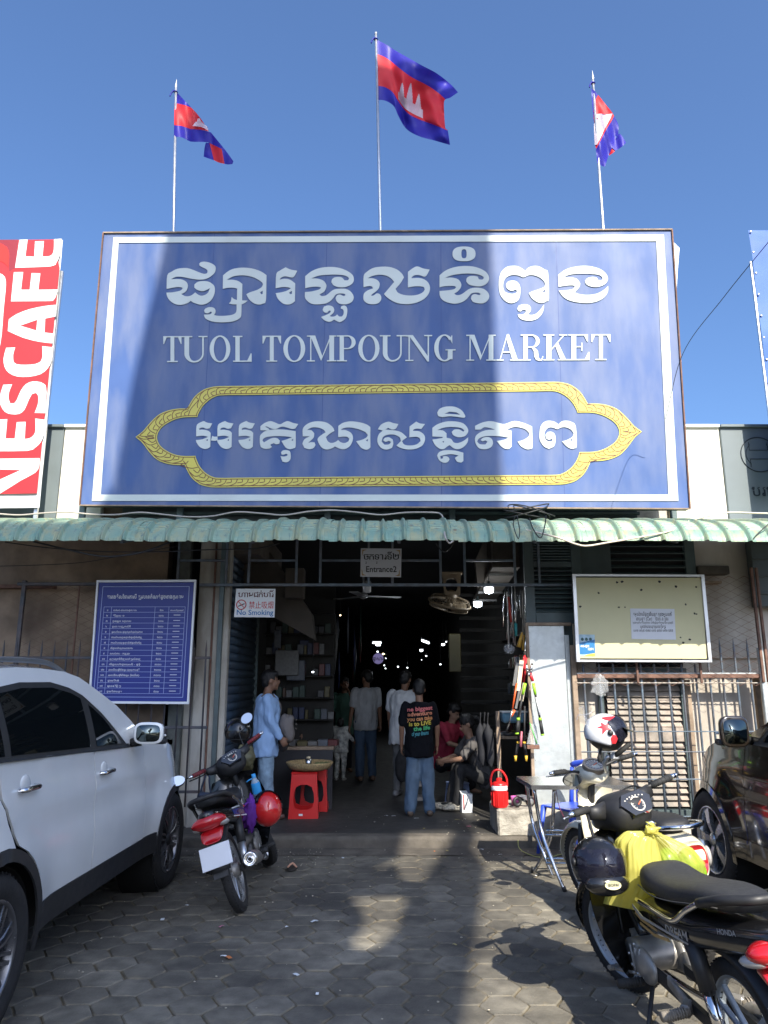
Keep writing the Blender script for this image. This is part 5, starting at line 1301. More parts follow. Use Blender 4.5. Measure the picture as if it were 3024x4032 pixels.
 if pants:
  mb=MB();pr=pant_r
  mb.ell(P['pelvis']-Vector((0,0,.02))*k,(.158*k*b,.125*k*b,.125*k))
  for s in('L','R'):
   capsule(mb,P['hip'+s],P['kn'+s],.098*k*b,.070*k*pr);an=P['an'+s]
   capsule(mb,P['kn'+s],an.lerp(P['kn'+s],.04),.070*k*pr,.060*k*pr)
  remeshed(mb,'trousers',pants,t,voxel=voxel,smooth=3,disp=(.014,13))
 if shoes:
  for s in('L','R'):
   mb=MB();a=P['an'+s]-Vector((0,.045,.045))*k;c=P['toe'+s]+Vector((0,.01,0))
   capsule(mb,Vector((a.x,a.y,.040*k+min(a.z,c.z)*0)),Vector((c.x,c.y,.034*k)),.045*k,.038*k);o=remeshed(mb,'shoe',shoes,t,voxel=.010,smooth=2)
 return t,P,R,k
bx_,by_=-1.09,8.28
q=atZ(1080,3225,FZ)
man,P,R,k=person('man in a light blue long sleeved shirt and pale jeans standing beside the black motorbike',(q.x-.13,q.y+.02,FZ),radians(-78),1.64,dict(elR=(-.235,-.05,1.10),wrR=(-.24,.05,.86),elL=(.22,.03,1.12),wrL=(.20,.16,.93),anL=(.09,.06,.08),toeL=(.10,.20,.03),head=(0,.035,1.585)),shirt=cloth_m('light_blue_shirt',(.30,.46,.72),.8,var=.05),pants=cloth_m('pale_denim',(.22,.32,.42),var=.3,scale=14),sleeve='long',bulk=1.12,shirt_len=.12,shirt_extra=1.9,pant_r=1.2,shoes=mat('brown_leather',(.09,.045,.035),.5))
m_strap=cloth_m('grey_canvas',(.17,.15,.14));
mb=MB();mb.tube(bez([P['shL']+Vector((-.06,.06,.05)),P['chest']+Vector((0,.15,.02)),P['chest']+Vector((-.12,.13,-.16)),P['pelvis']+Vector((-.16,.10,.10)),P['pelvis']+Vector((-.17,.02,.06)),P['chest']+Vector((-.13,-.135,-.15)),P['chest']+Vector((.02,-.14,.05)),P['shL']+Vector((-.06,-.04,.05))],6),.013,6)
o=mb.obj('satchel',m_strap,None);sb=thing('satchel',man.location,man.rotation_euler,label='grey canvas shoulder bag on the man in blue, hanging in front of his hip',cat='bag')
o.parent=sb;o.name='strap'
mb=MB();c=P['pelvis']+Vector((.05,.235,.10));mb.ell(c,(.13,.085,.17),Matrix.Rotation(.25,3,'X'));mb.box(c+Vector((.0,.03,.03)),(.21,.09,.24),None,.03)
remeshed(mb,'pouch',m_strap,sb,voxel=.011,smooth=3,disp=(.012,16))
mb=MB();mb.ell(P['pelvis']+Vector((.02,.20,-.06)),(.09,.07,.10));remeshed(mb,'flap',cloth_m('dark_canvas',(.04,.035,.035)),sb,voxel=.012,disp=(.012,20))
for s_ in range(3):mb=MB();mb.bar(c+Vector((-.09+.0,.10,.10-.05*s_)),c+Vector((.09,.10,.10-.05*s_)),.004,.012);mb.obj('zip',m_steel,sb)
q=atZ(1655,3212,FZ)
tee=cloth_m('black_tee',(.006,.0065,.009),.95,spec=.15)
denim=cloth_m('faded_denim',(.055,.10,.165),var=.3,scale=9,stain=(.17,.23,.29),stain_amt=.6,stain_scale=2.2)
boy,P,R,k=person('teenager seen from behind in a black T-shirt with rainbow lettering and wide jeans',(q.x,q.y,FZ),radians(2),1.53,dict(elR=(-.235,-.01,1.10),wrR=(-.235,.05,.86),elL=(.235,-.01,1.10),wrL=(.235,.05,.86),anL=(.12,-.0,.06),anR=(-.13,0,.06),toeL=(.13,.12,.03),toeR=(-.15,.12,.03)),skin=m_skin,shirt=tee,pants=denim,sleeve='short',bulk=1.02,shirt_len=.10,shirt_extra=2.2,pant_r=1.32,head_nod=-.15,shoes=mat('sandal_brown',(.10,.07,.05),.6))
cols=[(.55,.13,.13),(.60,.22,.12),(.62,.26,.10),(.60,.48,.06),(.06,.40,.16),(.05,.25,.30)]
lines_=[('ne biggest',.0,.30),('adventure',.0,.29),('you can take',0,.30),('is to LIVE',.0,.26),('the life',.02,.20),('of your dreams',.0,.20)]
sh_ob=[c for c in boy.children if c.name.startswith('shirt')][0]
from mathutils.bvhtree import BVHTree
bv=BVHTree.FromPolygons([v.co for v in sh_ob.data.vertices],[list(p.vertices)for p in sh_ob.data.polygons])
for i,(tx,dx,w)in enumerate(lines_):
 me=text_mesh(tx,1.0,'CENTER',.03);xs=[v.co.x for v in me.vertices];kx=w/(max(xs)-min(xs));mb=MB();vs=[]
 z0_=1.315-.062*i
 for v in me.vertices:
  x=v.co.x*kx+dx;z=(z0_+v.co.y*.072+.012*sin(x*9))*k
  hit=bv.ray_cast(Vector((x,-1,z)),Vector((0,1,0)))
  vs.append(Vector((x,(hit[0].y if hit[0]else-.12)-.004,z)))
 mb.add(vs,[list(p.vertices)for p in me.polygons],False);mb.obj('lettering',mat('tee_print_%d'%i,cols[i],.7,var=.1),boy,fix=False)
q=atZ(1585,3150,FZ)
m_wshirt=cloth_m('white_shirt',(.62,.63,.64))
person('person in a loose white shirt half hidden behind the teenager',(q.x+.03,q.y+.35,FZ),radians(-25),1.68,dict(head=(0,.07,1.56),neck=(0,.02,1.42)),shirt=m_wshirt,pants=cloth_m('grey_shorts',(.16,.16,.16)),sleeve='short',shirt_len=.14,shirt_extra=2.8,head_nod=-.35,bulk=1.1,shoes=mat('grey_shoe',(.25,.25,.26),.7))
cb=thing('cloth_bag',(q.x-.0,q.y+.2,0),label='black cloth bag hanging at the knee of the white shirted person',cat='bag')
mb=MB();mb.ell((0,0,.52),(.10,.06,.22));mb.tube([(0,0,.70),(0,.02,.98)],.012,6);remeshed(mb,'sack',cloth_m('black_sack',(.02,.02,.022)),cb,voxel=.012,disp=(.01,14))
q=atZ(1440,3073,FZ)
person('man seen from behind in a grey white T-shirt and blue jeans inside the hall',(q.x,q.y,FZ),radians(14),1.70,dict(head=(.02,.06,1.57),wrL=(.24,.02,.86),wrR=(-.27,-.02,.84),elR=(-.24,-.04,1.1)),shirt=cloth_m('grey_white_tee',(.40,.41,.43)),pants=cloth_m('dark_denim',(.05,.085,.14)),sleeve='short',bulk=1.08,shirt_len=.06,shirt_extra=1.6,pant_r=1.15,head_nod=-.2,head_turn=.5,shoes=mat('tan_sandal',(.16,.10,.07),.7))
q=atZ(1352,3040,FZ)
person('woman in a green top standing in the dim hall with one hand at her mouth',(q.x,q.y,FZ),radians(200),1.58,dict(elR=(-.22,.10,1.12),wrR=(-.05,.17,1.42),elL=(.22,-.02,1.10),wrL=(.23,.02,.88),hdR=(-.02,.13,1.50)),skin=m_skin,shirt=cloth_m('green_top',(.10,.22,.17)),pants=cloth_m('dark_trousers',(.03,.035,.05)),sleeve='short',hair='bob',shirt_len=.16,shirt_extra=1.4)
q=atZ(1335,3072,FZ)
m_pyj=mat('patterned_pyjama',(.78,.78,.74),.85,var=.1,stain=(.12,.14,.15),stain_amt=.8,stain_scale=16)
person('small child in grey patterned pyjamas seen from behind beside the woman in green',(q.x+.02,q.y-.05,FZ),radians(-12),.98,dict(head=(0,.0,1.52),wrR=(-.30,.14,1.12),elR=(-.26,-.02,1.16),elL=(.26,0,1.16),wrL=(.34,.12,1.02)),shirt=m_pyj,pants=m_pyj,sleeve='long',bulk=1.25,shirt_len=.08,hair='bob',shoes=mat('pale_shoe',(.40,.38,.36),.7),voxel=.011,cat='child')
q=atZ(1130,3130,FZ)
person('person in a dark green shirt in the shade behind the man in blue',(q.x+.03,q.y+.35,FZ),radians(150),1.60,None,shirt=cloth_m('dark_green_shirt',(.025,.05,.045)),pants=cloth_m('dark_blue_trousers',(.02,.03,.05)),sleeve='short')
SE=dict(pelvis=(0,0,.40),chest=(0,.14,.72),neck=(0,.20,.90),head=(0,.27,1.04),shL=(.175,.18,.85),shR=(-.175,.18,.85),hipL=(.09,.02,.38),hipR=(-.09,.02,.38),knL=(.15,.40,.47),knR=(-.15,.40,.47),anL=(.14,.40,.08),anR=(-.14,.40,.08),toeL=(.15,.54,.03),toeR=(-.15,.54,.03),elL=(.20,.36,.64),elR=(-.20,.36,.64),wrL=(.08,.56,.60),wrR=(-.08,.56,.60))
q=atZ(1770,3130,FZ)
S1=dict(SE);S1.update(chest=(0,.10,.78),neck=(.0,.17,.98),head=(.0,.22,1.12),shL=(.185,.14,.92),shR=(-.185,.14,.92),elL=(.24,.30,.70),elR=(-.22,.32,.70),wrL=(.06,.50,.62),wrR=(-.05,.50,.62),pelvis=(0,0,.42))
person('person in a crimson polo shirt sitting on a low stool and leaning forward',(q.x-.06,q.y+.30,FZ),radians(228),1.66,S1,skin=m_skin2,shirt=cloth_m('crimson_shirt',(.35,.025,.055)),pants=cloth_m('black_trousers',(.015,.015,.02)),sleeve='short',bulk=1.12,head_nod=-.55)
q=atZ(1840,3200,FZ)
S2=dict(SE);S2.update(knL=(.10,.38,.50),anL=(.10,.46,.07),toeL=(.10,.60,.03),knR=(-.12,.36,.52),anR=(-.12,.42,.07),toeR=(-.12,.56,.03),head=(0,.24,1.06))
person('woman in grey with a ponytail crouching on a low stool by the concrete block',(q.x+.27,q.y+.30,FZ),radians(97),1.60,S2,skin=m_skin2,shirt=cloth_m('charcoal_shirt',(.085,.08,.08)),pants=cloth_m('black_pants',(.022,.022,.024)),sleeve='short',bulk=1.05,hair='tail',head_nod=-.5,shoes=mat('cream_shoe',(.42,.38,.33),.6),shirt_len=.03)
wb_=thing('waist_bag',(q.x+.12,q.y+.20,FZ+.48),label='black waist bag worn by the crouching woman in grey',cat='bag')
mb=MB();mb.ell((0,0,0),(.09,.06,.06));mb.tube([(-.05,0,.02),(.18,.04,.03),(.30,.10,.02)],.018,8);remeshed(mb,'pouch',cloth_m('black_bag',(.018,.018,.02)),wb_,voxel=.010,disp=(.006,20))
#  things around the entrance
def stool(loc,m,lab,h=.46,w=.30,rot=0.0,group=None,name='plastic_stool'):
 t=thing(name,loc,(0,0,rot),label=lab,cat='stool',group=group)
 tw=w*.42;bw=w*.5
 mb=MB();mb.box((0,0,h-.012),(2*tw+.02,2*tw+.02,.024),None,.01);mb.obj('seat',m,t)
 for a in range(4):
  Rz=Matrix.Rotation(a*pi/2,3,'Z')
  O=[(-tw,h-.02),(tw,h-.02),(bw,0),(bw-.055,0),(tw-.035+.012,h*.16+.0),(-tw+.035-.012,h*.16),(-bw+.055,0),(-bw,0)]
  O=[(-tw,h-.02),(tw,h-.02),(bw,0),(-bw,0)]
  Hh=[(-tw*.62,h*.68),(tw*.62,h*.68),(bw*.60,h*.24),(-bw*.60,h*.24)]
  H2=[(-bw*.70,.0),(bw*.70,.0)]
  f=lambda x,z,q,Rz=Rz:Rz@Vector((x,-(bw+(tw-bw)*z/h)+q,z))
  mb=MB();mb.prism(O,f,0,.010,[smooth_poly(Hh,3,100)]);mb.obj('side',m,t)
 return t
m_red=mat('red_plastic',(.62,.015,.015),.35,var=.05)
q=atZ(1185,3222,FZ)
stool((q.x+.02,q.y+.12,FZ),m_red,'front red plastic stool carrying the woven tray',.50,.34,.06,'red stools under the tray')
stool((q.x+.10,q.y+.60,FZ),m_red,'second red plastic stool just behind the one that carries the tray',.50,.34,.0,'red stools under the tray')
mb=MB();mb.add([Vector((q.x+.0,q.y-.062,FZ+.035))+Vector(p)for p in((-.02,0,0),(.025,0,0),(.025,0,.022),(-.02,0,.022))],[(0,1,2,3)]);mb.obj('sticker',m_white,label='white sticker on the foot of the front red stool',cat='sticker')
m_weave=mat('woven_bamboo',(.38,.27,.13),.8,var=.35,scale=45,bump=.6,bscale=120)
bk=thing('woven_tray',(q.x+.07,q.y+.16,FZ+.51),(radians(0),0,0),label='wide woven bamboo tray lying on the red stools',cat='basket')
mb=MB();mb.lathe((0,0,0),(0,0,1),[(.001,.012),(.16,.012),(.22,.03),(.265,.085),(.275,.09),(.278,.08),(.235,.015),(.17,-.005),(.001,-.005)],40);mb.obj('tray',m_weave,bk)
for i in range(4):mb=MB();mb.torus((0,0,.022+.018*i),(0,0,1),.222+.0148*i,.004,40,6);mb.obj('cane_ring',m_weave,bk)
mb=MB();mb.lathe((q.x+.06,q.y+.12,FZ+.53),(0,0,1),[(.001,0),(.035,0),(.038,.11),(.036,.11),(.033,.01),(.001,.01)],20);mug=mb.obj('tin_mug',m_steel,label='tin mug of pale sticks standing in the woven tray',cat='mug')
mb=MB();rr=random.Random(2)
for i in range(7):a=Vector((q.x+.06+rr.uniform(-.015,.015),q.y+.12+rr.uniform(-.015,.015),FZ+.56));mb.cyl(a,a+Vector((rr.uniform(-.02,.02),rr.uniform(-.02,.02),.10)),.006,n=6)
mb.obj('stick',mat('pale_stick',(.6,.5,.32),.7),mug,kind='stuff')
for i in range(3):
 crumple('leaf_parcel',(q.x+.16+.05*i,q.y+.16+.02*i,FZ+.555),(.05,.05,.035),mat('banana_leaf',(.10,.13,.045),.6,var=.3,scale=20),None,5+i,label=['leaf wrapped parcel next to the tin mug','middle leaf wrapped parcel in the tray','leaf wrapped parcel at the right rim of the tray'][i],cat='food',group='leaf parcels in the tray')
mb=MB()
for i in range(60):
 a=rr.uniform(0,6.28);r_=rr.uniform(.05,.22);mb.ell((q.x+.07+r_*cos(a),q.y+.16+r_*sin(a),FZ+.53),(.012,.010,.008),nu=6,nv=4)
mb.obj('peanuts',mat('peanut',(.5,.36,.2),.8),kind='stuff')
q=atZ(1795,3165,FZ);stool((q.x+.03,q.y+.05,FZ),mat('blue_white_plastic',(.30,.38,.62),.4,var=.05),'low pale blue stool beside the boy in the black T-shirt',.26,.26,.3)
q=atZ(1672,3150,FZ);stool((q.x-.05,q.y+.05,FZ),mat('beige_plastic',(.36,.33,.30),.5),'small beige stool behind the jeans of the teenager',.24,.24,.1)
q=atZ(1838,3200,FZ);wc=thing('white_carton',(q.x,q.y+.03,FZ),(0,0,.15),label='white carton with a red strip on the floor beside the speckled clogs',cat='box')
kids_box(wc,'box',m_white,(0,0,.105),(.13,.09,.21),bev=.003);kids_box(wc,'red_strip',m_redp,(-.042,-.0465,.12),(.012,.003,.17));kids_box(wc,'open_flap',m_white,(-.02,.02,.22),(.09,.09,.004),Matrix.Rotation(.35,3,'X'))
m_clog=mat('speckled_clog',(.72,.66,.52),.6,var=.05,stain=(.16,.15,.14),stain_amt=.9,stain_scale=36)
for i,(u,v,rz)in enumerate(((1735,3190,1.35),(1790,3195,1.65))):
 q=atZ(u,v,FZ);t=thing('clog',(q.x,q.y,FZ),(0,0,rz),label=['left one of the two speckled cream clogs in front of the seated pair','right one of the two speckled cream clogs, nearer the white carton'][i],cat='shoe',group='speckled clogs on the entrance floor')
 mb=MB();st=[]
 def clogf(p):return p
 rings=[]
 for s_,w_,h_,z_ in((-.13,.028,.03,.032),(-.115,.042,.045,.04),(-.05,.045,.035,.035),(.02,.052,.05,.045),(.08,.055,.042,.042),(.125,.040,.028,.034),(.145,.012,.010,.03)):
  rings.append([Vector((w_*cos(2*pi*j/14),s_,z_+h_*sin(2*pi*j/14)*(.9 if sin(2*pi*j/14)>0 else.75)))for j in range(14)])
 mb.loft(rings);mb.obj('upper',m_clog,t)
 mb=MB();mb.ell((0,-.055,.075),(.034,.058,.018));mb.obj('opening',m_black,t)
 mb=MB();mb.tube(bez([(.048,-.02,.055),(.045,-.09,.075),(0,-.13,.085),(-.045,-.09,.075),(-.048,-.02,.055)],5),.009,6);mb.obj('heel_strap',m_clog,t)
 mb=MB()
 for a in range(8):mb.ell((.035*cos(a*.8),.05+.022*(a%4),.088-.012*abs(cos(a*.8))),(.005,.005,.004),nu=6,nv=4)
 mb.obj('hole',m_black,t,kind='stuff')
A_=atZ(1985,3292,FZ-.02);
cbk=thing('concrete_block',(0,0,0),label='rough whitewashed concrete block at the right end of the entrance step',cat='block')
m_blk=mat('rough_whitewash',(.42,.39,.33),.9,var=.25,scale=12,bump=.9,bscale=45,stain=(.14,.12,.09),stain_amt=.6,stain_scale=4)
bxA,bxB=atZ(1962,3292,FZ).x,2.18
mb=MB();mb.box(((bxA+bxB)/2,8.03+.28,FZ+.12),(bxB-bxA,.60,.27),None,.02)
o=mb.obj('block',m_blk,cbk);m_=o.modifiers.new('s','SUBSURF');m_.levels=4;m_.render_levels=4;m_.subdivision_type='SIMPLE';baked(o)
for v in o.data.vertices:v.co+=v.normal*(.010*noise.noise(v.co*9)+.006*noise.noise(v.co*28))
BT=FZ+.255
q=atZ(1968,3168,BT);q.y=8.12;q.x=atY(1966,3100,8.12).x
jg=thing('water_jug',(q.x,q.y,BT),label='red insulated water jug with white band standing on the concrete block',cat='jug')
mb=MB();mb.lathe((0,0,0),(0,0,1),[(.001,0),(.072,0),(.078,.01),(.080,.13),(.082,.17)],28);mb.obj('body',m_red,jg)
mb=MB();mb.lathe((0,0,0),(0,0,1),[(.083,.17),(.085,.18),(.083,.205),(.076,.215)],28);mb.obj('white_band',m_white,jg)
mb=MB();mb.lathe((0,0,0),(0,0,1),[(.080,.214),(.078,.235),(.05,.25),(.03,.255),(.028,.285),(.001,.29)],28);mb.obj('lid',m_red,jg)
mb=MB();mb.tube(bez([(-.082,0,.20),(-.085,0,.28),(-.05,0,.355),(.02,0,.36),(.075,0,.29),(.082,0,.20)],6),.011,8);mb.obj('handle',m_red,jg)
mb=MB()
for a in range(10):mb.bar((.081*cos(a*.628),.081*sin(a*.628),.02),(.083*cos(a*.628),.083*sin(a*.628),.15),.012,.006)
mb.obj('rib',m_red,jg,kind='stuff')
cs=thing('castor_wheel',(atY(2055,3100,8.1).x,8.10,BT),(0,0,.3),label='grey castor wheel lying on the concrete block right of the red jug',cat='castor')
mb=MB();mb.torus((.09,0,.055),(0,1,.1),.038,.017,24,10);mb.obj('tyre',m_cable,cs);mb=MB();mb.cyl((.09,-.02,.055),(.09,.02,.055),.028,n=16);mb.bar((.09,-.025,.055),(.0,-.03,.11),.004,.03);mb.bar((.09,.025,.055),(.0,.03,.11),.004,.03);mb.box((-.01,0,.115),(.09,.08,.008));mb.obj('fork',m_alu,cs)
mb=MB();mb.torus((-.06,0,.06),(0,1,0),.035,.018,20,8);mb.obj('tyre',m_cable,cs)
mb=MB();mb.lathe((atY(2030,3100,8.2).x,8.24,BT),(0,0,1),[(.001,0),(.04,0),(.05,.09),(.047,.09),(.001,.02)],20);mb.obj('pink_cup',mat('pink_plastic',(.5,.12,.35),.4),label='pink plastic cup behind the castor wheel on the block',cat='cup')
mb=MB();mb.box((atY(1962,2900,8.7).x,8.7,.75),(.045,.04,1.1),None,.004);mb.obj('timber_batten',m_wood,label='upright grey timber batten behind the red water jug',cat='batten')
for i,(u,y)in enumerate(((1895,8.9),(1925,8.8),(1912,9.0))):
 x=atY(u,2900,y).x;mb=MB();mb.tube(bez([(x,y,1.28),(x-.01,y,1.12),(x+.02*i,y,.92),(x+.01,y,.72),(x,y,.70)],4),[.006]*4+[.03,.055,.06,.055]+[.05]*4+[.03]*4+[.01],9)
 mb.obj('folded_umbrella',cloth_m('dark_umbrella',(.012,.013,.018)),label=['dark folded umbrella hanging nearest the seated woman','dark folded umbrella hanging beside the timber batten','dark folded umbrella hanging behind the other two'][i],cat='umbrella',group='folded umbrellas at the stall')
crumple('plastic_bag',atZ(2060,3290,.03)+Vector((0,-.02,.10)),(.20,.10,.09),m_clear,None,8,6,label='crumpled clear plastic bag on the step below the concrete block',cat='plastic bag')
mb=MB();mb.tube(bez([atZ(2040,3290,.1)+Vector((0,-.02,.02)),atZ(2045,3340,.02),atZ(2100,3370,.012),atZ(2160,3375,.012),atZ(2220,3360,.012)],8),.004,5);mb.obj('strapping',mat('yellow_strap',(.5,.5,.15),.5),label='yellow green packing strap trailing off the step',cat='strap')
rr=random.Random(21)
m_pap=[mat('litter_white',(.65,.67,.68),.7),mat('litter_orange',(.6,.2,.06),.7),mat('litter_pink',(.6,.2,.3),.7),mat('litter_leaf',(.35,.30,.12),.8)]
lit=[(430+585,3370,0),(1350,3378,0),(1238,3628,0),(1165,3838,0),(1250,3913,0),(880,3765,0),(1710,3352,1),(1760,3350,3),(1755,3375,3),(1845,3254,2),(1895,3345,0),(1970,3365,0),(2110,3448,0),(1520,3212,0),(1550,3213,0),(1640,3222,0),(1670,3262,3),(872,3648,2),(1130,3650,0),(735,3565,0),(1830,3225,0),(1800,3228,3),(900,3770,1),(640,3620,0),(1570,3300,3),(1790,3720,3),(680,3435,0)]
for i,(u,v,c)in enumerate(lit):
 z=FZ if v<3300 else.006
 p=atZ(u,v,z+.004);mb=MB();a=rr.uniform(0,3);L=rr.uniform(.012,.030)
 mb.grid(lambda s_,t_:p+Vector(((s_-.5)*2*L*cos(a)-(t_-.5)*L*sin(a),(s_-.5)*2*L*sin(a)+(t_-.5)*L*cos(a),.002+.009*abs(noise.noise(Vector((s_*3+i,t_*3,i)))))),4,3,False)
 mb.obj('paper_scrap',m_pap[c],label='scrap of %s litter on the %s'%(['white paper','orange wrapper','pink wrapper','dry leaf'][c],'entrance floor' if v<3300 else 'paving'),cat='litter',group='bits of litter',fix=False)
mb=MB()
for i in range(420):
 x,y=rr.uniform(-2.2,2.4),rr.uniform(3.6,9.2);z=FZ if y>STEP_Y else 0
 if i%3:x,y=rr.uniform(-2.3,-.6),rr.uniform(7.2,7.95)
 if i%3==2:x,y=rr.uniform(.6,2.4),rr.uniform(7.3,9.0)
 z=FZ if y>STEP_Y+.05 else.004
 s_=rr.uniform(.002,.006);mb.ell((x,y,z+s_*.5),(s_*1.5,s_,s_*.7),nu=5,nv=3)
mb.obj('grit',mat('pale_grit',(.42,.38,.3),.9),kind='stuff')
#  folding steel table and plastic chairs
tb_=thing('folding_table',(0,0,0),label='folding stainless steel table standing right of the entrance',cat='table')
TZ=.785
c1,c2,c3,c4=atZ(2092,3092,TZ),atZ(2012,3061,TZ),atZ(2345,3061,TZ),atZ(2420,3092,TZ)
c1=Vector((atZ(2092,3092,TZ).x,atZ(2092,3092,TZ).y,TZ));
X0,X1,Y0,Y1=c1.x,c1.x+.62,c1.y,c1.y+1.05
X1=X0+.85
P4=[Vector((X0,Y0,TZ)),Vector((X1,Y0,TZ)),Vector((X1-.02,Y0+.60,TZ)),Vector((X0-.02,Y0+.60,TZ))]
mb=MB();mb.add(P4+[p-Vector((0,0,.035))for p in P4],[(0,1,2,3),(7,6,5,4),(0,4,5,1),(1,5,6,2),(2,6,7,3),(3,7,4,0)]);mb.obj('table_top',m_steel,tb_)
def leg(P):mb=MB();mb.tube(bez(P,6),.0155,10);mb.obj('leg',m_chrome,tb_)
yb=Y0+.12;yt=Y0+.50
leg([(X0+.05,yb+.04,TZ-.03),(X0+.09,yb,.42),(X0+.14,yb-.16,.20),(X0+.21,yb-.24,.0)])
leg([(X0+.24,yb+.10,TZ-.03),(X0+.20,yb+.10,.40),(X0+.16,yb+.26,.18),(X0+.07,yb+.34,.0)])
leg([(X0+.05,yt,TZ-.03),(X0+.09,yt,.42),(X0+.14,yt-.16,.20),(X0+.21,yt-.22,.0)])
leg([(X1-.05,yb+.04,TZ-.03),(X1-.08,yb,.42),(X1-.02,yb-.10,.20),(X1+.02,yb-.16,.0)])
leg([(X1-.05,yt,TZ-.03),(X1-.08,yt,.42),(X1-.02,yt-.1,.2),(X1+.02,yt-.16,.0)])
for z,y in((.40,yb+.05),(.36,yb+.08),(.17,yb+.1),(.13,yb+.12)):
 mb=MB();mb.tube([(X0+.14,y,z),(X1,y,z)],.012,8);mb.obj('cross_bar',m_chrome,tb_)
mb=MB();mb.cyl((X0+.07,yb+.34,0),(X0+.075,yb+.34,.05),.019,n=10);mb.cyl((X0+.21,yb-.24,0),(X0+.2,yb-.235,.035),.018,n=10);mb.obj('foot_cap',m_cable,tb_,kind='stuff')
mb=MB();mb.tube(bez([(X0+.24,yb+.05,TZ-.04),(X0+.26,yb+.05,.6),(X0+.30,yb+.05,.50)],5),.003,5);mb.obj('tie_string',mat('maroon_string',(.2,.04,.08),.7),tb_)
def chair(loc,rz,m,lab,group=None):
 t=thing('plastic_chair',loc,(0,0,rz),label=lab,cat='chair',group=group)
 mb=MB();mb.box((0,0,.44),(.42,.42,.02),None,.01);mb.obj('seat',m,t)
 for sx in(-1,1):
  for sy in(-1,1):
   mb=MB();mb.tube([(sx*.19,sy*.19,.44),(sx*.215,sy*.22,.22),(sx*.235,sy*.25,0)],[.030,.022,.018],8);mb.obj('leg',m,t)
 def bk_(x,z):return Vector((x,.205+.10*(z-.44)-.9*x*x*.6,z))
 for sx in(-1,1):
  mb=MB();mb.tube([bk_(sx*.20,z)for z in(.44,.55,.68,.78)],[.024,.022,.022,.02],8);mb.obj('back_post',m,t)
 mb=MB();mb.tube([bk_(x,.80+.035*(1-(x/.21)**2))for x in[-.21+.42*i/12 for i in range(13)]],[.022]+[.030]*11+[.022],8);mb.obj('top_rail',m,t)
 for x in(-.13,-.065,0,.065,.13):
  mb=MB();mb.bar(bk_(x,.46),bk_(x,.80),.028,.008,up=(0,1,0));mb.obj('back_slat',m,t)
 return t
m_bpl=mat('blue_plastic',(.035,.085,.52),.38,var=.06)
q=atZ(2240,3330,0)
chair((q.x-.05,7.66,0),radians(-60),m_bpl,'blue plastic chair beyond the steel table')
#  hall interior: lamps, fan, stalls
m_lamp=mat('lamp_glow',(.9,.95,1),.4,var=0,emit=(.85,.93,1.0),estr=4.0)
m_lampw=mat('lamp_glow_warm',(1,.9,.7),.4,var=0,emit=(1.0,.75,.4),estr=6.0)
def lamp(u,v,Y,r,lab,warm=False,g='lamps hanging in the hall',light=0.0):
 p=atY(u,v,Y);t=thing('hanging_lamp',p,label=lab,cat='lamp',group=g)
 mb=MB();mb.lathe((0,0,0),(0,0,1),[(.001,-r*.75),(r*.6,-r*.6),(r*.92,-r*.45),(r,0),(r,r*.55),(r*.95,r*.6)],20);mb.obj('bulb',m_lampw if warm else m_lamp,t)
 mb=MB();mb.lathe((0,0,0),(0,0,1),[(r*.95,r*.6),(r*.6,r*.95),(r*.3,r*1.2),(r*.28,r*1.9),(.001,r*1.95)],16);mb.obj('cap',m_dkgreen,t)
 mb=MB();mb.tube([(0,0,r*1.9),(0,0,r*1.9+.5)],.004,5);mb.obj('flex',m_cable,t)
 if light:
  l=bpy.data.lights.new('lamp_light','POINT');l.energy=light;l.shadow_soft_size=r;l.color=(.85,.92,1)
  o=bpy.data.objects.new('lamp_light',l);COL.objects.link(o);o.parent=t;o.location=(0,0,-r*1.1)
 return t
lamp(1925,2324,9.1,.058,'bright lamp nearest the grille at the right side of the hall',light=5)
lamp(1881,2379,9.7,.056,'bright lamp second from the grille, lower left of the nearest one',light=4)
far=[(1659,2561,14,.05,0),(1745,2538,13,.045,0),(1487,2566,16,.03,0),(1509,2575,16,.035,1),(1678,2583,17,.03,0),(1734,2616,15,.025,0),(1567,2625,20,.03,0),(1604,2629,20,.03,0),(1513,2620,22,.03,0),(1518,2632,24,.03,0),(1303,2544,12,.03,0),(1660,2598,22,.02,0),(1340,2423,13,.02,1),(1519,2592,20,.02,0),(1757,2527,14,.02,0),(1232,2646,10.2,.024,0)]
wh=['below the round purple sign','in the middle depth of the hall']
for i,(u,v,Y,r,w)in enumerate(far):
 lamp(u,v,Y,r*.6,'%s lamp %s, %s'%('warm' if w else 'white',['nearest the hall axis on the right','beside the tilted tube lamp','above the round purple sign','just right of the round sign','small and low right of the axis','farthest right in the hall','low at the left of the pair in the centre','low at the right of the pair in the centre','under the round sign','lowest under the round sign','hanging near the ochre tube','tiny, far right of the axis','high and alone at the left','tiny, next to the round sign','tiny, above the nearest right one','over the left counter'][i],'far inside the hall'),bool(w),light=6 if i in(0,6)else 0)
for i,(u,v,Y,w)in enumerate(((1484,2531,14,.16),(1489,2540,16,.10),(1675,2527,13,.14))):
 p=atY(u,v,Y);t=thing('tube_lamp',p,label=['white tube lamp above the round purple sign','shorter tube lamp just under the first one','tilted tube lamp right of the hall axis'][i],cat='lamp',group='tube lamps in the hall')
 R_=Matrix.Rotation(.35 if i==2 else 0,3,'Y');mb=MB();mb.box((0,0,0),(w*1.0,.03,.03),R_,.005);mb.obj('tube',m_lamp,t);mb=MB();mb.box((0,0,.03),(w*1.1,.05,.02),R_);mb.obj('batten',m_white,t)
p=atY(1489,2593,13);t=thing('round_hanging_sign',p,label='round lilac sign with Khmer lettering hanging in the hall',cat='sign')
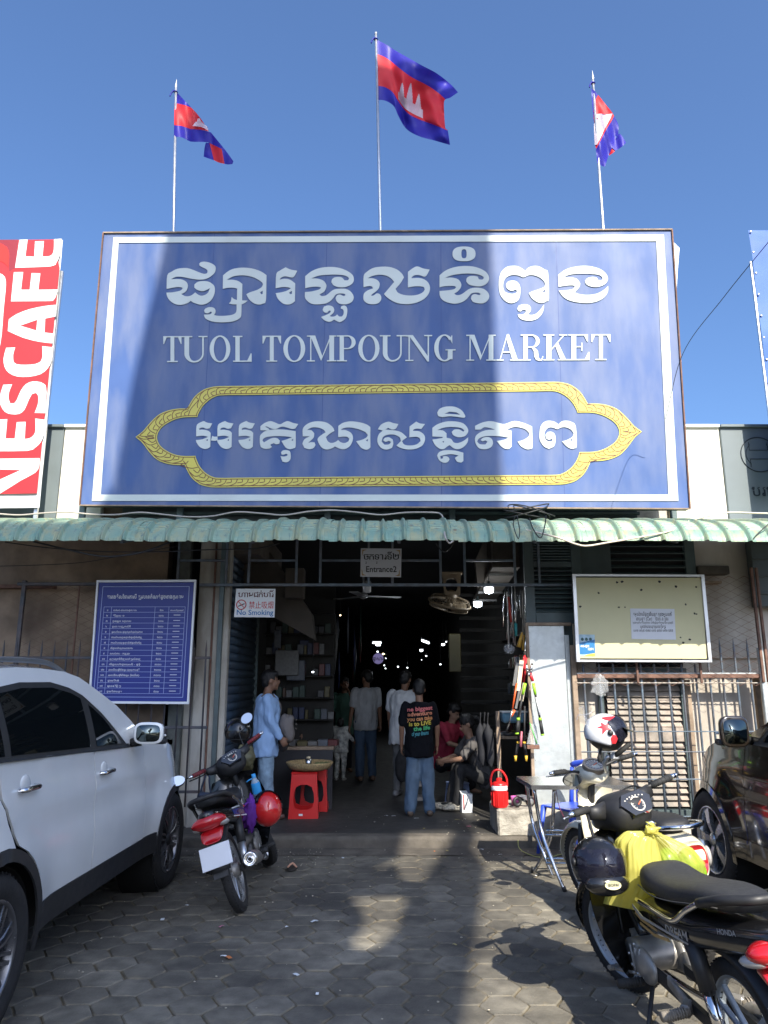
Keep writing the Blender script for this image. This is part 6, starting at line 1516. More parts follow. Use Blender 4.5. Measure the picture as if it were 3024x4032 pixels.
mb=MB();mb.cyl((0,-.01,0),(0,.01,0),.092,n=36);mb.obj('disc',mat('lilac_sign',(.26,.22,.50),.5,var=.03,emit=(.30,.26,.55),estr=.22),t)
mb=MB();text_into(mb,'ផ្សារ',(0,-.013,-.03),(1,0,0),(0,0,1),.085,'CENTER',.015);mb.obj('lettering',m_letter,t,fix=False)
c=atY(1770,2375,9.2);fn_=thing('wall_fan',c,(radians(18),radians(12),0),label='old cream wall fan hanging tilted behind the grille',cat='fan')
m_fc=mat('aged_cream',(.20,.15,.09),.6,var=.2,scale=10)
mb=MB();mb.torus((0,0,0),(0,.0,1),.26,.014,40,8);mb.obj('cage_ring',m_fc,fn_)
mb=MB();mb.torus((0,0,-.06),(0,0,1),.24,.004,40,5);mb.torus((0,0,.06),(0,0,1),.22,.004,40,5)
for i in range(30):
 a=2*pi*i/30
 for s_ in(-1,1):mb.tube([(.26*cos(a),.26*sin(a),0),(.235*cos(a),.235*sin(a),s_*.06),(.06*cos(a),.06*sin(a),s_*.085)],.0025,4)
mb.obj('cage_wires',m_fc,fn_,kind='stuff')
for i in range(3):
 a=2*pi*i/3;mb=MB();mb.grid(lambda s_,t_:Vector((cos(a+(t_-.5)*.9)*(.04+.18*s_),sin(a+(t_-.5)*.9)*(.04+.18*s_),(t_-.5)*.05)),6,6);mb.obj('blade',m_fc,fn_,fix=False)
mb=MB();mb.ell((0,0,-.03),(.05,.05,.04));mb.ell((0,0,.09),(.075,.075,.08));mb.obj('motor',m_fc,fn_)
c=atY(1777,2305,9.15);fb=thing('fan_bracket',c,label='cream box bracket with round opening that holds the fan',cat='bracket')
mb=MB();w_,h_=.115,.115
mb.prism([(-w_,.14),(w_,.14),(w_*.9,-.12),(-w_*.75,-.12)],lambda x,y,t:Vector((x,t,y)),-.05,.05,[elp(0,.0,.075,.085,20,3)]);mb.obj('frame',m_fc,fb)
mb=MB();mb.box((0,.0,.15),(.27,.14,.02));mb.obj('plate',m_fc,fb)
c=atY(1430,2345,10.5);cf=thing('ceiling_fan',c,label='dim ceiling fan behind the small entrance sign',cat='fan')
mb=MB();mb.ell((0,0,0),(.07,.07,.05));mb.tube([(0,0,0),(0,0,.35)],.015,8);mb.obj('motor',m_alu,cf)
for a in(.3,2.4,4.5):mb=MB();mb.bar((.06*cos(a),.06*sin(a),-.01),(.55*cos(a),.55*sin(a),-.01),.12,.008);mb.obj('blade',m_alu,cf)
c=atY(1447,2318,9.0);mt_=thing('meter_box',c,label='small pale meter box hanging under the grille left of centre',cat='box')
kids_box(mt_,'case',m_white,(0,0,0),(.085,.06,.10),bev=.015);mb=MB();mb.lathe((0,0,.06),(0,0,1),[(.05,0),(.04,.03),(.001,.045)],16);mb.obj('cap',m_alu,mt_)
rr=random.Random(5)
gname=['grey','dark red','navy','mustard','dark green','charcoal','brown','slate']
gcol=[mat('goods_%d'%i,c,.45,var=.2,scale=25)for i,c in enumerate([(.13,.13,.13),(.09,.015,.015),(.012,.02,.06),(.08,.065,.02),(.015,.04,.03),(.035,.035,.04),(.08,.045,.03),(.07,.08,.10)])]
st_=thing('display_rack',(0,0,0),label='dim rack of packets behind the man in blue at the left of the hall',cat='rack')
RX0,RX1,RYk=-1.72,-.72,10.9
kids_box(st_,'back_panel',m_intwall,((RX0+RX1)/2,RYk+.05,1.7),(RX1-RX0,.03,2.6))
for z in(1.1,1.4,1.7,2.0,2.3,2.6):kids_box(st_,'shelf',m_intwall,((RX0+RX1)/2,RYk-.05,z),(RX1-RX0,.18,.015))
pm=[]
for i in range(6):
 mb=MB();w_,h_=rr.uniform(.04,.09),rr.uniform(.09,.17);mb.box((0,0,h_/2),(w_,.04,h_),None,.006);pm.append((w_,mb))
pms=[(w_,b_.mesh('goods_packet',gcol[i]),gname[i])for i,(w_,b_)in enumerate(pm)]
pms+=[(w_,b_.mesh('goods_packet',gcol[(i+3)%8]),gname[(i+3)%8])for i,(w_,b_)in enumerate(pm)]
def fill(x0,x1,y,z,lab,g,axis='x',n=99):
 x=x0;c_=0
 while x<x1 and c_<n:
  w_,me,nm_=rr.choice(pms);
  if rr.random()<.85:
   o=link('goods_packet',me,None,label=lab%nm_,cat='packet',group=g)
   o.location=(x+w_/2,y+rr.uniform(-.02,.02),z)if axis=='x' else(y+rr.uniform(-.02,.02),x+w_/2,z)
   if axis=='y':o.rotation_euler.z=pi/2
   c_+=1
  x+=w_+.008
for z,w_ in zip((1.11,1.41,1.71,2.01,2.31),('lowest','second','middle','fourth','top')):fill(RX0+.02,RX1-.05,RYk-.07,z,'%s packet on the '+w_+' shelf of the dim left rack','packets on the left rack')
ct=thing('stall_counter',(0,0,0),label='dark stall counter with stacked papers left in the hall',cat='counter')
kids_box(ct,'counter_top',m_wood,(-1.10,10.0,.82),(.95,.8,.04),bev=.004);kids_box(ct,'front',mat('counter_dark',(.03,.03,.035),.7),(-1.10,9.62,.45),(.93,.03,.7))
for i in range(7):
 x=-1.42+.13*i;h_=rr.uniform(.02,.09);mb=MB();mb.box((x,9.75+rr.uniform(-.03,.05),.842+h_/2),(.12,.17,h_),Matrix.Rotation(rr.uniform(-.2,.2),3,'Z'),.003)
 mb.obj('paper_stack',gcol[[0,7,0,3,0,7,1][i]],label='%s stack of papers lying on the left counter'%['first','second','third','fourth','fifth','sixth','seventh'][i],cat='papers',group='papers on the counter')
mh=[]
for i in range(26):
 x=rr.uniform(-1.5,-.35);y=rr.uniform(11.2,13.5);z=rr.uniform(1.9,2.9);L=rr.uniform(.25,.9)
 mb=MB();mb.tube([(x,y,z),(x+rr.uniform(-.02,.02),y,z-L*.5),(x,y,z-L)],[.006,rr.uniform(.01,.04),.008],6)
 k_=rr.randrange(8);mb.obj('hanging_strip',gcol[k_],label='%s strip of goods hanging in the dark left of the hall'%gname[k_],cat='goods',group='goods hanging at the left')
mb=MB();p0_=atY(1305,2500,11.2);mb.box((p0_.x,11.2,2.15),(.03,.03,.55),None,.005);mb.obj('yellow_tube',mat('ochre_tube',(.40,.26,.05),.5),label='tall ochre tube hanging behind the left rack',cat='tube')
for i,(u0,v0,u1,v1,Y,c_)in enumerate(((1228,2425,1162,2475,10.4,1),(1080,2480,1105,2552,10.6,7),(1085,2560,1175,2660,10.7,0),(1130,2600,1200,2680,10.75,7),(1180,2520,1215,2560,10.9,2))):
 a=atY(min(u0,u1),v0,Y);b=atY(max(u0,u1),v1,Y)
 mb=MB();mb.box(((a.x+b.x)/2,Y,(a.z+b.z)/2),(abs(b.x-a.x),.05,abs(a.z-b.z)),None,.01)
 mb.obj('hanging_pack',gcol[c_],label=['dark red pack hanging high behind the blue shutter','grey blister pack hanging left in the stall','pale bundle of packs behind the head of the man in blue','grey pack hanging right of his head','small blue pack hanging over the left rack'][i],cat='pack')
sr=thing('right_stall_shelf',(0,0,0),label='dark stall shelving behind the hanging garden tools',cat='shelf')
kids_box(sr,'side_panel',m_intwall,(1.98,9.9,1.5),(.04,2.2,2.8))
for z in(.95,1.15,1.45,1.8,2.2):kids_box(sr,'shelf',m_intwall,(1.83,9.9,z),(.25,2.0,.015))
for z,w_ in zip((.96,1.16,1.46,1.81),('lowest','second','third','top')):fill(8.95,10.8,1.80,z,'%s box on the '+w_+' dark shelf behind the hanging tools','goods on the right shelf','y')
for i in range(12):
 z=1.0+i*.17;kids_box(sr,'louvre_slat',m_intwall,(1.45,10.9,z),(.7,.02,.05),Matrix.Rotation(.5,3,'X'))
tbx=thing('blue_tub',(1.58,9.35,1.14),label='pale blue plastic tub on the right stall',cat='tub')
mb=MB();mb.box((0,0,.06),(.28,.2,.12),None,.02,1.08);mb.obj('tub',mat('pale_blue_plastic',(.20,.38,.48),.4),tbx);kids_box(tbx,'lid',m_white,(0,0,.128),(.31,.23,.02),bev=.006)
kids_box(None,'stall_table',m_wood,(1.62,9.45,.98),(.55,.7,.03),label='low stall table top carrying small tools',cat='table',bev=.004)
for i in range(22):
 x,y=rr.uniform(1.38,1.86),rr.uniform(9.15,9.75);mb=MB();a=rr.uniform(0,3);L=rr.uniform(.05,.12)
 mb.cyl((x-L*cos(a),y-L*sin(a)*.5,1.01),(x+L*cos(a),y+L*sin(a)*.5,1.015),rr.uniform(.008,.018),n=8)
 k_=rr.randrange(8);mb.obj('small_tool',gcol[k_],label='small %s tool lying on the low stall table'%gname[k_],cat='tool',group='small tools on the stall table')
mb=MB();p0_=atY(1792,2640,10);mb.box((p0_.x,10,2.0),(.16,.04,.5),None,.01);mb.obj('hanging_sheet',mat('dull_yellow',(.04,.033,.008),.6),label='dull yellow panel hanging inside on the right',cat='panel')
TYH=8.18
m_blackrub=mat('black_grip',(.015,.015,.016),.6,var=0);m_lime=mat('lime_plastic',(.30,.62,.03),.4,var=0);m_orange=mat('orange_shaft',(.75,.12,.03),.4,var=0);m_yel=mat('yellow_grip',(.68,.42,.04),.5,var=0);m_redg=mat('tool_red',(.62,.03,.04),.4,var=0)
def seg(t,name,m,a,b,r0,r1=None,n=10):mb=MB();mb.cyl(a,b,r0,r1,n);mb.obj(name,m,t)
def pq(u,v,Y=TYH):return atY(u,v,Y)
lp=thing('garden_lopper',(0,0,0),label='lime green and black long handled lopper hanging open in front of the metal panel',cat='lopper',group='garden tools on the jamb')
seg(lp,'blade',m_steel,pq(2072,2612),pq(2078,2650),.010,.018);seg(lp,'blade',m_steel,pq(2096,2612),pq(2088,2650),.010,.018)
mb=MB();mb.cyl(pq(2082,2655)+Vector((0,-.02,0)),pq(2082,2655)+Vector((0,.02,0)),.020,n=14);mb.obj('pivot',m_steel,lp)
seg(lp,'red_bracket',m_redg,pq(2086,2650),pq(2098,2682),.020,.016)
for(a,b,c_,d,e)in(((2078,2655),(2068,2690),(2058,2735),(2040,2830),(2035,2885)),((2094,2680),(2100,2690),(2108,2735),(2126,2830),(2136,2890))):
 seg(lp,'collar',m_lime,pq(*b),pq(*c_),.017,.015);seg(lp,'shaft',m_blackrub,pq(*c_),pq(*d),.012);seg(lp,'ring',m_lime,pq(d[0],d[1]-4),pq(d[0]+1,d[1]+6),.0185)
 seg(lp,'grip',m_blackrub,pq(d[0]+1,d[1]+6),pq(*e),.0175,.019);seg(lp,'end_cap',m_lime,pq(*e),pq(e[0]+1,e[1]+6),.0195)
seg(lp,'label_tag',m_white,pq(2112,2745,TYH-.02),pq(2126,2815,TYH-.02),.012)
t=thing('pole_saw',(0,0,0),label='orange shafted pruner with dark grip hanging left of the lime lopper',cat='pruner',group='garden tools on the jamb')
seg(t,'shaft',m_orange,pq(2035,2690),pq(2018,2790),.010);seg(t,'tube',m_steel,pq(2018,2790),pq(2005,2850),.008);seg(t,'grip',m_blackrub,pq(2005,2850),pq(1993,2880),.011,.009);seg(t,'second_shaft',m_orange,pq(2026,2795),pq(2015,2822),.013,.010)
t=thing('hedge_shears',(0,0,0),label='black shears with yellow tipped handles hanging lowest on the jamb',cat='shears',group='garden tools on the jamb')
for(a,b,c_)in(((2050,2780),(2040,2920),(2030,2975)),((2066,2780),(2064,2920),(2072,2975))):
 seg(t,'shaft',m_blackrub,pq(*a,8.24),pq(*b,8.24),.010);seg(t,'grip_ring',m_yel,pq(*b,8.24),pq(b[0],b[1]+8,8.24),.016);seg(t,'grip',m_blackrub,pq(b[0],b[1]+8,8.24),pq(*c_,8.24),.015);seg(t,'grip_end',m_yel,pq(*c_,8.24),pq(c_[0],c_[1]+22,8.24),.016,.012)
t=thing('red_shears',(0,0,0),label='red handled shears hanging behind the lime lopper',cat='shears',group='garden tools on the jamb')
seg(t,'handle',m_redg,pq(2066,2580,8.26),pq(2048,2700,8.26),.014,.010);seg(t,'handle',m_redg,pq(2072,2590,8.27),pq(2062,2690,8.27),.012,.009);seg(t,'blade',m_steel,pq(2070,2500,8.26),pq(2066,2580,8.26),.006,.014)
for i,(u,v0,v1,m,w_)in enumerate(((2030,2610,2700,gcol[0],.018),(2046,2600,2720,mat('cream_card',(.62,.55,.42),.7),.022),(2037,2720,2790,gcol[0],.012),(2058,2690,2760,mat('cream_card',(.6,.5,.4)),.020))):
 a,b=pq(u+8,v0,8.2),pq(u-6,v1,8.2);mb=MB();mb.bar(a,b,w_*2,.01,up=(0,1,0));mb.obj('card_pack',m,label=['grey card pack at the left edge of the hanging tools','long cream card pack among the hanging tools','narrow grey pack under the first card pack','cream card pack next to the lopper pivot'][i],cat='pack',group='packs among the tools')
t=thing('red_tube',(0,0,0),label='long red handle hanging high inside the right jamb',cat='tool');seg(t,'tube',mat('dull_red',(.35,.03,.02),.5),pq(2000,2350,8.5),pq(2013,2450,8.5),.016,.014);seg(t,'rod',m_steel,pq(2013,2450,8.5),pq(2010,2500,8.5),.004)
t=thing('teal_screwdriver',(0,0,0),label='teal handled tool hanging between the wire tools and the panel',cat='tool');seg(t,'shaft',m_steel,pq(2024,2380,8.4),pq(2030,2455,8.4),.005);seg(t,'grip',mat('teal_plastic',(.02,.20,.20),.4),pq(2030,2455,8.4),pq(2032,2505,8.4),.018,.015)
for i,(u0,v0,u1,v1)in enumerate(((2056,2490,2042,2548),(2064,2500,2058,2560))):
 t=thing('ochre_tool',(0,0,0),label=['wide yellow handle hanging above the loppers','narrow yellow handle beside the wide one'][i],cat='tool');seg(t,'grip',mat('ochre_grip',(.50,.28,.04),.5),pq(u0,v0,8.35),pq(u1,v1,8.35),.010,[.028,.014][i])
for i in range(14):
 u=1990+i*6;y=8.45+.02*i;a,b=pq(u,2290+rr.uniform(0,60),y),pq(u+rr.uniform(-8,8),2400+rr.uniform(0,170),y)
 mb=MB();mb.tube([a,a.lerp(b,.5)+Vector((rr.uniform(-.02,.02),0,0)),b],[.004,.006,.010],6);mb.obj('hanging_tool',[m_steel,m_wire,m_steel,gcol[5],m_alu][i%5],label='%s thin metal tool from the left, hanging high at the right jamb'%['first','second','third','fourth','fifth','sixth','seventh','eighth','ninth','tenth','eleventh','twelfth','thirteenth','last'][i],cat='tool',group='metal tools hanging at the jamb')
crumple('plastic_bag',pq(2005,2556,8.4),(.06,.04,.05),m_clear,None,12,label='small clear bag of goods hanging by the yellow handles',cat='plastic bag')
t=thing('brush_in_bag',(0,0,0),label='brown brush in a clear bag with green strap hanging under the lopper',cat='brush')
a,b=pq(2074,2930,8.16),pq(2124,2945,8.16);kids_box(t,'bristles',mat('brown_bristle',(.16,.08,.055),.8,var=.3,scale=60),((a.x+b.x)/2,8.16,(a.z+b.z)/2-.01),(b.x-a.x,.03,.04))
mb=MB();mb.prism([(pq(u,v,8.16).x,pq(u,v,8.16).z)for u,v in((2090,2850),(2100,2850),(2124,2930),(2074,2930))],lambda x,y,s_:Vector((x,8.15+s_,y)),0,.02);mb.obj('bag',m_clear,t)
seg(t,'green_strap',mat('green_strap',(.10,.42,.10),.5),pq(2086,2846,8.14),pq(2114,2928,8.14),.004,.008)
t=thing('pink_grip',(0,0,0),label='pink handled tool in plastic hanging left of the brush',cat='tool');seg(t,'grip',mat('dusty_pink',(.45,.12,.16),.5),pq(2054,2880,8.17),pq(2050,2940,8.17),.010,.015)
#  cars
m_tyre=mat('tyre_rubber',(.018,.018,.019),.8,var=.2,scale=20,bump=.2,stain=(.05,.045,.04),stain_amt=.4)
m_trim=mat('black_trim',(.022,.023,.025),.55,var=.1)
m_glassd=mat('tinted_glass',(.006,.008,.009),.03,var=0,spec=.8)
m_glassd.node_tree.nodes['Principled BSDF'].inputs['Roughness'].default_value=.02
m_darkgap=mat('wheel_arch_dark',(.006,.006,.006),.9,var=0)
def arc(cx,cy,r,a0,a1,n=12):return[(cx+r*cos(radians(a0+(a1-a0)*i/n)),cy+r*sin(radians(a0+(a1-a0)*i/n)))for i in range(n+1)]
def panel(parent,name,outline,fn,m,off=0.0,cell=.06,rim=.012,smooth=True):
 """2-D outline in (s, z), finely cut, mapped on the car's side by fn(s, z, offset), with a turned-in rim"""
 bm=bmesh.new();vs=[bm.verts.new((p[0],p[1],0))for p in outline];bm.faces.new(vs)
 xs=[p[0]for p in outline];ys=[p[1]for p in outline]
 for a,(lo,hi)in enumerate(((min(xs),max(xs)),(min(ys),max(ys)))):
  n=max(2,int((hi-lo)/cell))
  for k in range(1,n):
   c=lo+(hi-lo)*k/n
   bmesh.ops.bisect_plane(bm,geom=bm.verts[:]+bm.edges[:]+bm.faces[:],plane_co=(c,0,0)if a==0 else(0,c,0),plane_no=(1,0,0)if a==0 else(0,1,0))
 bmesh.ops.triangulate(bm,faces=[f for f in bm.faces if len(f.verts)>4])
 be=[e for e in bm.edges if e.is_boundary]
 ext=bmesh.ops.extrude_edge_only(bm,edges=be)['geom']
 ev={v for v in ext if isinstance(v,bmesh.types.BMVert)}
 for v in bm.verts:v.co=fn(v.co.x,v.co.y,off-rim if v in ev else off)
 bmesh.ops.recalc_face_normals(bm,faces=bm.faces)
 for f in bm.faces:f.smooth=True
 for e in be:e.smooth=False
 me=bpy.data.meshes.new(name);bm.to_mesh(me);bm.free();me.materials.append(m)
 return link(name,me,parent)
def wheel(parent,c,side,R,w,rimm,spokes,style,tyre_m=m_tyre):
 """axis along x; side=+1 when the outer face looks towards +x"""
 c=Vector(c);t=MB();rr_=R*.70
 prof=[(rr_,-w/2*.8),(R*.80,-w/2),(R*.95,-w/2*.95),(R,-w/2*.75),(R,w/2*.75),(R*.95,w/2*.95),(R*.80,w/2),(rr_,w/2*.8)]
 t.lathe(c,(side,0,0),prof,56);ty=t.obj('tyre',tyre_m,parent)
 g=MB()
 for i in range(56):
  a=2*pi*i/56
  for q in(-1,1):
   p=c+Vector((q*w*.22,cos(a)*(R-.0015),sin(a)*(R-.0015)));g.box(p,(w*.26,.012,.010),Matrix.Rotation(a,3,'X')@Matrix.Rotation(q*.35,3,'Z'))
 g.obj('tread',tyre_m,ty,kind='stuff')
 mb=MB();A=Vector((side,0,0))
 mb.lathe(c,A,[(rr_,w*.42),(rr_*.97,w*.44),(rr_*.93,w*.40),(rr_*.90,w*.1),(rr_*.88,-w*.35)],48)
 rim=mb.obj('rim',rimm,parent)
 mb=MB();f=w*.36
 for i in range(spokes):
  a=2*pi*i/spokes
  def pt(r,da,h):return c+A*h+Vector((0,cos(a+da)*r,sin(a+da)*r))
  if style=='turbine':
   for d0,d1 in((-.10,-.20),(.10,.26)):
    for k in range(1):
     q=[pt(rr_*.18,d0-.12,f),pt(rr_*.18,d0+.12,f),pt(rr_*.55,(d0+d1)/2+.07,f+.012),pt(rr_*.95,d1+.055,f+.005),pt(rr_*.95,d1-.025,f+.005),pt(rr_*.55,(d0+d1)/2-.05,f+.012)]
     n=len(q);mb.add(q+[p-A*.03 for p in q],[tuple(range(n)),tuple(range(2*n-1,n-1,-1))]+[(i_,(i_+1)%n,n+(i_+1)%n,n+i_)for i_ in range(n)])
  else:
   q=[pt(rr_*.16,-.45,f-.01),pt(rr_*.16,.45,f-.01),pt(rr_*.5,.20,f+.006),pt(rr_*.95,.17,f),pt(rr_*.95,-.17,f),pt(rr_*.5,-.20,f+.006)]
   n=len(q);mb.add(q+[p-A*.035 for p in q],[tuple(range(n)),tuple(range(2*n-1,n-1,-1))]+[(i_,(i_+1)%n,n+(i_+1)%n,n+i_)for i_ in range(n)])
 mb.obj('spokes',rimm,rim)
 mb=MB();mb.lathe(c,A,[(.001,f+.012),(rr_*.17,f+.012),(rr_*.20,f)],20);mb.obj('hub_cap',m_trim if style=='turbine' else rimm,rim)
 mb=MB();mb.cyl(c-A*.02,c+A*.005,rr_*.62,n=32);mb.obj('brake_disc',mat('brake_steel',(.12,.12,.12),.5,metal=.8),rim)
def build_car(name,label,cat,x_c,y_rear,yaw,paint,K,lens=None):
 """K: dictionary of proportions; s runs forward from the rear axle; both flanks are built"""
 t=thing(name,(x_c,y_rear,0),(0,0,yaw),label=label,cat=cat)
 WB,R=K['wb'],K['R'];zc=R;HW=K['hw'];ZB=K['belt'];ZR=K['roof'];s0,s1=K['rear'],K['front']
 ra=K['arch']
 def hw(s,z):
  if z<ZB:
   k=(z-.2)/(ZB-.2);w=HW*(.955+.045*sin(pi*min(1,max(0,k*1.02))**.9))
   w-=K.get('waist',.012)*math.exp(-((z-(ZB-.33))/.05)**2)*(1 if 0.1<s<WB-.35 else.3)
   w+=.010*math.exp(-((z-(ZB-.20))/.035)**2)
  else:
   k=(z-ZB)/(ZR-ZB);w=HW*.965-(HW*.965-K['rhw'])*(k**1.25)-.012*(k>.02)
  for c in(0,WB):
   d=sqrt((s-c)**2+(z-zc)**2);w+=.030*math.exp(-((d-ra)/.14)**2)*(1 if z<ZB else 0)
  fs=s-(s1-.95)
  if fs>0:w-=.40*(fs/.95)**2.2
  rs=(s0+.75)-s
  if rs>0:w-=.20*(rs/.75)**2.2
  return w
 sides=(1,-1)
 zs=K['sill'];zh=K['hood']
 A0=ra+.045
 for sd in sides:
  fn=lambda s,z,o,sd=sd:Vector((sd*(hw(s,z)+o),s,z))
  def P(n,o,m=paint,off=0,**k):return panel(t,n,o,fn,m,off,**k)
  g=.006;B=K['bpost'];C=K['cpost']
  hood=K['fend']
  archR=arc(0,zc,A0,0,180);archF=arc(WB,zc,A0,180,0)
  P('front_wing',[(C,zs+.15),(C+.02,ZB-.3),(C-.02,ZB+.02)]+hood+[(s1-.02,.62),(s1-.10,.50)]+[(WB+A0,max(.42,zc+.04))]+arc(WB,zc,A0,8,172,14)+[(WB-A0-.0,zs+.15)])
  fd=P('front_door',[(B+g,zs+.13),(C-g,zs+.13),(C+.02-g,ZB-.3),(C-.02-g,ZB),(B+g,ZB)])
  dr=K['rdoor']
  rd=P('rear_door',[(max(A0*.93,.40),zs+.13),(B-g,zs+.13),(B-g,ZB),(dr,ZB+.02),(dr+.03,ZB-.15)]+[(A0*cos(radians(a))+.012,zc+A0*sin(radians(a))+.012)for a in(72,60,48,36,24,12)])
  P('rear_quarter',[(s0+.02,.50),(-A0,max(.42,zc+.04))]+arc(0,zc,A0,172,76,10)+[(dr+.02-g*2,ZB-.15),(dr-g*2,ZB+.02),(s0+.35,ZB+.04),(s0+.05,ZB-.02)])
  cl_=K.get('clad',m_trim)
  P('sill_cladding',[(A0*.98,zs),(WB-A0*.98,zs),(WB-A0-.002,zs+.146),(A0+.002,zs+.146)],cl_,.006)
  for c in(0,WB):
   P('arch_trim',arc(c,zc,A0-.002,-12,192,22)+arc(c,zc,A0-.055,192,-12,22),cl_,.008,cell=.2)
  P('lower_bumper',[(s1-.12,.28),(s1-.08,.50),(WB+A0,.45),(WB+A0-.02,.28)],cl_,.002);P('lower_bumper',[(s0+.12,.30),(-A0+.02,.28),(-A0,.45),(s0+.04,.50)],cl_,.002)
  top=K['dlo']
  rl=K['roofline']
  zb=ZB+.022
  P('glass_surround',[(K['dlo0'],zb),(K['aw'],zb)]+top[::-1],m_trim,-.002)
  P('roof_side',top+[(K['aw'],zb),(K['ab'],zb)]+rl[::-1],paint,0,cell=.05)
  P('c_pillar',[(s0+.33,ZB+.045),(K['dlo0']-.003,zb),top[0],rl[0]],paint,0)
  def glass(a,b,n):
   up=[p for p in top if a+.03<p[0]<b-.02]
   def zt(s):
    for(q0,r0),(q1,r1)in zip(top,top[1:]):
     if q0<=s<=q1:return r0+(r1-r0)*(s-q0)/(q1-q0)
    return top[-1][1]
   o=[(a,zb+.012),(b,zb+.012)]+([(b,zt(b)-.035)]if b<top[-1][0]else[])+[(p[0],p[1]-.035)for p in up[::-1]]+([(a,zt(a)-.035)]if a>top[0][0]else[])
   return P(n,o,m_glassd,.0015,rim=.004)
  glass(B+.05,K['aw']-.10,'front_window');glass(.10,B-.05,'rear_window');glass(K['dlo0']+.12,.03,'quarter_window')
  P('window_strip',[(K['dlo0'],zb-.018),(K['aw']+.02,zb-.018),(K['aw']+.02,zb+.006),(K['dlo0'],zb+.006)],m_trim,.006,cell=.1)
  for s_,dd in((B+.16,fd),(dr+.30 if K.get('rh')is None else K['rh'],rd)):
   zz=ZB-.125;x=hw(s_,zz)
   mb=MB();mb.tube(bez([Vector((sd*(x-.002),s_-.09,zz-.008)),Vector((sd*(x+.034),s_-.075,zz-.004)),Vector((sd*(x+.038),s_,zz)),Vector((sd*(x+.034),s_+.075,zz+.002)),Vector((sd*(x-.002),s_+.09,zz+.002))],4),.013,8);mb.obj('handle',m_chrome if K.get('chrome')else paint,dd)
   mb=MB();mb.ell(Vector((sd*(x-.006),s_-.01,zz)),(.012,.062,.062));mb.obj('handle_recess',paint,dd)
  ms_,mz=K['aw']+.06,ZB+.10;x=hw(ms_,ZB)
  mc=Vector((sd*(x+.13),ms_,mz))
  mb=MB();mb.tube([Vector((sd*(x-.02),ms_+.03,ZB+.03)),Vector((sd*(x+.05),ms_+.02,ZB+.06))],[.03,.022],8);mr_=mb.obj('mirror_arm',m_trim,t)
  rings=[]
  for y_,a_,b_ in((-.055,.098,.070),(-.05,.105,.078),(.0,.100,.074),(.04,.080,.058),(.062,.035,.025)):
   rings.append([mc+Vector((sd*(a_*abs(cos(2*pi*j/20))**.55*(1 if cos(2*pi*j/20)>0 else-1)),y_,K.get('mh',1.0)*b_*abs(sin(2*pi*j/20))**.55*(1 if sin(2*pi*j/20)>0 else-1)))for j in range(20)])
  mb=MB();mb.loft(rings);sh_=mb.obj('mirror_shell',paint,t)
  mb=MB();mb.loft([[mc+Vector((sd*(.086*abs(cos(2*pi*j/20))**.5*(1 if cos(2*pi*j/20)>0 else-1)),y_,K.get('mh',1.0)*.060*abs(sin(2*pi*j/20))**.5*(1 if sin(2*pi*j/20)>0 else-1)))for j in range(20)]for y_ in(-.059,-.0565)]);mb.obj('mirror_glass',mat('door_mirror_glass',(.16,.19,.18),.04,metal=1,var=0),sh_)
  mb=MB();mb.box(mc+Vector((sd*.02,.015,-.055*K.get('mh',1))),(.19,.09,.045),None,.015);mb.obj('mirror_base',m_trim,sh_)
  mb=MB();mb.box(mc+Vector((sd*.055,.045,-.018)),(.09,.02,.016),None,.005);mb.obj('indicator',m_white,sh_)
  for c in(0,WB):
   mb=MB();mb.lathe((sd*(HW-.30),c,zc),(sd,0,0),[(A0-.05,.28),(A0-.03,.0),(.001,0)],36);mb.obj('arch_liner',m_darkgap,t)
   wheel(t,(sd*(HW-.105),c,zc),sd,R,K['tw'],K['rim'],K['spokes'],K['style'])
 rl=K['roofline'];
 def zroof(s):
  if s<=rl[0][0]:return rl[0][1]
  for(q0,r0),(q1,r1)in zip(rl,rl[1:]):
   if q0<=s<=q1:return r0+(r1-r0)*(s-q0)/(q1-q0)
  return rl[-1][1]
 sa,sb_=rl[0][0],K['ws_top']
 def top_surf(u,v):
  s=sa+(sb_-sa)*v;z=zroof(s);w=hw(s,z);x=-w+2*w*u;return Vector((x,s,z+.055*(1-(2*u-1)**2)**.8*1.0))
 mb=MB();mb.grid(top_surf,24,30);mb.obj('roof',paint,t)
 s2,z2=K['ab'],ZB+.022
 def ws(u,v):
  s=sb_+(s2-sb_)*v;z=zroof(s)if s<=rl[-1][0]else rl[-1][1];w=hw(s,z);x=-w+2*w*u;q=1-(2*u-1)**2
  return Vector((x,s+.10*q*v+.02*q,z+.05*q*(1-v)))
 mb=MB();mb.grid(ws,24,16);mb.obj('windscreen',m_glassd,t)
 hd=K['fend']
 def zf_(s):
  if s<=hd[0][0]:return hd[0][1]
  for(q0,r0),(q1,r1)in zip(hd,hd[1:]):
   if q0<=s<=q1:return r0+(r1-r0)*(s-q0)/(q1-q0)
  return hd[-1][1]
 def hoodf(u,v):
  s=s2-.12+(s1-s2+.12)*v;z=zf_(s)if s>C else ZB+.02;w=hw(s,z);x=-w+2*w*u;q=1-(2*u-1)**2
  return Vector((x,s+.12*q*(v**4),z+.045*q**.6*(1-v*.5)))
 mb=MB();mb.grid(hoodf,26,20);mb.obj('bonnet',paint,t)
 def front(u,v):
  z=.25+(hd[-1][1]-.25)*v;w=hw(s1,z);x=-w+2*w*u;q=1-(2*u-1)**2;return Vector((x,s1-.02+.12*q-.06*(abs(v-.5)*2)**3,z))
 mb=MB();mb.grid(front,20,12);mb.obj('front_face',m_trim,t)
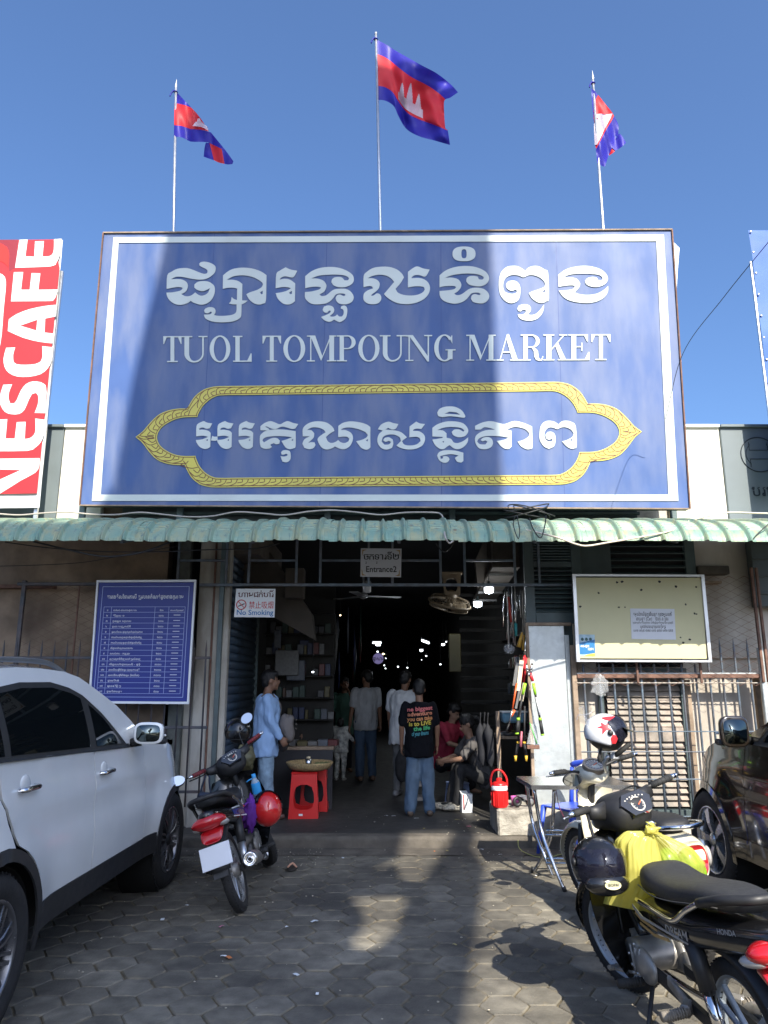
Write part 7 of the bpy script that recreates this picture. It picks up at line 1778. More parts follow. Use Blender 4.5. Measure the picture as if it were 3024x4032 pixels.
 def rear(u,v):
  z=.30+(rl[0][1]-.30)*v;s=s0 if z<ZB else s0+(rl[0][0]-s0)*((z-ZB)/(rl[0][1]-ZB));w=hw(s,z);x=-w+2*w*u;q=1-(2*u-1)**2;return Vector((x,s-.05*q,z))
 mb=MB();mb.grid(rear,20,20);mb.obj('tailgate',paint,t)
 mb=MB();mb.box((0,(s0+s1)/2,.42),(HW*1.5,(s1-s0)-.5,.36));mb.obj('underbody',m_darkgap,t)
 if K.get('rails'):
  for sd in sides:
   pts=[(s,zroof(s)+h)for s,h in((rl[0][0]+.10,.0),(rl[0][0]+.2,.045),(0.2,.05),(.7,.05),(sb_-.15,.042),(sb_+.0,.0))]
   mb=MB();mb.tube(bez([Vector((sd*(hw(s,z-.03)-.055),s,z))for s,z in pts],5),.017,8);mb.obj('roof_rail',K['rails'],t)
 return t,hw
m_wpaint=mat('white_car_paint',(.88,.88,.85),.2,var=.02,coat=1.0)
m_wpaint.node_tree.nodes['Principled BSDF'].inputs['Coat Roughness'].default_value=.03
m_rimd=mat('dark_alloy',(.22,.22,.23),.3,metal=.8,var=.1)
WHT=dict(wb=2.73,R=.36,hw=.93,belt=1.16,roof=1.76,rhw=.70,rear=-.95,front=3.50,arch=.40,sill=.35,hood=1.18,bpost=1.12,cpost=2.05,rdoor=-.03,rh=.24,fend=[(2.08,1.235),(2.45,1.20),(2.75,1.13),(3.02,1.01),(3.22,.87),(3.40,.74)],aw=1.70,ab=2.13,dlo0=-.62,dlo=[(-.50,1.34),(-.30,1.47),(0,1.565),(.35,1.61),(.72,1.615),(.95,1.58),(1.12,1.53),(1.35,1.41),(1.58,1.26)],roofline=[(-.62,1.54),(-.35,1.62),(0,1.675),(.35,1.70),(.65,1.70),(.95,1.685),(1.15,1.65),(1.40,1.555),(1.65,1.455),(1.85,1.35),(2.12,1.185)],ws_top=1.05,tw=.235,rim=m_rimd,spokes=10,style='turbine',chrome=True,rails=mat('satin_grey',(.20,.21,.22),.4,metal=.6))
wcar,whw=build_car('white_car','white SUV with chrome door handles parked nose to the wall at the left edge','car',-2.77,3.86,radians(-1.6),m_wpaint,WHT)
m_bpaint=mat('black_car_paint',(.020,.015,.011),.12,var=.1,coat=1.0)
m_rims=mat('silver_alloy',(.55,.56,.57),.25,metal=.85,var=.08)
BLK=dict(wb=2.62,R=.37,hw=.90,belt=1.17,roof=1.76,rhw=.68,rear=-.95,front=3.34,arch=.41,sill=.34,hood=1.2,bpost=1.05,cpost=1.98,rdoor=-.03,fend=[(2.0,1.225),(2.35,1.18),(2.60,1.10),(2.82,.99),(3.0,.87),(3.2,.72)],aw=1.80,ab=2.05,dlo0=-.7,dlo=[(-.60,1.54),(-.35,1.64),(-.10,1.66),(.20,1.675),(.55,1.675),(.85,1.65),(1.10,1.58),(1.35,1.47),(1.60,1.33),(1.74,1.23)],roofline=[(-.75,1.67),(-.35,1.73),(0,1.755),(.35,1.76),(.70,1.75),(.95,1.71),(1.20,1.61),(1.45,1.48),(1.70,1.33),(2.04,1.192)],ws_top=.95,tw=.24,rim=m_rims,spokes=5,style='star',chrome=False,rails=None,mh=1.45,clad=m_bpaint)
bcar,bhw=build_car('black_car','glossy black SUV with silver five spoke wheels parked at the right edge','car',3.62,3.88,radians(1.2),m_bpaint,BLK)
def rake(o,k,z0,z1,z2,s0):
 for c in o.children:
  if not c.name.startswith(('tyre','rim','arch_liner')):
   if c.type=='MESH':
    for v in c.data.vertices:
     z=v.co.z;w=max(0,min(1,(z-z0)/(z1-z0)))if z<z1 else max(0,1-(z-z1)/(z2-z1));v.co.z+=w*k*(s0-v.co.y)
   rake(c,k,z0,z1,z2,s0)
rake(wcar,.04,.5,1.16,1.76,1.9)
#  motorbikes
m_bkplast=mat('black_gloss_plastic',(.010,.010,.011),.2,var=.1,coat=.6)
m_bkmatt=mat('black_matt_plastic',(.020,.020,.021),.5,var=.15,scale=20)
m_seat=mat('seat_vinyl',(.020,.020,.021),.5,var=.12,scale=30,bump=.25,bscale=350)
m_taillight=mat('tail_lens_red',(.50,.012,.018),.08,var=0,coat=1.0)
m_lens=mat('clear_lens',(.50,.48,.46),.08,var=0,coat=1.0,spec=.8)
m_eng=mat('engine_alloy',(.36,.35,.33),.42,metal=.4,var=.25,scale=18,stain=(.10,.08,.06),stain_amt=.5,stain_scale=6)
m_grip=mat('rubber_grip',(.022,.022,.022),.75,var=.1)
m_plate=mat('number_plate',(.72,.74,.78),.4,var=.03)
m_redg=mat('tool_red',(.62,.03,.04),.4,var=0)
m_gauge=mat('gauge_glass',(.035,.036,.04),.04,var=0,coat=1)
m_cream=mat('cream_paint',(.68,.64,.50),.2,var=.03,coat=.8)
def ringYZ(x,y,z,w,h,n=16,e=2.4,tilt=0.0):
 """super-ellipse section across the bike at station x"""
 out=[]
 for i in range(n):
  a=2*pi*(i+.5)/n;c,s=cos(a),sin(a)
  p=Vector((0,w*abs(c)**(2/e)*(1 if c>0 else-1),h*abs(s)**(2/e)*(1 if s>0 else-1)))
  if tilt:p=Matrix.Rotation(tilt,3,'Y')@p
  out.append(Vector((x,y,z))+p)
 return out
def loft_yz(st,n=16,e=2.4,sub=3):
 """smooth loft through stations (x, z, halfwidth, halfheight[, tilt])"""
 S_=[Vector((a[0],a[1],a[2]))for a in st];H_=[Vector((a[3],a[4]if len(a)>4 else 0,0))for a in st]
 A=bez(S_,sub);B=bez(H_,sub)
 return[ringYZ(p.x,0,p.y,max(.002,p.z),max(.002,q.x),n,e,q.y)for p,q in zip(A,B)]
def motorbike(label,loc,heading,lean,steer,C,group=None):
 t=thing('motorbike',loc,(lean,0,heading),label=label,cat='motorbike',group=group)
 RW=.285;xf,xr=.62,-.62
 ax0=Vector((.44,0,.80));axd=Vector((-.26,0,.66)).normalized()
 Q=Matrix.Rotation(steer,3,axd)
 def ST(p):p=Vector(p);return ax0+Q@(p-ax0)
 def new(st=False):m=MB();m.T=ST if st else None;return m
 body,dark=C['body'],C.get('dark',m_bkmatt)
 for x,st in((xf,True),(xr,False)):
  mb=new(st);mb.torus((x,0,RW),(0,1,0),RW-.038,.040,56,12,.92);ty=mb.obj('tyre',m_tyre,t)
  mb=new(st)
  for i in range(60):
   a=2*pi*i/60;c=Vector((x,0,RW))
   for q in(-1,1):
    mb.box(c+Vector((cos(a)*(RW-.0045),q*.016,sin(a)*(RW-.0045))),(.006,.020,.009),Matrix.Rotation(-a,3,'Y')@Matrix.Rotation(q*.5,3,'X'))
  mb.obj('tread',m_tyre,ty,kind='stuff')
  mb=new(st);mb.lathe((x,0,RW),(0,1,0),[(RW-.072,-.024),(RW-.055,-.028),(RW-.052,-.020),(RW-.064,0),(RW-.052,.020),(RW-.055,.028),(RW-.072,.024),(RW-.078,0),(RW-.072,-.024)],48);rm=mb.obj('rim',C['rim'],ty)
  mb=new(st)
  for i in range(C.get('spokes',3)):
   a=2*pi*i/C.get('spokes',3)+.5
   if C.get('spokes',3)<=5:
    for d in(-.22,.22):
     p0_=Vector((x+cos(a+d*1.6)*.045,0,RW+sin(a+d*1.6)*.045));p1_=Vector((x+cos(a+d)*(RW-.075),0,RW+sin(a+d)*(RW-.075)))
     mb.bar(p0_,p1_,.022,.022,up=(0,1,0),bev=.004)
   else:
    for q in(-.02,.02):mb.tube([Vector((x+cos(a)*.03,q,RW+sin(a)*.03)),Vector((x+cos(a)*(RW-.07),0,RW+sin(a)*(RW-.07)))],.0018,4)
  mb.obj('spokes',C['rim'],rm)
  mb=new(st);mb.cyl((x,-.055,RW),(x,.055,RW),.048,n=24);mb.cyl((x,-.085,RW),(x,.085,RW),.012,n=10);mb.obj('hub',m_eng,rm)
 for s in(-1,1):
  mb=new(True);mb.cyl((xf-.0,s*.078,RW),(.50,s*.078,.62),.022,.020,12);mb.obj('fork_leg',m_bkmatt,t)
 mb=new(True);mb.cyl((.50,0,.58),(.355,0,.98),.03,.024,14);mb.obj('steering_stem',m_bkmatt,t)
 mb=new(True);rings=[]
 for i in range(22):
  a=radians(-5+158*i/21);r_=RW+.030;c=Vector((xf,0,RW));dr=Vector((cos(a),0,sin(a)))
  w_=.062*min(1,(i+2)/5)*min(1,(24-i)/5);rings.append([c+dr*(r_+.012*cos(b)+(-.018 if abs(b-pi/2)<1.2 else 0)*0)+Vector((0,w_*sin(b),0))-dr*(.028*abs(sin(b))**2)for b in[2*pi*k/12 for k in range(12)]])
 mb.loft(rings);mb.obj('front_mudguard',C.get('guard',body),t)
 mb=new(True)
 if C['type']=='underbone':
  rings=[]
  for x,z,w,h,tl in((.215,.935,.02,.02,0),(.225,.94,.085,.062,-.35),(.255,.95,.118,.092,-.35),(.31,.965,.132,.100,-.3),(.38,.965,.130,.098,-.2),(.45,.95,.112,.092,-.1),(.505,.92,.085,.070,0),(.53,.90,.03,.03,0)):
   rings.append(ringYZ(x,0,z,w,h,22,2.5,tl))
  mb.loft(rings);cowl=mb.obj('handlebar_cowl',C.get('cowl',m_bkmatt),t);smooth_mod(cowl,60)
  mb=new(True)
  for s in(-1,1):mb.loft([ringYZ(.36,0,.985,.02,.045)]and[[Vector((.35+.030*cos(a),s*y,.985+.004+dz+.034*k*sin(a)))for a in[2*pi*i/14 for i in range(14)]]for y,k,dz in((.10,1.5,0),(.16,1.15,.01),(.215,1.0,.02))])
  mb.obj('switch_pod',C.get('cowl',m_bkmatt),t)
  GC=Vector((.222,0,1.016));gn=Vector((-.80,0,.60)).normalized();gx=Vector((0,-1,0));gy=Vector((.60,0,.80)).normalized()
  f=lambda x,y,q:GC+gx*x+gy*y+gn*q
  mb=new(True);mb.prism(smooth_poly([(-.100,.012),(-.062,.058),(.062,.058),(.100,.012),(.058,-.058),(-.058,-.058)],3,30),f,-.05,.006);ga=mb.obj('instrument_glass',m_gauge,t)
  mb=new(True);mb.prism(elp(0,-.008,.040,.040,28),f,.0064,.0074,[elp(0,-.008,.034,.034,28)])
  for k in range(11):
   a=radians(-40+26*k);mb.prism([(x_*.028*0+cos(a)*r_-sin(a)*w_,-.008+sin(a)*r_+cos(a)*w_)for x_,r_,w_ in((0,.025,-.0016),(0,.032,-.0016),(0,.032,.0016),(0,.025,.0016))],f,.0064,.0074)
  for k in range(7):mb.prism(elp(-.062+.02*k,.036-.0012*(k-3)**2,.0045,.0035,8),f,.0064,.0074)
  mb.obj('dial_marks',mat('dial_print',(.62,.58,.50),.5,var=0),ga,kind='stuff')
  mb=new(True);mb.prism([(-.002,-.012),(.03,.004),(.031,.001),(.001,-.016)],f,.0076,.0084);mb.obj('needle',mat('needle_orange',(.85,.12,.03),.5,var=0),ga)
  mb=new(True);mb.ell((.515,0,.905),(.035,.085,.055));mb.obj('headlight',m_lens,t)
 else:
  mb.loft(loft_yz([(.24,.95,.02,.02),(.27,.965,.085,.055,-.4),(.34,.975,.105,.080,-.3),(.43,.955,.105,.090),(.50,.93,.085,.075),(.53,.925,.03,.03)],20,2.1));cowl=mb.obj('handlebar_cowl',body,t)
  GC=Vector((.30,0,1.045));gn=Vector((-.45,0,.9)).normalized();gx=Vector((0,-1,0));gy=Vector((.9,0,.45)).normalized()
  f=lambda x,y,q:GC+gx*x+gy*y+gn*q
  mb=new(True);mb.prism(elp(0,0,.082,.082,36),f,-.035,.004,[elp(0,0,.064,.064,36)]);mb.obj('clock_bezel',mat('champagne_metal',(.42,.36,.29),.35,metal=.6),t)
  mb=new(True);mb.prism(elp(0,0,.064,.064,36),f,-.03,.0);ga=mb.obj('instrument_glass',m_gauge,t)
  mb=new(True)
  for k in range(12):
   a=radians(-50+25*k);mb.prism([(cos(a)*r_-sin(a)*w_,sin(a)*r_+cos(a)*w_)for r_,w_ in((.038,-.004),(.055,-.004),(.055,.004),(.038,.004))],f,.0006,.0016)
  mb.prism(elp(0,-.03,.020,.009,12),f,.0006,.0016);mb.obj('dial_marks',mat('dial_print',(.62,.58,.50),.5,var=0),ga,kind='stuff')
  mb=new(True);mb.prism([(-.015,-.006),(.03,.012),(.032,.008),(-.012,-.012)],f,.002,.003);mb.obj('needle',mat('needle_orange',(.85,.12,.03),.5,var=0),ga)
  mb=new(True);mb.ell((.53,0,.93),(.03,.075,.075));mb.obj('headlight',m_lens,t)
 for s in(-1,1):
  mb=new(True);mb.tube(bez([(.37,s*.06,.995),(.355,s*.17,1.02),(.335,s*.23,1.035),(.30,s*.35,1.05)],5),.0115,8);mb.obj('handlebar',m_bkmatt,t)
  mb=new(True);mb.cyl((.335,s*.225,1.035),(.300,s*.345,1.05),.0175,.0180,14);g_=mb.obj('grip',C.get('grip',m_grip),t)
  mb=new(True)
  for k in range(5):c=Vector((.335,s*.225,1.035)).lerp(Vector((.300,s*.345,1.05)),.12+.19*k);mb.torus(c,(-.035,s*.12,.015),.0175,.0022,14,5)
  mb.obj('grip_ring',C.get('grip2',m_grip),g_)
  mb=new(True);mb.cyl((.300,s*.345,1.05),(.293,s*.372,1.053),.0165,.012,12);mb.ell((.292,s*.374,1.053),(.012,.010,.012));mb.obj('bar_end',m_chrome,g_)
  mb=new(True);mb.tube(bez([(.365,s*.20,1.01),(.395,s*.24,1.005),(.385,s*.31,1.015),(.36,s*.37,1.025)],4),.006,6);mb.obj('lever',C.get('lever',m_alu),t)
 for s,u in C.get('mirrors',[]):
  B_=Vector((.36,s*.19,1.02));E_=B_+Vector(u)
  mb=new(True);mb.tube(bez([B_,B_+Vector((u[0]*.2,u[1]*.15,u[2]*.65)),B_+Vector(u)*.72,E_],5),.0055,7);ms=mb.obj('mirror_stalk',C.get('stalk',m_bkmatt),t)
  md=Vector(C.get('mdir',(-1,0,.12))).normalized();w1=md.cross(Vector((0,0,1))).normalized();w2=w1.cross(md)
  R_=Matrix((md,w1,w2)).transposed();R_=R_@Matrix.Rotation(C.get('mtilt',.3)*s,3,'X');ctr=E_+Vector((0,s*.03,.01))
  mb=new(True);mb.ell(ctr-md*.008,(.020,.070,.048),R_,22,12);mb.obj('mirror_shell',m_bkmatt,ms)
  mb=new(True);mb.prism(elp(0,0,.064,.043,28),lambda x,y,q,c=ctr,R_=R_:c+R_@Vector((q,x,y)),.0135,.0145);mb.obj('mirror_glass',mat('mirror_glass',(.75,.78,.78),.03,metal=1,var=0),ms)
 def shield(s):
  mb=MB()
  def fn(u,v):
   z=.88-.64*v;wo=.11+.15*(.35 if C['type']=='scooter' else 1)*sin(pi*min(1,v*.85+.12))**.8;x=.455-.20*v+.06*v*v;y=.015+(wo-.015)*u
   return Vector((x-.11*u*u-.02*v*u,s*y,z-.02*u))
  mb.grid(fn,10,16);a=len(mb.v)
  mb.grid(lambda u,v:fn(u,v)+Vector((-.008,0,0)),10,16,flip=True);mb.obj('leg_shield',C.get('shield',body),t)
 for s in(-1,1):shield(s)
 mb=MB();mb.loft(loft_yz([(.47,.84,.03,.05),(.44,.78,.06,.07),(.38,.62,.055,.08),(.30,.47,.05,.06),(.22,.40,.045,.045)],14));mb.obj('front_cover',C.get('shield',body),t)
 if C['type']=='scooter':
  mb=MB();mb.loft(loft_yz([(.36,.36,.06,.03),(.30,.29,.15,.035),(.10,.27,.16,.035),(-.08,.28,.14,.04),(-.12,.34,.10,.06)],16));mb.obj('floorboard',m_bkmatt,t)
  mb=MB();mb.loft(loft_yz([(-.05,.42,.10,.10),(-.10,.48,.145,.17),(-.25,.54,.165,.19),(-.45,.59,.168,.17),(-.62,.63,.155,.14),(-.78,.655,.125,.105),(-.86,.66,.07,.06)],22,2.3));mb.obj('rear_body',body,t)
  mb=MB();mb.loft(loft_yz([(.0,.69,.06,.03),(-.04,.74,.115,.05),(-.18,.765,.135,.055),(-.38,.775,.14,.055),(-.56,.80,.135,.05),(-.70,.81,.10,.035),(-.74,.80,.04,.02)],18,2.5));mb.obj('seat',C.get('seat',m_seat),t)
  q=Vector((-.868,0,.655));mb=MB();mb.prism(elp(0,0,.080,.080,30,2.3),lambda x,y,s_:q+Vector((-s_-.06*(1-(x/.1)**2)+.05+.16*(y),x,y)),-.02,.018);mb.obj('tail_light',m_taillight,t)
  mb=MB();mb.prism(elp(0,0,.094,.094,30,2.3),lambda x,y,s_:q+Vector((-s_-.06*(1-(x/.1)**2)+.05+.16*(y),x,y)),-.02,.012,[elp(0,0,.080,.080,30,2.3)]);mb.obj('tail_ring',body,t)
  for s in(-1,1):
   mb=MB();mb.ell((-.80,s*.118,.645),(.075,.022,.055),Matrix.Rotation(s*.42,3,'Z')@Matrix.Rotation(.45,3,'Y'));mb.obj('indicator',m_lens,t)
 else:
  mb=MB();mb.loft(loft_yz([(.26,.50,.035,.03),(.18,.50,.06,.07),(.04,.55,.085,.085),(-.15,.585,.125,.080),(-.40,.625,.140,.075),(-.62,.665,.125,.070),(-.82,.705,.095,.062),(-.95,.735,.060,.040),(-.985,.745,.02,.02)],20,2.6));mb.obj('side_cover',body,t)
  mb=MB();mb.loft(loft_yz([(.03,.67,.03,.03),(.01,.71,.085,.060),(-.07,.745,.118,.065),(-.22,.74,.130,.054),(-.38,.755,.132,.052),(-.58,.795,.125,.048),(-.74,.815,.105,.040),(-.82,.82,.06,.028)],20,2.8));st_=mb.obj('seat',C.get('seat',m_seat),t)
  mb=MB()
  for s in(-1,1):mb.tube(bez([(.0,s*.108,.70),(-.07,s*.130,.715),(-.20,s*.142,.712),(-.38,s*.146,.735),(-.58,s*.138,.775),(-.74,s*.115,.80)],4),.0025,5)
  mb.obj('seam',mat('seat_thread',(.07,.07,.07),.8,var=0),st_,kind='stuff')
  mb=MB();mb.ell((-.925,0,.695),(.085,.128,.052),Matrix.Rotation(.25,3,'Y'),28,16);mb.obj('tail_light',m_taillight,t)
  for s in(-1,1):
   mb=MB();mb.ell((-.905,s*.088,.668),(.070,.042,.024),Matrix.Rotation(.25,3,'Y')@Matrix.Rotation(s*.3,3,'Z'),20,12);mb.obj('indicator',m_lens,t)
  mb=MB();mb.loft([ringYZ(x,0,z,w,h,14,3,.4)for x,z,w,h in((-.90,.64,.09,.03),(-.955,.60,.075,.04),(-.965,.575,.06,.02))]);mb.obj('reflector',m_taillight,t)
 gm=C.get('rail',m_chrome)
 if C['type']=='scooter':
  mb=MB();mb.tube(bez([(-.48,-.150,.76),(-.60,-.165,.79),(-.78,-.13,.82),(-.85,0,.825),(-.78,.13,.82),(-.60,.165,.79),(-.48,.150,.76)],5),.014,10);mb.obj('grab_rail',gm,t)
 else:
  for s in(-1,1):
   mb=MB();mb.tube(bez([(-.06,s*.148,.655),(-.28,s*.158,.665),(-.45,s*.165,.68),(-.56,s*.160,.745),(-.66,s*.145,.80)],5),.0125,9);mb.obj('grab_rail',gm,t)
  mb=MB();mb.tube(bez([(-.66,-.145,.80),(-.80,-.125,.845),(-.885,-.06,.86),(-.895,0,.862),(-.885,.06,.86),(-.80,.125,.845),(-.66,.145,.80)],5),.019,10);mb.obj('grab_bar',C.get('bar',m_bkmatt),t)
 mb=MB();mb.loft([[Vector((.20-.0*k,y,.33))+Vector((.10*cos(a),0,.075*sin(a)))for a in[2*pi*i/18 for i in range(18)]]for k,y in enumerate((-.10,-.08,.08,.10))]);mb.ell((.14,-.100,.33),(.085,.025,.075));mb.ell((.04,-.095,.31),(.065,.022,.06));mb.obj('crankcase',m_eng,t)
 mb=MB()
 for i in range(8):mb.box((.31+.016*i,0,.345+.004*i),(.007,.11,.115))
 mb.cyl((.27,0,.34),(.44,0,.375),.045,n=16);mb.box((.45,0,.375),(.05,.09,.09),None,.015);mb.obj('cylinder',m_eng,t)
 mb=MB();mb.ell((.09,.095,.32),(.125,.026,.075));ec=mb.obj('engine_cover',m_eng,t)
 mb=MB()
 for s in(-1,1):
  for q in range(9):
   a=2*pi*q/9;c=Vector((.15+.095*cos(a),s*.098,.325+.066*sin(a)));mb.cyl(c,c+Vector((0,s*.012,0)),.008,n=6)
  for q in range(3):mb.bar((.08+.05*q,s*.112,.27),(.10+.05*q,s*.112,.38),.006,.008,up=(0,1,0))
 mb.obj('cover_bolts',m_alu,ec,kind='stuff')
 mb=MB();mb.tube(bez([(.42,-.05,.40),(.36,-.06,.52),(.28,-.04,.58),(.20,0,.55)],5),.006,6);mb.tube(bez([(.30,.10,.40),(.34,.09,.55),(.38,.05,.70)],5),.005,6);mb.obj('hose',m_cable,t)
 for s in(-1,1):
  mb=MB();mb.T=ST;mb.tube(bez([(.37,s*.21,1.02),(.46,s*.19,1.03),(.52,s*.10,.98),(.50,s*.05,.86)],5),.0045,6);mb.obj('control_cable',m_cable,t)
 mb=MB();mb.tube(bez([(.44,-.03,.33),(.40,-.07,.22),(.20,-.10,.19),(-.05,-.12,.20),(-.20,-.135,.22)],6),.014,10);ex=mb.obj('exhaust_pipe',m_chrome,t)
 zx=C.get('ex_z',.25)
 mb=MB();mb.tube([(-.15,-.135,zx-.03),(-.20,-.138,zx-.02),(-.30,-.142,zx),(-.66,-.165,zx+.06),(-.74,-.17,zx+.07),(-.76,-.171,zx+.072)],[.018,.036,.048,.055,.052,.040],20);mf=mb.obj('muffler',C.get('muffler',m_eng),t)
 d_=Vector((-1,-.07,.15)).normalized();c_=Vector((-.755,-.171,zx+.072))
 mb=MB();mb.lathe(c_,d_,[(.050,-.02),(.053,.0),(.048,.012),(.038,.014),(.034,.006),(.018,.006),(.018,.022),(.012,.022),(.012,-.0)],26);mb.obj('muffler_tip',m_chrome,mf)
 mb=MB();mb.cyl(c_+d_*.0075,c_+d_*.023,.0115,n=14);mb.obj('muffler_bore',m_black,mf)
 for s in(-1,1):
  mb=MB();mb.bar((.02,s*.075,.31),(xr-.03,s*.078,RW),.024,.045);mb.obj('swing_arm',C.get('arm',m_bkmatt),t)
  mb=MB();mb.cyl((-.46,s*.105,.62),(-.54,s*.105,.44),.036,.034,16);sk=mb.obj('shock_sleeve',m_bkmatt,t)
  mb=MB();mb.cyl((-.54,s*.105,.44),(-.60,s*.105,.30),.027,.025,16);mb.obj('shock_body',C.get('shock',m_chrome),sk)
 mb=MB();rings=[]
 for i in range(16):
  a=radians(75+92*i/15);c=Vector((xr,0,RW));dr=Vector((cos(a),0,sin(a)));r_=RW+.055+.05*(i/15)**2;w_=.075
  rings.append([c+dr*(r_+.006*cos(b))+Vector((0,w_*sin(b),0))-dr*.03*abs(sin(b))**3 for b in[2*pi*k/12 for k in range(12)]])
 mb.loft(rings);mb.obj('rear_mudguard',m_bkmatt,t)
 px_=-.985 if C['type']=='underbone' else-.93
 mb=MB();mb.bar((px_+.08,0,.56),(px_-.01,0,.33),.10,.012,up=(1,0,0));mb.obj('plate_bracket',m_bkmatt,t)
 if C.get('plate',True):
  mb=MB();mb.box((px_-.005,0,.475),(.004,.215,.15),Matrix.Rotation(.32,3,'Y'),.0015);pl_=mb.obj('number_plate',m_plate,t)
 for s in(-1,1):
  mb=MB();mb.cyl((.10,s*.11,.25),(.10,s*.235,.255),.019,.021,12)
  for k in range(7):mb.torus((.10,s*(.13+.014*k),.252),(0,1,0),.0195,.0035,12,5)
  mb.obj('foot_peg',C.get('peg',m_grip),t)
  mb=MB();mb.cyl((-.36,s*.12,.30),(-.38,s*.245,.305),.017,.020,12)
  for k in range(8):mb.torus((-.365-.002*k,s*(.14+.012*k),.3025),(0,1,0),.0195,.0035,12,5)
  pg=mb.obj('passenger_peg',C.get('peg2',mat('dusty_rubber',(.24,.21,.17),.85,var=.2,scale=30)),t)
  mb=MB();mb.bar((-.30,s*.085,.30),(-.36,s*.135,.30),.04,.05,bev=.008);mb.bar((-.12,s*.08,.33),(-.33,s*.09,.29),.02,.05,bev=.006);mb.obj('peg_bracket',m_eng,pg)
 mb=MB();mb.tube([(.05,.09,.24),(-.02,.17,.10),(-.05,.205,0.02+.0)],.011,8);mb.obj('side_stand',m_bkmatt,t)
 mb=MB();mb.tube(bez([(.18,.11,.26),(.28,.14,.24),(.34,.15,.23)],4),.008,7);mb.box((.35,.15,.232),(.03,.07,.02),None,.005);mb.obj('gear_lever',m_eng,t)
 return t,ST
def on(t,p):
 t_=Matrix.Translation(t.location)@t.rotation_euler.to_matrix().to_4x4();return t_@Vector(p)
dream,STd=motorbike('black motorbike with a yellow bag, nearest the camera at the lower right',(1.375,3.84,0),radians(96),radians(-5),radians(20),dict(type='underbone',body=m_bkplast,rim=mat('grey_mag',(.30,.34,.38),.4,metal=.4,var=.1),spokes=3,mirrors=[],shock=m_chrome,seat=mat('seat_grey',(.030,.030,.031),.45,var=.12,scale=30,bump=.25,bscale=350)))
def side_text(t,body,x,z,size,m,s=1,y=.146,width=None,name='lettering'):
 mb=MB();text_into(mb,body,(x,s*y,z),(-1*s if s>0 else 1,.0,.10 if s<0 else-.0),(0,0,1),size,'LEFT',.02,width);return mb.obj(name,m,t,fix=False)
m_silv=mat('silver_print',(.50,.50,.50),.3,metal=.5,var=0)
def decal(t,poly,m,s,y0,name='side_stripe'):
 mb=MB()
 mb.prism(poly,lambda x,z,q:Vector((x,s*(y0+q),z)),0,.004);return mb.obj(name,m,t)
mb=MB();ux=Vector((-.985,.0,.165)).normalized()
text_into(mb,'DREAM',(-.30,.139,.585),(-.98,0,.14),(0,0,1),.05,'LEFT',.02,.20);mb.obj('lettering',m_silv,dream,fix=False)
mb=MB();text_into(mb,'HONDA',(-.72,.121,.705),(-.94,-.10,.2),(0,0,1),.028,'LEFT',.02,.12);mb.obj('lettering',m_silv,dream,fix=False)
decal(dream,[(.02,.60),(-.06,.575),(-.50,.60),(-.50,.606),(-.08,.588),(.02,.615)],m_silv,1,.139);decal(dream,[(.06,.56),(.0,.545),(-.16,.545),(-.17,.555),(.0,.557),(.05,.575)],mat('gold_stripe',(.45,.28,.10),.4,var=.1),1,.116)
decal(dream,[(.00,.53),(-.14,.52),(-.30,.545),(-.28,.555),(-.14,.532),(.0,.54)],mat('gold_stripe',(.45,.28,.10),.4,var=.1),1,.122)
def helmet(name,label,c,r,R,m,mv=None,full=True,extra=None,visor_up=0.0,vis_alpha=1):
 """local: y forward, z up; visor on +y"""
 t=thing(name,c,label=label,cat='helmet');t.rotation_euler=R.to_euler()
 mb=MB();N_=34;M_=20
 def sh(u,v,k=1.0):
  th=pi*.5-(pi*.5+.62)*v if False else None
 def dome(ph,th,k=1.0):
  x=sin(th)*sin(ph)*r*.95;y=sin(th)*cos(ph)*r*1.10;z=cos(th)*r*1.0
  return Vector((x,y,z))*k
 vs=[];fs=[]
 for k in(1.0,.90):
  for i in range(M_+1):
   for j in range(N_):
    ph=2*pi*j/N_;front=max(0,cos(ph));lim=radians(122)-(radians(50)if not full else 0)*max(0,(front-.30)/.7)**.5*(1 if front>.30 else 0)-.0
    vs.append(dome(ph,lim*i/M_,k))
 w=(M_+1)*N_
 for q,o in((0,0),(1,w)):
  for i in range(M_):
   for j in range(N_):
    f=(o+i*N_+j,o+(i+1)*N_+j,o+(i+1)*N_+(j+1)%N_,o+i*N_+(j+1)%N_);fs.append(f if q==0 else f[::-1])
 for j in range(N_):fs.append((M_*N_+j,w+M_*N_+j,w+M_*N_+(j+1)%N_,M_*N_+(j+1)%N_))
 mb.add(vs,fs,True);shell=mb.obj('shell',m,t)
 mb=MB();mb.ell((0,0,-.02*r),(r*.86,r*.98,r*.86));mb.obj('lining',m_bkmatt,t)
 if mv:
  mb=MB()
  a0_=radians(62)
  for k in(1.035,1.035):
   mb.grid(lambda u,v,k=k:Matrix.Rotation(visor_up,3,'X')@Vector((sin(-a0_*1.15+2.3*a0_*u)*r*.98*k*cos((v-.45)*1.0),cos(-a0_*1.15+2.3*a0_*u)*r*1.13*k*cos((v-.45)*1.25),r*(.52-1.10*v)*k)),24,14,flip=(k<1.02))
  mb.obj('visor',mv,t)
 for s in(-1,1):
  mb=MB();mb.cyl((s*r*.93,.10*r,.12*r),(s*r*1.03,.10*r,.12*r),r*.15,r*.13,16);mb.obj('visor_pivot',m_bkmatt,t)
 mb=MB();mb.tube([dome(2*pi*j/40,radians(122)-(radians(50)if not full else 0)*max(0,(max(0,cos(2*pi*j/40))-.30)/.7)**.5*(1 if cos(2*pi*j/40)>.30 else 0),.97)for j in range(40)],.006,6,closed=True);mb.obj('rim_trim',m_bkmatt,t)
 if extra:extra(t,dome,r)
 return t
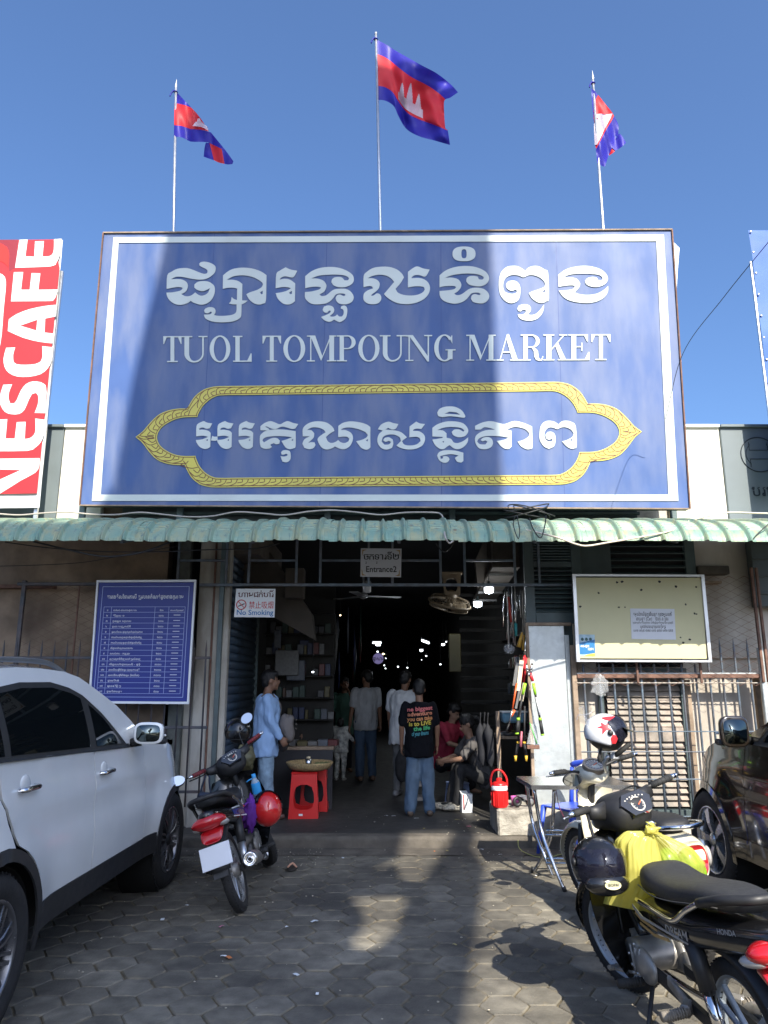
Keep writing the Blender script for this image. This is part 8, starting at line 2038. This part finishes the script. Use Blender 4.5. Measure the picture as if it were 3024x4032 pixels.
m_visd=mat('dark_visor',(.018,.018,.035),.06,var=.0,coat=1,stain=(.07,.07,.08),stain_amt=.3,stain_scale=25)
hc_=ray(2355,3405)*(3.62/ray(2355,3405).dot(Vector((0,CP,SP))))+Vector((0,0,CAM_Z))
def ex1(t,dome,r):
 mb=MB();mb.prism(elp(0,0,.040,.019,20),lambda x,y,q:Vector((x,r*1.135+q-3.2*x*x,-r*.66+y)),0,.003);o=mb.obj('badge',mat('badge_gold',(.55,.52,.30),.4,var=0),t)
 mb=MB();text_into(mb,'BOPAI',(0,r*1.135+.0045,-r*.66-.005),(-1,0,0),(0,0,1),.018,'CENTER',.02,.05);mb.obj('badge_text',m_letter,o,fix=False)
 mb=MB();mb.ell((0,r*.60,-r*.62),(r*.84,r*.52,r*.42));mb.obj('chin_bar',m_bkplast,t)
Rh=Matrix.Rotation(radians(188),3,'Z')@Matrix.Rotation(radians(12),3,'X')
helmet('dark_helmet','black full face helmet with smoked visor hanging from the left handlebar of the nearest motorbike',hc_,.130,Rh,m_bkplast,m_visd,True,ex1)['label']='black helmet with smoked visor hanging on the handlebar of the nearest motorbike'
gl_=on(dream,STd((.33,.24,1.01)))
mb=MB();mb.tube(bez([gl_,gl_.lerp(hc_,.45)+Vector((0,-.03,0)),hc_+Vector((0,0,.10))],5),.008,6);mb.obj('helmet_strap',m_bkmatt,label='black chin strap looped over the handlebar above the smoked visor helmet',cat='strap')
m_ybag=mat('yellow_plastic_film',(.80,.75,.19),.22,var=.06,spec=.7)
nt=m_ybag.node_tree;b=nt.nodes['Principled BSDF'];out=nt.nodes['Material Output'];tr=nt.nodes.new('ShaderNodeBsdfTranslucent');tr.inputs[0].default_value=(.85,.78,.10,1)
mx=nt.nodes.new('ShaderNodeMixShader');mx.inputs[0].default_value=.42;tp=nt.nodes.new('ShaderNodeBsdfTransparent');mx2=nt.nodes.new('ShaderNodeMixShader');mx2.inputs[0].default_value=.16
nt.links.new(b.outputs[0],mx.inputs[1]);nt.links.new(tr.outputs[0],mx.inputs[2]);nt.links.new(mx.outputs[0],mx2.inputs[1]);nt.links.new(tp.outputs[0],mx2.inputs[2]);nt.links.new(mx2.outputs[0],out.inputs[0])
m_ybag2=m_ybag.copy();m_ybag2.name='thin_yellow_film';[setattr(n.inputs[0],'default_value',.55)for n in m_ybag2.node_tree.nodes if n.type=='MIX_SHADER' and any(l.from_node.type=='BSDF_TRANSPARENT' for l in n.inputs[2].links)]
def dpt(u,v,D):d=ray(u,v);return d*(D/d.dot(Vector((0,CP,SP))))+Vector((0,0,CAM_Z))
def filmbag(name,lab,outline,D,depth,knot,seed,cat='bag'):
 """gathered plastic bag: sections between the knot and the hem, with folds radiating from the knot"""
 L_,R_=outline;n=40;rows=34;vs=[];fs=[];m_=96
 for i in range(rows+1):
  t=i/rows;a=polyline(L_,t);b_=polyline(R_,t)
  A_,B_=dpt(a.x,a.y,D),dpt(b_.x,b_.y,D);c=(A_+B_)/2;hw_=(B_-A_)/2;dp=Vector((0,-1,.2)).normalized()*depth*min(1,.12+1.5*t)*(1 if t<.8 else 1-(t-.8)*1.6)
  for j in range(m_):
   ph=2*pi*j/m_;f=1+(.16*noise.noise(Vector((cos(ph)*3.2+seed,sin(ph)*3.2,t*.8)))+.16*noise.noise(Vector((cos(ph)*9+seed,sin(ph)*9,t*1.3)))+.05*abs(noise.noise(Vector((ph*7,t*9,seed)))))*(1.25-.5*t)
   vs.append(c+hw_*cos(ph)*(1 if abs(cos(ph))>.9 else 1)*f+dp*sin(ph)*f)
 for i in range(rows):
  for j in range(m_):fs.append((i*m_+j,i*m_+(j+1)%m_,(i+1)*m_+(j+1)%m_,(i+1)*m_+j))
 mb=MB();mb.add(vs,fs,True);t=thing(name,(0,0,0),label=lab,cat=cat);mb.obj('film',m_ybag if 'goods' in lab else m_ybag2,t,fix=True)
 k=dpt(*knot,D-.03);mb=MB();mb.ell(k,(.030,.022,.020));
 for q in range(5):mb.tube([k,k+Vector((.028*cos(q*1.3),-.008,.02*sin(q*1.3)+.008)),k+Vector((.042*cos(q*1.9+.3),-.012,.03*sin(q*1.7)+.01))],[.010,.007+.004*(q%2),.002],5)
 mb.obj('knot',m_ybag,t);return t
filmbag('yellow_bag','yellow plastic bag of goods hanging in front of the nearest motorbike',([(2556,3272),(2470,3275),(2438,3310),(2432,3400),(2425,3470),(2385,3560)],[(2566,3272),(2582,3320),(2590,3380),(2592,3440),(2606,3520),(2590,3600)]),3.70,.10,(2562,3268),2.0)
filmbag('yellow_fruit_bag','thin yellow bag of green mangoes hanging beside the other yellow bag',([(2560,3272),(2555,3310),(2570,3370),(2590,3430),(2600,3470)],[(2568,3270),(2640,3300),(2720,3340),(2770,3400),(2765,3470)]),3.78,.09,(2570,3266),7.0)
m_mango=mat('green_mango',(.22,.40,.03),.3,var=.15,scale=12,coat=.3)
for i,(u,v,D,s_)in enumerate(((2630,3395,3.78,.062),(2712,3395,3.80,.060),(2600,3440,3.84,.055),(2740,3430,3.86,.055),(2670,3450,3.84,.06))):
 mb=MB();mb.ell(dpt(u,v,D),(s_,s_*.9,s_*1.12),nu=24,nv=16,f=lambda p:p*(1+.06*noise.noise(p*20)));mb.obj('green_mango',m_mango,label=['large green mango at the left of the thin yellow bag','large green mango at the right of the thin yellow bag','green mango low at the left in the thin yellow bag','green mango low at the right in the thin yellow bag','green mango at the bottom middle of the thin yellow bag'][i],cat='mango',group='green mangoes in the yellow bag')
mb=MB();mb.torus(dpt(2564,3252,3.68),(.2,1,.2),.020,.005,18,7);mb.obj('bag_hook',m_chrome,label='chrome carabiner hook holding the two yellow bags',cat='hook')
mb=MB();mb.cyl(dpt(2575,3450,3.72),dpt(2560,3530,3.72),.045,.05,18);mb.obj('green_bottle',mat('dull_green',(.05,.12,.07),.4),label='dull green bottle inside the yellow bag',cat='bottle')
scoot,STs=motorbike('cream retro scooter with round tail light parked beyond the nearest motorbike',(1.66,5.36,0),radians(100),radians(-5),radians(10),dict(type='scooter',body=m_cream,shield=m_cream,rim=m_eng,spokes=3,mirrors=[(1,(-.12,.02,-.04))],mdir=(-1,.35,-.12),mtilt=0.0,guard=m_cream,plate=True,stalk=m_bkmatt,rail=m_chrome,cowl=m_cream))
def ex2(t,dome,r):
 for P_ in([(.95,.35),(1.30,.42),(1.75,.55),(2.15,.78),(1.80,.86),(1.40,.80),(1.05,.62)],[(1.62,1.00),(1.78,1.12),(2.02,1.05),(1.92,1.22),(2.10,1.36),(1.86,1.34),(1.80,1.62),(1.66,1.36),(1.45,1.28),(1.62,1.18)],[(1.10,1.52),(1.35,1.50),(1.42,1.70),(1.30,1.95),(1.12,1.90)]):
  for sg in(1,-1):panel(t,'red_graphic',P_,lambda a,b,o,sg=sg:dome(sg*a,b,1.0)*(1+o/r),m_redg,.004,.12,.004)
 mb=MB();text_into(mb,'2023',(-r*.985,.02,-r*.30),(0,-1,-.25),(0,0,1),.028,'CENTER',.03);mb.obj('lettering',m_letter,t,fix=False)
 mb=MB();mb.grid(lambda u,v:Vector((r*.80*(2*u-1),r*(.86+.62*v*(1-.5*(2*u-1)**2))*sqrt(max(0,1-.45*(2*u-1)**2)),r*(.55-.10*v))),14,8);mb.grid(lambda u,v:Vector((r*.80*(2*u-1),r*(.86+.62*v*(1-.5*(2*u-1)**2))*sqrt(max(0,1-.45*(2*u-1)**2)),r*(.53-.10*v))),14,8,flip=True);mb.obj('peak',m_bkplast,t)
hp=dpt(2385,2888,5.15)
m_wshell=mat('white_helmet_shell',(.74,.75,.76),.15,var=.02,coat=1)
Rw=Matrix.Rotation(radians(-100),3,'Z')@Matrix.Rotation(radians(-14),3,'X')
helmet('white_helmet','white open face helmet with red flashes hanging on the cream scooter',hp,.135,Rw,m_wshell,m_visd,False,ex2,visor_up=.75)
ctr=dpt(2375,2985,5.25)
mb=MB();mb.tube(bez([dpt(2388,3040,5.25),dpt(2380,3010,5.22),dpt(2395,2975,5.2)],4),.013,8);mb.box(dpt(2420,2978,5.2),(.06,.05,.05),None,.012);mb.obj('mirror_clamp',m_alu,label='bright metal mirror clamp under the white helmet',cat='clamp')
mb=MB();mb.tube([dpt(2412,2985,5.2),dpt(2478,2930,5.15)],[.018,.017],10);mb.obj('helmet_bar',m_grip,label='black rubber grip sticking up behind the white helmet',cat='grip')
mb=MB();mb.tube(bez([dpt(2368,2945,5.1),dpt(2360,2975,5.1),dpt(2364,3000,5.1)],4),[.010]*5+[.016]*4,7);mb.obj('chin_strap',m_grip,label='black chin strap dangling below the white helmet',cat='strap')
mb=MB();q=dpt(2300,2815,5.0)
for k in range(4):mb.tube(bez([q,q+Vector((.04*cos(k*1.7),0,.045*sin(k*1.7)+.01)),q+Vector((.06*cos(k*1.7+.4),.01,.05*sin(k*1.7+.5)))],4),.006,5)
mb.tube(bez([q,q+Vector((.01,0,-.05)),q+Vector((.03,0,-.09))],4),.007,5);mb.obj('tied_plastic',m_clear,label='knotted strip of clear plastic on the fence behind the white helmet',cat='plastic')
b3,ST3=motorbike('black motorbike with red grips and chrome rail parked beside the white car',(-1.045,6.52,0),radians(92),radians(-19),radians(32),dict(type='underbone',body=m_bkplast,rim=m_alu,spokes=5,grip=mat('red_grip',(.20,.02,.025),.6),grip2=m_grip,mirrors=[(-1,(-.02,-.10,.20)),(1,(-.03,.25,.05))],mdir=(-1,-.15,.35),mtilt=.25,ex_z=.27,tail_z=.68,shock=m_alu,muffler=m_eng,peg2=m_grip,lever=m_grip))
mb=MB();mb.prism(smooth_poly([(-.30,.60),(-.62,.655),(-.64,.695),(-.34,.655)],2,30),lambda x,z,q:Vector((x,-(.142-.2*max(0,-x-.42)**1.5)-q,z)),0,.003);o=mb.obj('blue_side_panel',mat('decal_blue',(.02,.05,.22),.3,var=.1),b3)
mb=MB()
mb.prism([(-.28,.585),(-.64,.645),(-.64,.652),(-.28,.594)],lambda x,z,q:Vector((x,-(.144-.2*max(0,-x-.42)**1.5)-q,z)),0,.004);mb.prism([(-.30,.668),(-.64,.702),(-.64,.71),(-.29,.68)],lambda x,z,q:Vector((x,-(.144-.2*max(0,-x-.42)**1.5)-q,z)),0,.004);mb.obj('white_stripe',m_white,b3,kind='stuff')
mb=MB();text_into(mb,'XTR110',(-.55,-.150,.642),(1,0,-.15),(0,0,1),.042,'LEFT',.02,.18);mb.obj('lettering',mat('decal_gold',(.45,.35,.15),.4,var=0),b3,fix=False)
hr=dpt(1060,3178,5.95)
def ex3(t,dome,r):pass
Rr=Matrix.Rotation(radians(75),3,'Z')@Matrix.Rotation(radians(-100),3,'X')
m_rsh=mat('red_helmet_shell',(.60,.02,.02),.15,var=.03,coat=1)
helmet('red_helmet','red helmet with smoky visor hanging at the right side of the black motorbike',dpt(1052,3185,6.15),.128,Matrix.Rotation(radians(35),3,'Z')@Matrix.Rotation(radians(60),3,'X'),m_rsh,m_visd,False,None,visor_up=.15)
crumple('purple_cloth',dpt(985,3205,6.05),(.055,.05,.13),mat('purple_cloth_mat',(.12,.02,.27),.8,var=.2),None,31,2.4,.3,label='crumpled purple cloth tucked between the seat and the red helmet',cat='cloth')
bt=thing('water_bottle',dpt(1018,3140,6.35),(radians(8),radians(-14),0),label='plastic water bottle with blue label on the black motorbike',cat='bottle')
m_pet=mat('pet_plastic',(.55,.68,.78),.08,var=0,alpha=.45,spec=.9);m_pet2=mat('bottle_blue',(.04,.32,.68),.35,var=0)
mb=MB();mb.lathe((0,0,-.06),(0,0,1),[(.001,0),(.036,0),(.038,.02),(.036,.06),(.038,.10)],22);mb.obj('base',m_pet,bt);mb=MB();mb.lathe((0,0,-.06),(0,0,1),[(.0385,.10),(.0392,.12),(.0392,.17),(.036,.19)],22);mb.obj('label_band',m_pet2,bt)
mb=MB();mb.lathe((0,0,-.06),(0,0,1),[(.036,.19),(.020,.225),(.016,.235)],22);mb.obj('neck',m_pet,bt);mb=MB();mb.lathe((0,0,-.06),(0,0,1),[(.018,.232),(.018,.262),(.001,.264)],16);mb.tube(bez([(0,0,.17),(-.05,0,.16),(-.07,0,.15)],4),.006,6);mb.obj('cap',m_pet2,bt)
crumple('olive_bag',dpt(962,2985,6.95),(.10,.10,.12),mat('olive_wrap',(.12,.11,.055),.5,var=.3,scale=20),None,41,2.2,.2,label='olive wrapped parcel on the handlebar of the bike by the shutter',cat='bag')
mb=MB();c=dpt(808,3150,6.3);mb.box(c,(.14,.07,.12),Matrix.Rotation(.1,3,'Y'),.02);hb=mb.obj('handbag',mat('navy_cloth',(.02,.03,.055),.8),label='navy cloth bag hanging under the left grip of the bike by the white car',cat='bag')
for s in(-1,1):mb=MB();mb.tube(bez([c+Vector((s*.045,0,.05)),c+Vector((s*.03,0,.12)),c+Vector((.01+s*.015,0,.20))],4),.008,6);mb.obj('strap',mat('navy_cloth',(.02,.03,.055),.8),hb)
helmet('black_helmet','black helmet hanging in front of the blue shutter behind the round mirror',dpt(938,2880,7.05),.125,Matrix.Rotation(radians(30),3,'Z'),m_bkplast,m_visd,False)
mb=MB();q=atZ(1150,3425,0);mb.ell((q.x,q.y,.012),(.05,.10,.010));sd_=mb.obj('sandal',mat('dark_sandal',(.03,.025,.02),.7),label='single dark sandal on the paving by the front wheel of the black motorbike',cat='sandal')
mb=MB();mb.tube(bez([(q.x-.04,q.y,.02),(q.x,q.y+.02,.05),(q.x+.04,q.y,.02)],4),.009,6);mb.obj('strap',mat('peach_strap',(.55,.30,.2),.7),sd_)
